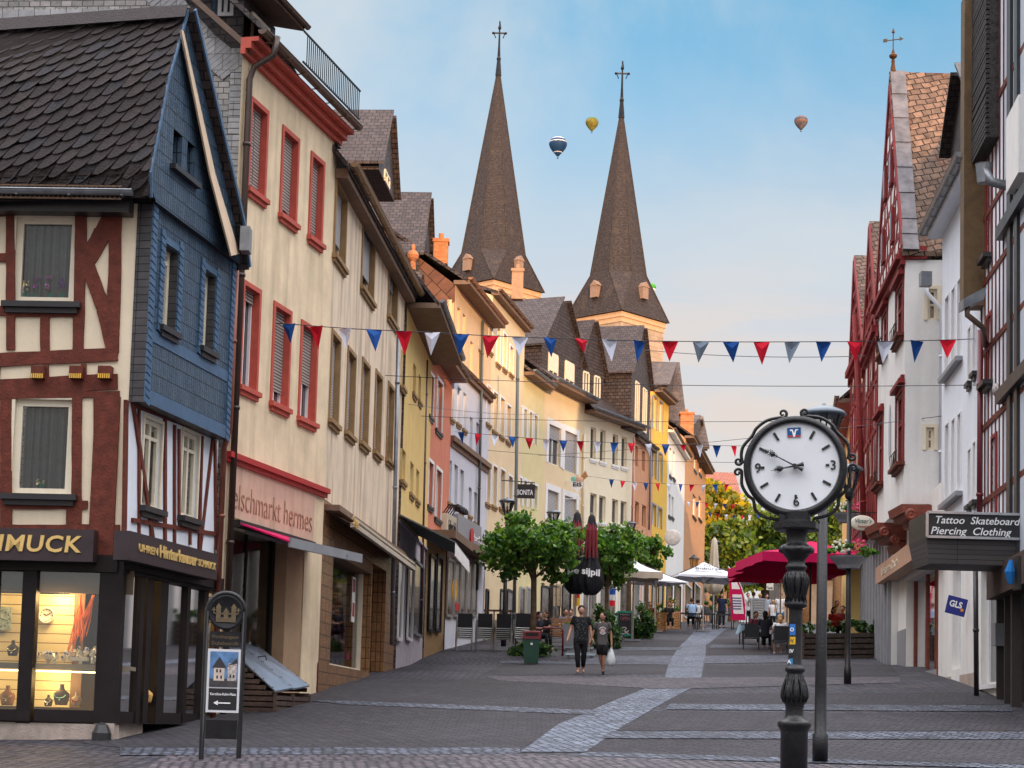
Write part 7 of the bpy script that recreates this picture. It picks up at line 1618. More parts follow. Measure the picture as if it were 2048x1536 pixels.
for k, (x, y, lb) in enumerate(((1375,1236,'first'),(1412,1238,'second'),(1450,1238,'third'))): c = gp(x, y); table('%s dark terrace table from the left under the beer-brewery parasol' % lb, c, .8, .74, None, wood=M_BLACK)
for k, (x, lb) in enumerate(((985,'left'),(1003,'right'))):
    c = Vector((at(x, 1290, 65).x, 65, 0)); c.z = gz(c.x, 65); table('tall brown standing table behind the chair stacks, %s one' % lb, c, .7, 1.15, None, wood=mat('bar_wood', (.16,.06,.03), .5))
# wooden slatted benches of the café
M_TEAK = mat('teak_slats', (.33,.16,.06), .6, .25, 10)
def slat_bench(label, px, py, D, w_, rz=0):
    p = at(px, py, D); c = Vector((p.x, D, gz(p.x, D))); t = thing('slatted_bench', label, 'bench', c); m = MB(); ca = Vector((math.cos(rz), math.sin(rz), 0))
    for k in range(7): m.bar(c-ca*w_/2+Z*(.45+.09*k), c+ca*w_/2+Z*(.45+.09*k), .02, .06)
    m.build('backrest', M_TEAK, t); m = MB(); bkv = Vector((-ca.y, ca.x, 0))
    for k in range(4): m.bar(c-ca*w_/2+bkv*(.1+.11*k)+Z*.43, c+ca*w_/2+bkv*(.1+.11*k)+Z*.43, .09, .02)
    m.build('seat', M_TEAK, t)
    for s_ in (-1, 1): m = MB(); m.bar(c+ca*s_*w_/2, c+ca*s_*w_/2+Z*1.08, .06); m.build('leg', M_TEAK, t)
slat_bench('brown slatted bench back left of the closed black parasols', 1118, 1285, 60.5, .9); slat_bench('brown slatted bench back right behind the walking woman', 1158, 1285, 61.5, .8)
c = gp(1135, 1300); m = MB(); m.hexa([c+Vector(v_) for v_ in ((-.14,-.14,0),(.14,-.14,0),(.14,.14,0),(-.14,.14,0),(-.2,-.2,.85),(.2,-.2,.85),(.2,.2,.85),(-.2,.2,.85))])
PT = thing('tall_planter', 'tall dark grey planter with small green plant before the slatted benches', 'planter', c); m.build('pot', M_GREY, PT); m = MB(); leaves(m, c+Z*.92, .17, .17, .12, 160, .07, seed=8); m.build('plant', LG, PT)
# pallet planters
def pallet(label, px, py, w_, rz):
    c = gp(px, py); t = thing('pallet_planter', label, 'planter', c, 0, 'planters built of wooden pallets'); ca = Vector((math.cos(rz), math.sin(rz), 0)); bkv = Vector((-ca.y, ca.x, 0)); h = .82; m = MB()
    for f0, f1, e in ((c-ca*w_/2, c+ca*w_/2, 0), (c+ca*w_/2, c+ca*w_/2+bkv*.7, 1), (c-ca*w_/2, c-ca*w_/2+bkv*.7, 1)):
        for k in range(7): m.bar(f0+Z*(.06+k*.12), f1+Z*(.06+k*.12), .025, .09)
        for q_ in (.03, .5, .97): p = f0.lerp(f1, q_); m.bar(p, p+Z*h, .1, .05)
    m.build('pallet_boards', M_PINE, t); m = MB(); leaves(m, c+bkv*.3+Z*.95, w_*.45, .35, .28, 420, .1, seed=int(px)); m.build('plants', LG, t)
    m = MB(); rs = random.Random(px)
    for k in range(16): m.ball(c+bkv*.3+Vector((rs.uniform(-.4,.4)*w_, rs.uniform(-.2,.2), 1.0+rs.uniform(0,.35))), .03, n=6)
    m.build('flowers', mat('orange_flower', (.7,.3,.05), .6), t)
pallet('left pallet planter with greenery beside the ivy bush', 1315, 1262, .75, .1); pallet('right pallet planter with orange flowers before the dark terrace', 1345, 1258, .7, .25)
for k, (x, y, s_, lb) in enumerate(((1330,1200,.45,'above the pallet planters'),(1425,1245,.5,'among the terrace chairs'),(1448,1246,.4,'right of the terrace pot'))):
    c = gp(x, 1246); t = thing('potted_shrub', 'round flowering shrub in a grey pot '+lb, 'potted plant', c); m = MB(); m.lathe([(.17,0),(.24,.6)], c, 12); m.build('pot', M_GREY, t); m = MB(); leaves(m, c+Z*1.05, s_, s_, s_*.8, 700, .11, seed=20+k); m.build('foliage', LG, t)
    m = MB(); rs = random.Random(k)
    for q_ in range(22): m.ball(c+Z*1.1+Vector((rs.uniform(-1,1)*s_, rs.uniform(-1,.3)*s_, rs.uniform(-.5,1)*s_*.7)), .035, n=6)
    m.build('flowers', mat('orange_flower', (.7,.3,.05), .6), t)
# dark timber planter fence on the right
f0, f1 = gp(1604, 1318), gp(1768, 1316); zt_ = at(1604, 1265, f0.y).z; FN = thing('plank_planter', 'long low planter of dark weathered planks before the magenta parasols', 'planter', (f0+f1)/2)
m = MB(); n_ = 5
for k in range(n_): z = f0.z-.05+(zt_-f0.z+.05)*(k+.08)/n_; m.para(Vector((f0.x, f0.y, z)), f1-f0, (0,.03,0), (0,0,(zt_-f0.z)/n_*.8)); m.para(Vector((f1.x-.03, f1.y, z+f1.z-f0.z)), (.03,0,0), (0,1.2,0), (0,0,(zt_-f0.z)/n_*.8))
m.build('planks', mat('dark_plank', (.06,.045,.038), .8, .35, 6, .6, 20), FN)
for k in range(3): m = MB(); p = f0.lerp(f1, [0.01,.53,.985][k]); m.bar(p+Vector((0,-.02,0)), Vector((p.x, p.y-.02, zt_+.02)), .07); m.build('post', M_WOOD, FN)
m = MB(); m.para(f0+Vector((.05,.06,0)), f1-f0-Vector((.1,0,0)), (0,1,0), (0,0,zt_-f0.z-.15)); m.build('soil', M_DARK, FN)
for k, x in enumerate((1622, 1668, 1706, 1722, 1741, 1757)):
    c = f0.lerp(f1, (x-1604)/171)+Vector((0,.5,zt_-f0.z-.1)); m = MB(); leaves(m, c+Z*.28, .28, .25, .34, 330, .1, seed=40+k, shell=.2)
    tag(m.build('planter_shrub', IV), '%s green shrub from the left in the dark plank planter' % ['first','second','third','fourth','fifth','sixth'][k], 'shrub', 'shrubs in the plank planter')
# flower trough at the right wall
c = gp(1806, 1328); FT = thing('flower_trough', 'pale concrete flower pot with white blossoms at the corner of the book shop', 'flower pot', c); m = MB(); m.hexa([c+Vector(v_) for v_ in ((-.17,-.15,.06),(.17,-.15,.06),(.17,.15,.06),(-.17,.15,.06),(-.2,-.18,.36),(.2,-.18,.36),(.2,.18,.36),(-.2,.18,.36))]); m.build('pot', mat('concrete_pot', (.5,.46,.4), .9, .2), FT)
m = MB(); leaves(m, c+Z*.43, .18, .15, .1, 120, .06, seed=60); m.build('leaves', LG, FT); m = MB()
for k in range(40): m.ball(c+Vector((random.uniform(-.2,.15), random.uniform(-.15,.15), .46+random.uniform(0,.08))), .03, n=6)
m.build('blossoms', mat('cream_flower', (.75,.75,.6), .6), FT); m = MB()
for sx in (-1,1): m.box(c+Vector((sx*.14,0,0)), .06, .2, .06)
m.build('feet', M_BLACK, FT)
# ---------------------------------------------------------------- parasols
def parasol(label, px, py_ap, D, wm, drop, val, m_, poleh=None, txt=None, name='parasol', rz=0, valm=None, cat='parasol'):
    a = at(px, py_ap, D); b = Vector((a.x, D, gz(a.x, D))); t = thing(name, label, cat, b)
    c = MB(); n = 4; P = [a+Vector((wm/2*math.sqrt(2)*math.cos(rz+math.pi/4+i*math.pi/2), wm/2*math.sqrt(2)*math.sin(rz+math.pi/4+i*math.pi/2), -drop)) for i in range(4)]
    for i in range(4):
        p, q = P[i], P[(i+1)%4]; mid = (p+q)/2; k = 4
        for j in range(k):
            t0, t1 = j/k, (j+1)/k; sg = lambda t_: Vector((0,0,-.06*math.sin(math.pi*t_)))
            c.poly([a.lerp(p,t0)+sg(t0), a.lerp(p,t1)+sg(t1), a.lerp(q,t1)+sg(t1), a.lerp(q,t0)+sg(t0)])
    cv = c.build('canopy', m_, t)
    v = MB()
    for i in range(4):
        p, q = P[i], P[(i+1)%4]; n_ = 8
        for j in range(n_): s0 = p.lerp(q, j/n_); s1 = p.lerp(q, (j+1)/n_); v.poly([s0, s1, s1-Z*(val+.02*math.sin(j*2)), s0-Z*(val+.02*math.sin(j*2-2))])
    v.build('valance', valm or m_, cv)
    p_ = MB(); p_.tube([b, a+Z*.08], .035, 8); p_.build('pole', M_STEEL if wm < 4 else M_BLACK, t); r_ = MB()
    for q in P: r_.bar(a-Z*.04, q-Z*.02, .02); r_.bar(a-Z*drop*1.4, a.lerp(q, .55)-Z*.03, .018)
    r_.build('ribs', M_WOOD, t)
    f = MB(); f.box(b, .6, .6, .07); f.build('base', M_GREY, t)
    if txt:
        p, q = sorted(P, key=lambda v_: v_.y)[:2]; p, q = (p, q) if p.x < q.x else (q, p); xd = (q-p).normalized(); mid = (p+q)/2; ud = (a-mid).normalized(); L_ = (a-mid).length; nn = xd.cross(ud).normalized()
        text('lettering', txt, M_INK, t, mid+ud*L_*.28-xd*wm*.22+nn*.07, xd, ud, L_*.17, .01, bold=.02, shear=.25, width=wm*.46)
        e = MB(); e.lathe([(.12,0),(.15,.01),(.12,.02)], mid+ud*L_*.62+nn*.06, 16, nn, None, False); e.build('emblem', M_INK, t)
    return t
M_MAG = mat('magenta_parasol', (.6,.008,.1), .8, .08, 2); M_LTC = mat('light_canvas', (.66,.68,.74), .8, .06, 2, .1, 20); M_BGC = mat('beige_canvas', (.55,.48,.38), .8, .1, 3)
parasol('broad magenta parasol nearest the clock, covering the terrace', 1622, 1082, 61, 4.3, .62, .32, M_MAG, rz=.08)
parasol('magenta parasol half hidden behind the broad one, left side', 1575, 1110, 65, 3.6, .45, .3, M_MAG, rz=.1)
parasol('magenta parasol lowest at the left behind the clock column', 1562, 1124, 70, 3.6, .4, .3, M_MAG, rz=.0)
parasol('white square parasol printed Bitburger over the dark terrace', 1408, 1124, 80, 3.0, .7, .1, M_LTC, txt='Bitburger', rz=.12)
parasol('white parasol with beige valance in front of the third maple', 1268, 1120, 68, 1.9, .5, .25, M_LTC, valm=M_BGC, rz=.1)
parasol('plain white parasol between the maple trunk and the brewery parasol', 1312, 1140, 78, 2.2, .55, .05, M_LTC, rz=.3)
parasol('small white parasol behind the beach flag', 1465, 1145, 88, 2.4, .4, .1, M_LTC)
def closed(label, px, yt, yb, D, r_, m1, m2=None, drape=.4, txt=False, ybase=None):
    a = at(px, yt, D); z1 = at(px, yb, D).z; b = Vector((a.x, D, gz(a.x, D))); t = thing('closed_parasol', label, 'parasol', b); H_ = a.z-z1
    m = MB(); fold = lambda q, h: 1+.28*math.sin(6*q)*min(1, (a.z-h)/H_*2.2)
    pr = [(r_*.15,H_),(r_*.35,H_*.97),(r_*.5,H_*.85),(r_*.55,H_*.6),(r_*.7,H_*.42),(r_*1.0,H_*.3),(r_*1.25,H_*.16),(r_*.9,H_*.06),(r_*.5,0)]
    m.lathe([(q, z1+h) for q, h in pr[::-1]], (a.x, D, 0), 36, None, fold); cv = m.build('folded_canopy', m1, t, True)
    if m2:
        m = MB()
        for k in range(4): an = -math.pi/2+(k-1.5)*.55; m.tube([(a.x+r_*f*math.cos(an)*1.22, D+r_*f*math.sin(an)*1.22, z1+H_*h) for f, h in ((.3,.9),(.5,.8),(.55,.6),(.66,.45))], [.015,.045,.05,.03], 5)
        m.build('red_stripe', m2, cv)
    m = MB(); m.tube([b, Vector((a.x, D, z1+.1))], .035, 8); m.tube([Vector((a.x,D,a.z-.05)), Vector((a.x,D,a.z+.06))], .05, 8); m.build('pole', M_STEEL, t)
    m = MB(); m.box(b, .5, .5, .08); m.build('base', M_GREY, t)
    if txt: text('lettering', txt, M_WLET, cv, (a.x-r_*1.0, D-r_*1.45, z1+H_*.25), (1,0,-.12), (0,0,1), .2, .01, bold=.03, width=r_*1.9)
    return t
M_NYL = mat('black_canvas', (.018,.018,.022), .7, .3, 6)
closed('closed black parasol with red stripes, left of the pair', 1155, 1024, 1188, 57.5, .3, M_NYL, mat('red_canvas', (.2,.03,.04), .7, .2), txt='per')
closed('closed black parasol with red stripes, right of the pair', 1184, 1029, 1190, 56.5, .3, M_NYL, mat('red_canvas', (.2,.03,.04), .7, .2), txt='sijpil')
closed('closed beige parasol rising behind the brewery parasol', 1429, 1076, 1188, 92, .36, M_BGC)
# beach flag
b = gp(1490, 1262); D_ = 74; b = Vector((at(1488,1240,D_).x, D_, gz(at(1488,1240,D_).x, D_))); FL = thing('beach_flag', 'tall magenta and white feather flag left of the clock column', 'flag', b)
zt_ = at(1455, 1133, D_); zb_ = at(1460, 1240, D_); P = []; Lh = zt_.z-zb_.z
outer = [(zt_.x+.02+ (b.x+.05-zt_.x)*math.sin(math.pi/2*min(1,k/8*1.15)), zt_.z-Lh*(k/8)**1.25) for k in range(9)]
m = MB(); q_ = [Vector((x_, D_, z_)) for x_, z_ in outer]; inner = [Vector((zt_.x+.02+.3*k/8*.6, D_, zt_.z-Lh*(k/8))) for k in range(9)]
for k in range(8): m.poly([inner[k], q_[k], q_[k+1], inner[k+1]])
m.build('flag_cloth', M_MAG, FL); m = MB()
for a_, b2 in ((.22,.42),(.52,.88)):
    z0, z1 = zt_.z-Lh*a_, zt_.z-Lh*b2; k0, k1 = a_*8, b2*8; xi = lambda k: zt_.x+.02+.3*k/8*.6; xo = lambda f: np.interp(f, [((k/8)**1.25) for k in range(9)], [o[0] for o in outer])
    m.poly([(xi(k0)+.1,D_-.01,z0),(xo(a_)-.08,D_-.01,z0),(xo(b2)-.08,D_-.01,z1),(xi(k1)+.1,D_-.01,z1)])
m.build('white_panel', M_WLET, FL); m = MB()
for k in range(5): m.box((b.x-.32, D_-.015, zt_.z-Lh*(.6+.05*k)), .4, .003, .05)
m.build('printed_lines', mat('print_blue_grey', (.1,.12,.25), .6), FL)
m = MB(); m.tube([b]+q_[::-1], .02, 6); m.build('flag_pole', M_WFRAME, FL, True)
# chalkboards
def board(label, xa, xb, yt, yb, fm, bm, txt=None, tm=None, name='chalkboard'):
    a = gp(xa, yb); b = Vector((at(xb, yb, a.y).x, a.y, a.z)); h = at(xa, yt, a.y).z-a.z; t = thing(name, label, 'menu board', (a+b)/2); W_ = (b-a).length; lean_ = Vector((0,.12,0)); e = (b-a).normalized(); u_ = (Z*h+lean_).normalized(); nn = Vector((0,-1,.1)).normalized(); f = MB(); H_ = h
    for p, q in ((a, a+u_*H_), (b, b+u_*H_), (a+u_*H_, b+u_*H_), (a+u_*.18, b+u_*.18)): f.bar(p, q, .07, .035, up=nn)
    f.bar(a+Vector((0,.5,0)), a+u_*H_, .04); f.bar(b+Vector((0,.5,0)), b+u_*H_, .04); f.build('frame', fm, t)
    m = MB(); m.para(a+u_*.2, b-a, nn*.01, u_*(H_-.22)); m.build('board', bm, t)
    if txt:
        for s, fy, hh_, mm in txt: text('chalk_writing', s, mm, t, a+u_*(H_*fy)+e*.1+nn*.02, e, u_, hh_, .004, width=W_-.22)
    return t
M_CHALK = mat('red_chalk', (.5,.18,.22), .9, .3, 30); M_CHW = mat('white_chalk', (.6,.6,.6), .9, .3, 30)
board('turquoise-framed chalkboard saying OPEN beside the ivy bush', 1234, 1264, 1223, 1279, mat('turquoise_paint', (.01,.3,.2), .5, .1), mat('slate_board', (.04,.04,.045), .7, .2, 6), [('MENU', .88, .05, M_CHW), ('OPEN', .7, .14, M_CHALK), ('&', .2, .3, M_CHW)])
D_ = 72.; a = at(1517, 1226, D_); t = board('grey menu board with dense white writing behind the table group', 1503, 1531, 1197, 1262, M_GREY, mat('grey_board', (.2,.2,.2), .7, .6, 40), [('menu of the day', .9-.08*k, .05, M_CHW) for k in range(8)])
# blue and cream info sign far behind, ice cream sign, hanging signs
def hangsign(name, label, px0, px1, py0, py1, D, m_, txt=(), th=.05, frame=None):
    a, b = at(px0, py1, D), at(px1, py0, D); t = thing(name, label, 'sign', ((a.x+b.x)/2, D, a.z)); m = MB(); m.para((a.x, D, a.z), (b.x-a.x,0,0), (0,th,0), (0,0,b.z-a.z)); m.build('panel', m_, t)
    for s, fx, fy, hh_, wf, mm in txt: text('lettering', s, mm, t, (a.x+(b.x-a.x)*fx, D, a.z+(b.z-a.z)*fy), (1,0,0), (0,0,1), (b.z-a.z)*hh_, .01, bold=.015, width=(b.x-a.x)*wf)
    return t, a, b
t, a, b = hangsign('shop_sign', 'black hanging shop sign with white letters BONITA', 1030, 1070, 969, 996, 64, mat('sign_black', (.015,.012,.012), .4, .05), [('BONITA', .1, .25, .36, .8, M_WLET)])
m = MB(); m.tube([(a.x-.5, 64, b.z+.12), (a.x, 64, b.z+.1), (b.x, 64, b.z+.06)], .02, 6); m.bar((a.x+.2,64,b.z), (a.x+.2,64,b.z+.12), .02); m.bar((b.x-.1,64,b.z), (b.x-.1,64,b.z+.1), .02); m.build('bracket', M_IRON, t)
gpz = gz(at(1035,1200,64).x, 64); p = at(1036, 700, 64); q_ = at(1029, 1240, 64)
MP = thing('mast', 'tall thin grey mast in front of the lemon house carrying the wires', 'mast', (p.x, 64, gpz)); pipe(MP, [(q_.x, 64, gpz), (p.x, 64, p.z)], .06, mat('green_grey_pole', (.12,.14,.13), .5, .1), 'pole')
D_ = 78; c = at(1154, 968, D_); t = thing('ice_cream_sign', 'ice cream sundae sign lettered EIS sticking out from the sand house', 'sign', c)
m = MB(); P = [(c.x+.25*math.cos(math.pi*k/10+math.pi), c.z+.25*math.sin(math.pi*k/10+math.pi)*1.1) for k in range(11)]; m.slab([(x_, D_, z_) for x_, z_ in P]+[(c.x+.25,D_,c.z+.1),(c.x-.25,D_,c.z+.1)], (0,.06,0)); m.box((c.x,D_+.02,c.z-.6), .08, .05, .35); m.box((c.x,D_+.02,c.z-.65), .3, .05, .06); m.build('cup', M_WLET, t)
for k, (dx, cl) in enumerate(((-.14,(.2,.5,.4)),(.05,(.6,.35,.25)),(.17,(.7,.45,.3)))): m = MB(); m.ball((c.x+dx, D_+.03, c.z+.2), .14, .05, .14, 12); m.build('scoop', mat('scoop%d' % k, cl, .7), t)
m = MB(); m.slab([(c.x+.1,D_,c.z+.25),(c.x+.35,D_,c.z+.6),(c.x+.48,D_,c.z+.35),(c.x+.25,D_,c.z+.15)], (0,.03,0)); m.build('wafer', M_PINE, t); text('lettering', 'EIS', M_INK, t, (c.x-.19, D_-.005, c.z-.1), (1,0,0), (0,0,1), .17, .01, bold=.03, width=.38)
m = MB(); m.bar((c.x-.85,D_,c.z+.12), (c.x-.2,D_,c.z+.12), .03); m.bar((c.x-.85,D_,c.z-.66), (c.x+.2,D_,c.z-.66), .03); m.build('bracket', M_WFRAME, t)
t, a, b = hangsign('restaurant_sign', 'oval cream sign reading Victor\'s Restaurant beside the half-timbered house', 1726, 1727, 1046, 1047, 50, M_WLET); 
c = at(1725, 1046, 49.9); m = MB(); m.lathe([(.001,.02),(.29,.02),(.32,0),(.32,-.04)], c, 32, (0,-1,0)); o = m.build('oval_panel', mat('cream_panel', (.75,.73,.62), .4, .05), t, True)
for v_ in o.data.vertices: v_.co.x = c.x+(v_.co.x-c.x)*1.05; v_.co.z = c.z+(v_.co.z-c.z)*.68
text('lettering', "Victor's", mat('teal_letter', (.0,.12,.12), .5), t, (c.x-.24, 49.87, c.z+.0), (1,0,0), (0,0,1), .12, .008, shear=.3, width=.46); text('lettering', 'Restaurant', mat('red_letter', (.3,.03,.02), .5), t, (c.x-.14, 49.87, c.z-.13), (1,0,0), (0,0,1), .07, .008, shear=.3, width=.34)
m = MB(); m.tube([(c.x-.35,49.95,c.z+.3),(c.x+.6,49.95,c.z+.3)], .018, 6); m.bar((c.x-.2,49.95,c.z+.2),(c.x-.2,49.95,c.z+.3), .015); m.bar((c.x+.2,49.95,c.z+.2),(c.x+.2,49.95,c.z+.3), .015); m.build('bracket', M_IRON, t)
hangsign('information_sign', 'small blue and cream information sign in the far crowd', 1533, 1547, 1162, 1180, 96, mat('cream_panel', (1,1,1)), [('Tourist', .1, .1, .3, .8, M_INK)])
hangsign('information_header', 'blue header above the cream information sign', 1532, 1548, 1156, 1162, 96, mat('header_blue', (.01,.1,.35), .5))
c = at(1345, 1075, 84); m = MB(); m.lathe([(.001,.03),(.33,.03),(.38,0),(.38,-.04)], c, 24, (0,-1,0)); t = tag(m.build('brewery_sign', mat('pale_disc', (.6,.55,.5), .5, .2, 6), None, True), 'round pale hanging sign with gold top on the white narrow house', 'sign')
# ornate lantern
c = at(1388, 1128, 92); t = thing('hanging_lantern', 'old black and amber lantern on a pole before the brick-red house', 'lantern', c); m = MB(); m.lathe([(.14,-.3),(.22,.25)], c, 6, None, None, False); m.build('amber_pane', mat('amber_glass', (.3,.13,.02), .3, .2, emit=.15), t); m = MB(); m.lathe([(.3,.24),(.26,.3),(.08,.42),(.02,.5)], c, 12); m.build('lantern_roof', M_IRON, t); m = MB()
for k in range(6): an = k*math.pi/3; m.bar(c+Vector((.14*math.cos(an),.14*math.sin(an),-.3)), c+Vector((.22*math.cos(an),.22*math.sin(an),.25)), .025)
g_ = gz(c.x, 92); m.tube([Vector((c.x,92,g_)), c-Z*.3], .06, 8); m.build('lantern_frame', M_IRON, t)
# gallery sign boards, lamps and canopies over the left shops
def pk(pl, px, py, o=0): u, z = pl.uz(px, py, o); return u, z
t = thing('gallery_sign', 'cream gallery fascia board with black lamps above it on the pale house', 'sign', p5.at(.5, p5.uz(900,1060)[1], 0))
u0, z0 = p5.uz(893, 1085, .3); u1, _ = p5.uz(912, 1085, .3); z1 = p5.uz(893, 1025, .3)[1]; m = MB(); m.wbox(p5, u0, u1, z0, z1, .05, .3); m.build('board', M_FRAME, t); text('lettering', 'Goldener Apfel', M_IRON, t, p5.at(u0+.15, z0+(z1-z0)*.45, .31), p5.d.to_3d(), (0,0,1), .35, .01, width=(u1-u0)-.3)
for k in range(5): u = u0+.2+(u1-u0)*k/5; m = MB(); m.tube([p5.at(u, z1, .1), p5.at(u, z1+.3, .3), p5.at(u, z1+.28, .55)], .02, 6); m.lathe([(.12,0),(.1,.12),(.04,.2)], p5.at(u, z1+.12, .6), 10, (0,-.3,1)); m.build('lamp_head', M_IRON, t)
t = thing('shop_sign', 'dark grey fascia with red emblem at the right end of the pale house', 'sign', p5.at(2, p5.uz(930,1080)[1], 0)); u0, z0 = p5.uz(915, 1085, .2); u1, _ = p5.uz(962, 1100, .2); z1 = p5.uz(925, 1032, .2)[1]; m = MB(); m.wbox(p5, u0, u1, z0, z1, .02, .2); m.build('board', M_GREY, t)
m = MB(); m.lathe([(.28,0),(.3,.02),(.28,.03)], p5.at(u0+(u1-u0)*.55, z0+.45, .22), 18, p5.n.to_3d()); m.build('red_emblem', mat('emblem_crimson', (.5,.02,.03), .5), t); text('lettering', 'fonello', M_WLET, t, p5.at(u0+(u1-u0)*.66, z0+.35, .21), p5.d.to_3d(), (0,0,1), .25, .01, width=1.3)
# canopies and awnings
def canopy(name, label, pl, xa, xb, py, o, th, m_, drop=0, val=0, vm=None, cat='awning'):
    u0, z = pl.uz(xa, py, 0); u1 = pl.uz(xb, py, 0)[0]; t = thing(name, label, cat, pl.at((u0+u1)/2, z, 0)); m = MB(); m.slab([pl.at(u0,z,0), pl.at(u1,z,0), pl.at(u1,z-drop,o), pl.at(u0,z-drop,o)], (0,0,th)); m.build('canopy', m_, t)
    if val:
        v = MB(); n = max(4, int((u1-u0)/.15))
        for i in range(n): a, b = u0+(u1-u0)*i/n, u0+(u1-u0)*(i+1)/n; v.poly([pl.at(a,z-drop,o+.01*(i%2)), pl.at(b,z-drop,o+.01*((i+1)%2)), pl.at(b,z-drop-val,o+.03*((i+1)%2)), pl.at(a,z-drop-val,o+.03*(i%2))])
        v.build('valance', vm or m_, t)
    return t
canopy('awning', 'white striped awning with hanging valance under the yellow house', p3, 798, 838, 1030, 1.5, .04, mat('grey_awning', (.12,.13,.13), .8, .1), .7, .35, M_OFFW)
canopy('canopy', 'dark grey flat canopy over the salmon house shop', p4, 853, 893, 1075, .9, .25, M_SOFFIT, cat='canopy')
canopy('canopy', 'dark grey flat canopy over the pale house shop window', p5, 893, 940, 1092, .7, .22, M_SOFFIT, cat='canopy')
canopy('awning', 'short wine-red awning at the end of the pale house', p5, 938, 968, 1110, .8, .05, mat('wine_canvas', (.25,.02,.04), .8), .2)
# shop windows and doors along the left row
def shopfront(t, pl, xs, yt, yb, fm=None, off=.03, warm=None, dpt=.9, nm='shop_window'):
    for a, b in xs:
        u0, z1 = pl.uz(a, yt, off); u1 = pl.uz(b, yt, off)[0]; z0 = pl.uz((a+b)/2, yb, off)[1]; m = MB(); m.wbox(pl, u0, u1, z0, z1, -.01, .012); w = m.build(nm, warm or M_GLASSD, t); f = MB()
        for p, q, r_, s_ in ((u0-.05,u0+.03,z0,z1),(u1-.03,u1+.05,z0,z1),(u0,u1,z1-.04,z1+.05),(u0,u1,z0-.06,z0+.03)): f.wbox(pl, p, q, r_, s_, 0, .05)
        f.build('frame', fm or M_STEEL, w)
shopfront(t3, p3, [(801,809),(820,829)], 1120, 1280, M_WFRAME); shopfront(t3, p3, [(830,849)], 1120, 1270, M_ZINC)
shopfront(t4, p4, [(862,873),(876,886)], 1110, 1262, M_IRON)
M_DISP = mat('shop_display', (.12,.1,.08), .15, 1.0, 1.4, spec=.8)
shopfront(t5, p5, [(897,909),(911,922),(924,934),(936,946),(948,956)], 1118, 1232, M_STEEL, warm=M_DISP)
m = MB(); c = p5.at(p5.uz(908,1180)[0], p5.uz(908,1180)[1], .02); m.lathe([(.42,0),(.4,.01),(.001,.012)], c, 20, p5.n.to_3d()); m.build('yellow_poster', mat('poster_yellow', (.75,.4,.02), .5, .2, 6), t5); m = MB(); m.wbox(p5, p5.uz(910,1200)[0], p5.uz(918,1200)[0], p5.uz(910,1250)[1]+.5, p5.uz(910,1205)[1], .012, .02); m.build('red_poster', mat('poster_red2', (.5,.02,.02), .5, .2, 6), t5)
shopfront(t7, p7, [(973,978),(1002,1012),(1016,1028)], 1180, 1262, M_IRON); shopfront(t8, p8, [(1040,1050),(1054,1066)], 1175, 1255, M_STEEL); shopfront(t9, p9, [(1084,1100),(1104,1120),(1126,1142)], 1172, 1250, M_IRON, warm=M_DISP)
shopfront(t10, p10, [(1166,1178),(1182,1194),(1200,1212),(1218,1232),(1240,1256)], 1165, 1245, M_WFRAME, warm=M_DISP); shopfront(t11, p11, [(1268,1280),(1286,1298)], 1160, 1240, M_WFRAME); shopfront(t12, p12, [(1305,1314),(1318,1327)], 1165, 1240, M_IRON); shopfront(t13, p13, [(1334,1345),(1350,1362)], 1165, 1240, M_IRON, warm=M_DISP); shopfront(t14, p14, [(1370,1384),(1390,1402)], 1165, 1238, M_WFRAME, warm=M_DISP)
# brass menu frames on the terracotta wall of the café
m = MB()
for i in range(2):
    for j in range(2): x_, y_ = 1098+13*i, 1170+22*j; a = p9.uz(x_, y_+19); b = p9.uz(x_+11, y_); m.wbox(p9, a[0], b[0], a[1], b[1], .0, .05)
m.build('menu_case', mat('brass_panel', (.45,.33,.2), .3, .2, 4, metal=.6), t9)
# flags / cloths by the café
for (lb, x, y0, y1, D_, cols) in (('red and yellow hanging flag behind the left closed parasol', 1148, 1180, 1212, 60, ((.5,.02,.02),(.7,.4,.02))), ('blue white red tricolour flag right of the closed parasols', 1219, 1178, 1212, 62, ((.02,.08,.35),(.7,.7,.7),(.6,.02,.03)))):
    a = at(x, y1, D_); b = at(x+12, y0, D_); t = thing('hanging_flag', lb, 'flag', a); n = len(cols)
    for k, c_k in enumerate(cols[::-1]):
        m = MB(); za, zb_ = a.z+(b.z-a.z)*k/n, a.z+(b.z-a.z)*(k+1)/n; 
        for i in range(6): xa, xb = a.x+(b.x-a.x)*i/6, a.x+(b.x-a.x)*(i+1)/6; m.poly([(xa,D_+.04*math.sin(i*1.3),za),(xb,D_+.04*math.sin(i*1.3+1.3),za),(xb,D_+.04*math.sin(i*1.3+1.3),zb_),(xa,D_+.04*math.sin(i*1.3),zb_)])
        m.build('flag_stripe', mat('flag%.2f%.2f' % (c_k[0], c_k[1]), c_k, .8, .1), t)
    m = MB(); g_ = gz(a.x, D_); m.tube([(a.x-.02,D_,g_),(a.x-.02,D_,b.z+.05)], .02, 6); m.build('pole', M_STEEL, t)
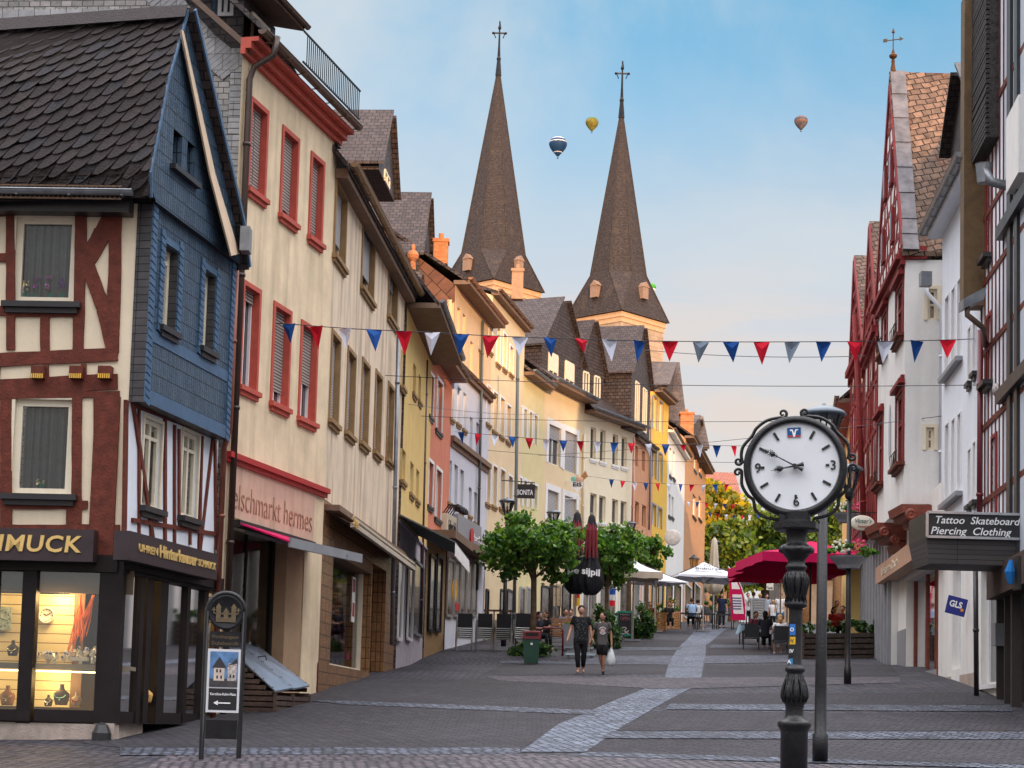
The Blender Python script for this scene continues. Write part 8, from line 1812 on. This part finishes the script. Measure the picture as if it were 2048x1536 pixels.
# ---------------------------------------------------------------- background trees
def big_tree(label, px, D, ccy, wpx, hpx, mats, n, size, seed):
    b = at(px, 1250, D); b = Vector((b.x, D, gz(b.x, D))); c = at(px, ccy, D); k = ppm(D); t = thing('broadleaf_tree', label, 'tree', b, 0, 'trees closing the street'); m = MB(); m.tube([b, b.lerp(c, .5), c+Z*.5], [.35,.28,.12], 10); m.build('trunk', M_BARK, t, True)
    m = MB(); leaves(m, c, wpx/2/k, wpx/2/k*.8, hpx/2/k, n, size, seed=seed, shell=.3); m.build('crown', mats, t)
LY = [leafmat('yellow_leaf', (.55,.38,.015)), leafmat('gold_leaf', (.3,.25,.02)), leafmat('lime_leaf', (.16,.2,.03))]; LD = [leafmat('mid_leaf', (.1,.17,.025)), leafmat('deep_leaf', (.035,.07,.015)), leafmat('bright_leaf', (.2,.26,.03))]  # leaf tones, mixed at random through each crown
big_tree('tree with golden yellow crown at the end of the street', 1438, 126, 1040, 135, 145, LY, 5200, .42, 11)
big_tree('green tree below the golden crown behind the far lamp', 1462, 120, 1110, 160, 150, LD, 5200, .4, 12)
big_tree('olive green tree left of the clock column', 1530, 124, 1080, 150, 190, [LY[2], LD[0], LD[2]], 5600, .42, 13)
big_tree('dark green tree directly behind the clock case', 1610, 122, 1075, 150, 190, LD, 5600, .42, 14)
big_tree('small green tree between clock and half-timbered house', 1675, 110, 1065, 80, 200, LD, 3600, .36, 15)
big_tree('low dark tree at the street\'s far end by the terrace', 1395, 128, 1150, 110, 110, LD, 3000, .42, 16)
# ---------------------------------------------------------------- bunting and wires
FC = {'b': mat('flag_blue', (.01,.07,.28), .8, .05), 'r': mat('flag_red', (.6,.01,.03), .8, .05), 'w': mat('flag_white', (.62,.65,.75), .8, .05), 'g': mat('flag_grey', (.17,.22,.28), .8, .05)}
def interp(pts, x): return float(np.interp(x, [p[0] for p in pts], [p[1] for p in pts]))
def bunting(label, pts, D0, D1, flags, w_, h_, r_=.008):
    xa, xb = pts[0][0], pts[-1][0]; Df = lambda x: D0+(D1-D0)*(x-xa)/(xb-xa); a = at(xa, pts[0][1], D0); t = thing('bunting', label, 'bunting', a, 0, 'pennant strings across the street')
    m = MB(); n = 24; m.tube([at(xa+(xb-xa)*i/n, interp(pts, xa+(xb-xa)*i/n), Df(xa+(xb-xa)*i/n)) for i in range(n+1)], r_, 5); m.build('cord', M_IRON, t)
    for x, c in flags:
        D = Df(x); k = ppm(D); p = at(x, interp(pts, x), D); m = MB(); tw = random.uniform(-.7, .7); flip = c.isupper(); e = Vector((math.cos(tw), math.sin(tw), 0)); wv, hv = w_/k/2, h_/k*random.uniform(.92, 1.06)
        tip = p-Z*hv+Vector((random.uniform(-.07,.07), random.uniform(-.12,.12), random.uniform(0,.04))) if not flip else p-Z*hv*.6+e*wv*.5
        A_, B_ = p-e*wv, p+e*wv; mid = (A_+B_+tip)/3+Vector((0, random.choice((-1,1))*.06, 0)); m.poly([A_, mid, B_]); m.poly([A_, tip, mid]); m.poly([B_, mid, tip]); o_ = m.build('pennant', FC[c.lower()], t)
pt = [(530,645),(578,648),(690,657),(865,665),(981,672),(1100,676),(1279,682),(1500,684),(1771,683),(1896,680),(1968,677)]
xs = [578,633,690,748,808,865,923,981,1040,1100,1162,1219,1279,1340,1402,1462,1523,1585,1647,1709,1771,1834,1896,1958]
bunting('nearest long bunting of big blue, red and white pennants across the street', pt, 33.5, 37.2, list(zip(xs, 'brwbrwbrwbRwbrgbrgbrwbrw')), 34, 46, .009)
xs2 = [922+34.1*k for k in range(17)]+[1712,1745]
bunting('second bunting of smaller pennants crossing behind the clock top', [(893,862),(1100,880),(1300,888),(1480,892),(1748,888)], 60, 62, list(zip(xs2, 'brwbrwbrwbrwbRwbrwb')), 17, 26)
bunting('third bunting starting at the ice cream sign', [(1172,952),(1270,965),(1400,970),(1480,968)], 79, 79, [(1223+23*k, 'brw'[k%3]) for k in range(11)], 11, 18)
bunting('fourth small bunting before the golden tree crown', [(1370,1003),(1480,1010)], 90, 90, [(1377+18*k, 'wbr'[k%3]) for k in range(6)], 9, 13)
bunting('fifth small bunting lowest before the trees', [(1410,1025),(1480,1032),(1690,1010)], 98, 98, [(1420+16*k, 'brw'[k%3]) for k in range(7)], 8, 11)
def wire(label, a, b, r_=.008, sag=.12):
    m = MB(); A_, B_ = at(*a), at(*b); m.tube([A_.lerp(B_, i/16)-Z*sag*4*(i/16)*(1-i/16) for i in range(17)], r_, 5); tag(m.build('span_wire', M_IRON), label, 'wire')
wire('wire from the stained house to the right row, just under the nearest bunting', (755,750,44), (1960,770,37)); wire('dark cable from the church side to the half-timbered houses', (1290,700,64), (1730,712,52), .012)
wire('thin wire passing above the second bunting', (840,832,52), (1770,838,50)); wire('thin wire low over the salmon house', (795,805,47), (1085,828,76)); wire('wire hanging behind the clock top to the white corner house', (1060,912,76), (1885,832,43)); wire('faint wire below the second bunting across the pale house', (950,898,66), (1500,925,62))
# ---------------------------------------------------------------- hot-air balloons
def balloon(label, px, py, rpx, D, m_, stripes):
    c = at(px, py, D); r_ = rpx/ppm(D); t = thing('hot_air_balloon', label, 'hot-air balloon', c, 0, 'hot-air balloons in the sky'); m = MB()
    pr = [(.12,-1.22),(.3,-1.0),(.6,-.68),(.86,-.3),(.98,.05),(.98,.3),(.86,.6),(.62,.82),(.3,.95),(.001,.98)]
    m.lathe([(q*r_, h*r_) for q, h in pr], c, 24, None, lambda a, h: 1+.02*math.cos(12*a)); m.build('envelope', m_, t, True)
    for z0, z1, mm in stripes:
        s = MB(); s.lathe([(np.interp(z, [p[1] for p in pr], [p[0] for p in pr])*r_*1.012, z*r_) for z in np.linspace(z0, z1, 5)], c, 24, None, lambda a, h: 1+.02*math.cos(12*a), False); s.build('envelope_band', mm, t, True)
    b_ = MB(); b_.box(c-Z*r_*1.5, r_*.16, r_*.16, r_*.12); b_.build('basket', M_WOOD, t); w_ = MB()
    for sx in (-1,1):
        for sy in (-1,1): w_.bar(c+Vector((sx*.07*r_, sy*.07*r_, -1.4*r_)), c+Vector((sx*.1*r_, sy*.1*r_, -1.2*r_)), r_*.012)
    w_.build('basket_ropes', M_IRON, t)
balloon('dark blue balloon with white bands, lowest left of the free-floating ones', 1116, 291, 18.5, 900, mat('balloon_navy', (.012,.05,.13), .6, .2, .3), [(.72,.8,M_WLET),(.3,.42,mat('balloon_white', (.6,.55,.5), .6, .5, .4)),(-.85,-.78,M_WLET)])
balloon('olive and yellow balloon between the two spires', 1184, 247, 13.5, 1100, mat('balloon_olive', (.2,.17,.03), .6, .4, .4), [(.55,.85,mat('balloon_green', (.02,.12,.02), .6, .1))])
balloon('grey-brown striped balloon alone at the right', 1602, 244, 14, 1100, mat('balloon_grey', (.13,.11,.12), .6, .4, .4), [(-.1,.1,mat('balloon_rust', (.25,.12,.08), .6)),(.3,.4,mat('balloon_dark', (.03,.05,.1), .6))])
balloon('green and white balloon half hidden behind the right spire', 1301, 577, 11.5, 1000, mat('balloon_lime', (.05,.3,.03), .6, .2), [(-.6,-.1,M_WLET)])
# ---------------------------------------------------------------- people
def skinmesh(J, E, rad, root=0):
    me = bpy.data.meshes.new('sk'); me.from_pydata([tuple(p) for p in J], E, []); o = bpy.data.objects.new('sk', me); COL.objects.link(o)
    sk = o.modifiers.new('s', 'SKIN'); sk.use_smooth_shade = True
    for i, r_ in enumerate(rad): me.skin_vertices[0].data[i].radius = (r_, r_) if not isinstance(r_, tuple) else r_
    for i in range(len(J)): me.skin_vertices[0].data[i].use_root = (i == root)
    ss = o.modifiers.new('u', 'SUBSURF'); ss.levels = 1; ss.render_levels = 1
    dg = bpy.context.evaluated_depsgraph_get(); r = bpy.data.meshes.new_from_object(o.evaluated_get(dg)); bpy.data.objects.remove(o); return r
SKIN_ = mat('skin', (.5,.27,.18), .55, .08, 10); SKIN2 = mat('tan_skin', (.36,.18,.11), .55, .08, 10)
def person(label, loc, h, rz, pose, shirt, pants, hair, skin=SKIN_, shoes=None, sleeve='short', legs='long', longhair=False, hands=False, group=None, build=1, head=(0,0), sc=1, skirt=None):
    """pose: joint offsets in body heights; x to the figure's left, -y forward"""
    t = thing('person', label, 'person', loc, rz, group)
    J = dict(pel=(0,0,.52), wst=(0,0,.6), cht=(0,0,.72), nck=(0,.005,.835), hed=(0,-.005,.87), shL=(.1,.0,.81), elL=(.135,.01,.65), wrL=(.145,-.03,.51), hdL=(.145,-.04,.46), shR=(-.1,.0,.81), elR=(-.135,.01,.65), wrR=(-.145,-.03,.51), hdR=(-.145,-.04,.46),
             hpL=(.05,0,.5), knL=(.055,-.01,.28), anL=(.055,.01,.04), toL=(.06,-.08,.015), hpR=(-.05,0,.5), knR=(-.055,-.01,.28), anR=(-.055,.01,.04), toR=(-.06,-.08,.015))
    J.update(pose); J = {k: Vector(v)*h for k, v in J.items()}; b = build
    def sub(names, edges, rad, root=0):
        idx = {n: i for i, n in enumerate(names)}; return skinmesh([J[n] for n in names], [(idx[a], idx[c]) for a, c in edges], [r_*h*b if not isinstance(r_, tuple) else (r_[0]*h*b, r_[1]*h*b) for r_ in rad], root)
    N_ = ['pel','wst','cht','nck','hed','shL','elL','wrL','hdL','shR','elR','wrR','hdR','hpL','knL','anL','toL','hpR','knR','anR','toR']
    Ed = [('pel','wst'),('wst','cht'),('cht','nck'),('nck','hed'),('cht','shL'),('shL','elL'),('elL','wrL'),('wrL','hdL'),('cht','shR'),('shR','elR'),('elR','wrR'),('wrR','hdR'),('pel','hpL'),('hpL','knL'),('knL','anL'),('anL','toL'),('pel','hpR'),('hpR','knR'),('knR','anR'),('anR','toR')]
    me = sub(N_, Ed, [.045,.04,.045,.03,.028,.026,.023,.016,.017,.026,.023,.016,.017,.038,.03,.02,.016,.038,.03,.02,.016])
    bm = bmesh.new(); bm.from_mesh(me); hc = J['hed']+Vector((0,-.004,.058))*h; ya, pi_ = head; Mh = Matrix.Rotation(ya, 3, 'Z') @ Matrix.Rotation(pi_, 3, 'X')
    hm = MB(); hm.ball((0,0,0), .047*h, .056*h, .066*h, 16)
    for i, v in enumerate(hm.v):                                  # chin, brow and nose
        x, y, z = v
        if y < 0: 
            if z < 0: x *= 1-.35*(-z/(.066*h)); 
            if abs(x) < .012*h and -.02*h < z < .012*h: y -= .012*h*(1-(z+.02*h)/(.034*h))+.002*h
            if abs(x) > .012*h and .0 < z < .014*h: y += .004*h
        hm.v[i] = (x, y, z)
    for sx in (-1, 1): hm.ball((sx*.048*h, .004*h, 0), .006*h, .012*h, .016*h, 8)
    for vv, f in ((hm.v, hm.f),):
        bv = [bm.verts.new(hc+Mh@Vector(p)) for p in vv]
        for q in f:
            try: bm.faces.new([bv[i] for i in q])
            except ValueError: pass
    if hands:
        for s_ in 'LR':
            d = (J['hd'+s_]-J['wr'+s_]).normalized(); sd_ = d.cross(Vector((1,0,0))).normalized(); fm_ = MB(); pn_ = d.cross(sd_).normalized(); pl_ = J['hd'+s_]
            for k in range(4):
                a = pl_+sd_*(k-1.5)*.011*h; L_ = (.036,.042,.04,.032)[k]*h; fm_.tube([a-d*.01*h, a+d*L_*.5+pn_*.003*h, a+d*L_*.85-pn_*.006*h, a+d*L_-pn_*.012*h], [.0056*h,.0052*h,.0045*h,.003*h], 6)
            a = J['wr'+s_].lerp(pl_, .5)-sd_*.014*h; fm_.tube([a, a-sd_*.014*h+d*.014*h, a-sd_*.016*h+d*.032*h], [.0065*h,.006*h,.004*h], 6)
            bv = [bm.verts.new(p) for p in fm_.v]
            for q in fm_.f: bm.faces.new([bv[i] for i in q])
    bm.to_mesh(me); bm.free(); me.materials.clear(); me.materials.append(skin)
    me.polygons.foreach_set('use_smooth', [True]*len(me.polygons)); me.name = 'body'; link('body', me, t, False)
    # clothing: lofted shirt with sleeves, trousers with tapering legs
    def loft(m, rings, n=16):
        b0 = len(m.v)
        for i, (c, rx, ry) in enumerate(rings):
            for k in range(n): a = 2*math.pi*k/n; w_ = 1+.035*math.sin(3*a+i*2.1)+.02*math.sin(5*a-i); m.v.append((c.x+rx*h*b*w_*math.cos(a), c.y+ry*h*b*w_*math.sin(a), c.z))
        for i in range(len(rings)-1):
            for k in range(n): k2 = (k+1) % n; m.f.append([b0+i*n+k, b0+i*n+k2, b0+(i+1)*n+k2, b0+(i+1)*n+k]); m.m.append(0)
        m.f.append([b0+(len(rings)-1)*n+k for k in range(n)]); m.m.append(0)
    sit = (J['knL']-J['hpL']).z > -.1*h; up_ = Vector((0,0,1))*h; m = MB(); C_ = (J['shL']+J['shR'])/2
    loft(m, [(J['pel']-up_*(.0 if sit else .045), .098, .078), (J['pel'].lerp(J['wst'], .5), .09, .073), (J['wst'], .083, .068), (J['cht']-up_*.03, .098, .073), (J['cht']+up_*.03, .105, .07), (C_+up_*.0, .108, .055), (C_+up_*.022, .07, .045), (J['nck']-up_*.003, .037, .036)])
    for s_, q in (('L', 1), ('R', -1)):
        a, e = J['sh'+s_], J['el'+s_]; cz_ = a.lerp(e, .62); m.tube([a-Vector((q*.035,0,0))*h-up_*.012, a+up_*.004, a.lerp(e, .3), cz_], [.04*h*b, .043*h*b, .037*h*b, .034*h*b], 10)
        if sleeve == 'long': m.tube([cz_, e, J['wr'+s_]], [.034*h*b, .03*h*b, .022*h*b], 10)
    m.build('shirt', shirt, t, True, False)
    if legs:
        m = MB()
        if not sit: loft(m, [(J['pel']-up_*.09, .085, .07), (J['pel']-up_*.02, .088, .072), (J['pel']+up_*.03, .08, .066)])
        else: m.ball(J['pel']-up_*.015, .09*h, .085*h, .05*h, 12)
        for s_ in 'LR':
            H_, K_, A_ = J['hp'+s_], J['kn'+s_], J['an'+s_]; e_ = K_.lerp(A_, .8)
            if legs == 'long': m.tube([H_+up_*.01, H_.lerp(K_, .3), K_, K_.lerp(A_, .35), e_], [.054*h*b, .052*h*b, .037*h*b, .036*h*b, .025*h*b], 12)
            else: m.tube([H_+up_*.01, H_.lerp(K_, .4), H_.lerp(K_, .85)], [.056*h*b, .056*h*b, .052*h*b], 12)
        m.build('trousers', pants, t, True, False)
    if shoes:
        for s_ in 'LR': 
            m = MB(); a = J['an'+s_]; q = J['to'+s_]; m.tube([a+Vector((0,.02,-.005))*h, a+Vector((0,0,-.012))*h, a.lerp(q, .6)+Vector((0,0,.004))*h, q+(q-a)*.12], [.014*h,.024*h,.022*h,.012*h], 8); m.build('shoe', shoes, t, True, False)
    m = MB(); m.ball(hc+Mh@Vector((0,.016*h,.022*h)), .055*h, .062*h, .06*h, 14, Mh)
    if longhair: m.tube([hc+Mh@Vector((0,.03*h,.02*h)), hc+Mh@Vector((0,.055*h,-.04*h)), hc+Mh@Vector((0,.05*h,-.11*h))], [.045*h,.042*h,.02*h], 8)
    m.build('hair', hair, t, True, False)
    m = MB(); 
    for sx in (-1, 1): m.ball(hc+Mh@Vector((sx*.018*h, -.05*h, .006*h)), .0065*h, .004*h, .004*h, 6)
    m.build('eyes', M_INK, t, True, False); m = MB(); m.ball(hc+Mh@Vector((0, -.0475*h, -.03*h)), .014*h, .005*h, .004*h, 8); m.build('mouth', mat('lips', (.4,.1,.08), .5), t, True, False)
    return t, J
def cloth(n, c, v=.15): return mat('cloth_'+n, c, .85, v, 12)
HB = cloth('hair_black', (.012,.01,.01)); HBR = cloth('hair_brown', (.06,.03,.015)); HBL = cloth('hair_blond', (.4,.24,.1))
BLK = cloth('black', (.014,.014,.017))
wp = gp(1160, 1347); bp_ = gp(1203, 1349)
hw = 1.66; walkW = dict(elR=(-.15,.01,.66), wrR=(-.185,-.05,.53), hdR=(-.2,-.07,.48), elL=(.135,.015,.66), wrL=(.165,-.01,.52), hdL=(.185,-.02,.47), knR=(-.045,-.04,.28), anR=(-.03,-.045,.04), toR=(-.045,-.12,.012), knL=(.05,.005,.285), anL=(.045,.08,.06), toL=(.05,.02,.015), hpL=(.052,0,.5), hpR=(-.052,0,.5))
# figures face the viewer: their left is on the picture's right
tW, JW_ = person('woman in black patterned tee and leggings walking hand in hand with a boy', wp, hw, 0, walkW, cloth('black_print', (.016,.017,.02), .3), BLK, HB, hands=True, legs='long', head=(.12,0), build=1.08)
m = MB()
for k in range(70):
    z = random.uniform(.5,.79)*hw; a = random.uniform(-2.7, -.45); m.ball((.104*hw*math.cos(a), .079*hw*math.sin(a), z), .011, .006, .011, 5)
m.build('shirt_print', mat('print_grey', (.16,.17,.18), .8), tW, False, False)
m = MB(); m.ball(Vector((0,.035*hw,.935*hw)), .03*hw, n=10); m.build('hair_bun', HB, tW, True, False)
hb = 1.5; walkB = dict(elR=(-.15,.01,.66), wrR=(-.19,-.01,.53), hdR=(-.21,-.02,.485), elL=(.14,.01,.65), wrL=(.15,-.02,.5), hdL=(.15,-.03,.455), knL=(.03,-.035,.28), anL=(.02,-.01,.05), toL=(.02,-.09,.012), knR=(-.03,-.0,.29), anR=(.03,.09,.06), toR=(.03,.02,.015), hpL=(.048,0,.5), hpR=(-.048,0,.5))
tB, JB = person('boy in grey tee and black shorts looking up at the woman, carrying a plastic bag', bp_, hb, 0, walkB, cloth('grey_tee', (.09,.085,.085)), BLK, HB, SKIN2, BLK, legs='short', hands=True, head=(-.75,-.35))
m = MB(); m.lathe([(.001,0),(.055,.001),(.055,.004),(.001,.005)], (0, -.074*hb, .7*hb), 16, (0,-1,0)); m.build('shirt_print', mat('print_pale', (.55,.4,.4), .8, .4, 60), tB, False, False)
m = MB()
for k in range(11): a = math.pi*(.15+.7*k/10); m.ball((.085*math.cos(a), -.075*hb, .7*hb+.085*math.sin(a)), .011, .004, .014, 5); m.ball((.085*math.cos(a)*.8, -.075*hb, .7*hb-.085*math.sin(a)), .011, .004, .014, 5)
m.build('shirt_lettering', M_WLET, tB, False, False)
hp_ = bp_+JB['hdL']-Z*.05; m = MB(); m.lathe([(.07,-.42),(.1,-.36),(.105,-.26),(.08,-.14),(.03,-.02),(.015,.04)], hp_, 14, None, lambda a, h: 1+.15*math.sin(3*a+8*h)); tag(m.build('plastic_bag', mat('bag_white', (.62,.68,.7), .35, .15, 8), None, True), 'white plastic shopping bag hanging from the boy\'s hand', 'bag')
for i_, (sx) in enumerate((0,)): pass
SIT = dict(pel=(0,.0,.27), wst=(0,.01,.36), cht=(0,.0,.48), nck=(0,-.005,.585), hed=(0,-.015,.62), shL=(.1,0,.56), shR=(-.1,0,.56), elL=(.14,-.04,.42), elR=(-.14,-.04,.42), wrL=(.08,-.16,.42), wrR=(-.08,-.16,.42), hdL=(.06,-.2,.43), hdR=(-.06,-.2,.43), hpL=(.05,-.02,.26), hpR=(-.05,-.02,.26), knL=(.06,-.25,.28), knR=(-.06,-.25,.28), anL=(.06,-.27,.04), anR=(-.06,-.27,.04), toL=(.065,-.34,.015), toR=(-.065,-.34,.015))
tw_, _ = person('blond woman in a white top sitting with her back to us left of the clock', CHB+Vector((0,.05,.0)), 1.68, math.pi, SIT, cloth('white_top', (.6,.62,.64)), cloth('pale_skirt', (.4,.45,.5)), HBL, longhair=True, legs='short', shoes=cloth('white_shoe', (.7,.7,.7)))
def sitter(label, px, D, rz, sh, hr, pose=None, sk=SKIN_, dz=0, lh=False, h=1.7):
    x = at(px, 1200, D).x; return person(label, Vector((x, D, gz(x, D)+dz)), h, rz, pose or SIT, cloth(sh[0], sh[1]), BLK, hr, sk, longhair=lh)
sitter('dark-haired guest in a dark jacket, leftmost at the slatted bench table', 1078, 59.5, .9, ('navy', (.02,.022,.035)), HB, lh=True)
sitter('auburn-haired woman in black, second guest at the slatted bench table', 1094, 60.2, -.9, ('black2', (.015,.014,.016)), HBR, lh=True)
sitter('guest in a grey top seen over the left slatted bench', 1132, 62.5, .1, ('greytop', (.18,.17,.2)), HB, h=1.75)
sitter('guest with dark cap seated behind the right slatted bench', 1143, 63, -.2, ('striped', (.25,.22,.3)), HB, h=1.7)
sitter('dark-haired guest behind the left pallet planter', 1300, 80, .2, ('red_brown', (.18,.04,.03)), HB)
sitter('guest with flushed face behind the right pallet planter', 1338, 82, .1, ('dark3', (.03,.03,.03)), HBR)
sitter('man in a light blue shirt with his back turned under the brewery parasol', 1384, 84, math.pi, ('sky_shirt', (.3,.45,.65)), HBR, dz=.1, h=1.8)
sitter('guest in white beside the man in light blue', 1396, 85, 2.6, ('white2', (.6,.6,.6)), HB, dz=.1)
sitter('dark-clothed guest at the blue-clothed table, seen from behind', 1531, 62, math.pi-.3, ('dark4', (.02,.02,.03)), HB, lh=True, h=1.75)
sitter('guest facing us at the blue-clothed table', 1512, 64, .3, ('burgundy', (.15,.03,.05)), HBR, lh=True)
sitter('guest in a red top under the magenta parasol right of the tall lamp pole', 1668, 66, .4, ('red_top', (.4,.03,.04)), HB, dz=.2, lh=True)
sitter('woman in a cream blouse seated on the raised terrace behind the flower bowl', 1674, 70, .1, ('cream_blouse', (.6,.52,.42)), HBR, dz=.45, lh=True)
sitter('guest in black and red near the second lamp pole', 1686, 67, -.4, ('black_red', (.12,.02,.02)), HB, dz=.25)
def stander(label, px, D, rz, sh, hr, pn=None, h=1.72, legs='long', lh=False, dz=0):
    x = at(px, 1200, D).x; ps = dict(elL=(.15,-.02,.66), wrL=(.1,-.1,.62), hdL=(.07,-.13,.64)) if int(px) % 2 else {}
    return person(label, Vector((x, D, gz(x, D)+dz)), h, rz, ps, cloth(sh[0], sh[1]), pn or BLK, hr, SKIN_, BLK, legs=legs, longhair=lh)
stander('waiter in dark uniform standing by the closed beige parasol', 1444, 87, .1, ('uniform', (.015,.02,.05)), HB)
stander('man in a white tee with his back turned, leftmost of the standing crowd', 1507, 88, math.pi, ('white_tee', (.62,.62,.66)), HBR, h=1.8)
stander('person in pale grey beside the leftmost standing man', 1520, 90, 2.8, ('pale_grey', (.4,.42,.45)), HBL)
stander('woman in a patterned blue-white blouse in the standing crowd', 1533, 89, .4, ('pattern', (.3,.33,.4)), HB, lh=True)
stander('blond child in white turned away in the standing crowd', 1546, 86, math.pi, ('white3', (.65,.65,.65)), HBL, h=1.45)
stander('man in white tee and blue shorts drinking beside the clock column', 1561, 85, -.3, ('white4', (.66,.66,.68)), HBR, cloth('blue_shorts', (.03,.1,.2)), legs='short', h=1.8)
stander('person in a light top left of the far menu board', 1496, 92, .3, ('light5', (.5,.5,.5)), HBR)
stander('passer-by in dark clothes behind the clock column at the terrace', 1597, 84, .2, ('dark6', (.04,.03,.04)), HB)
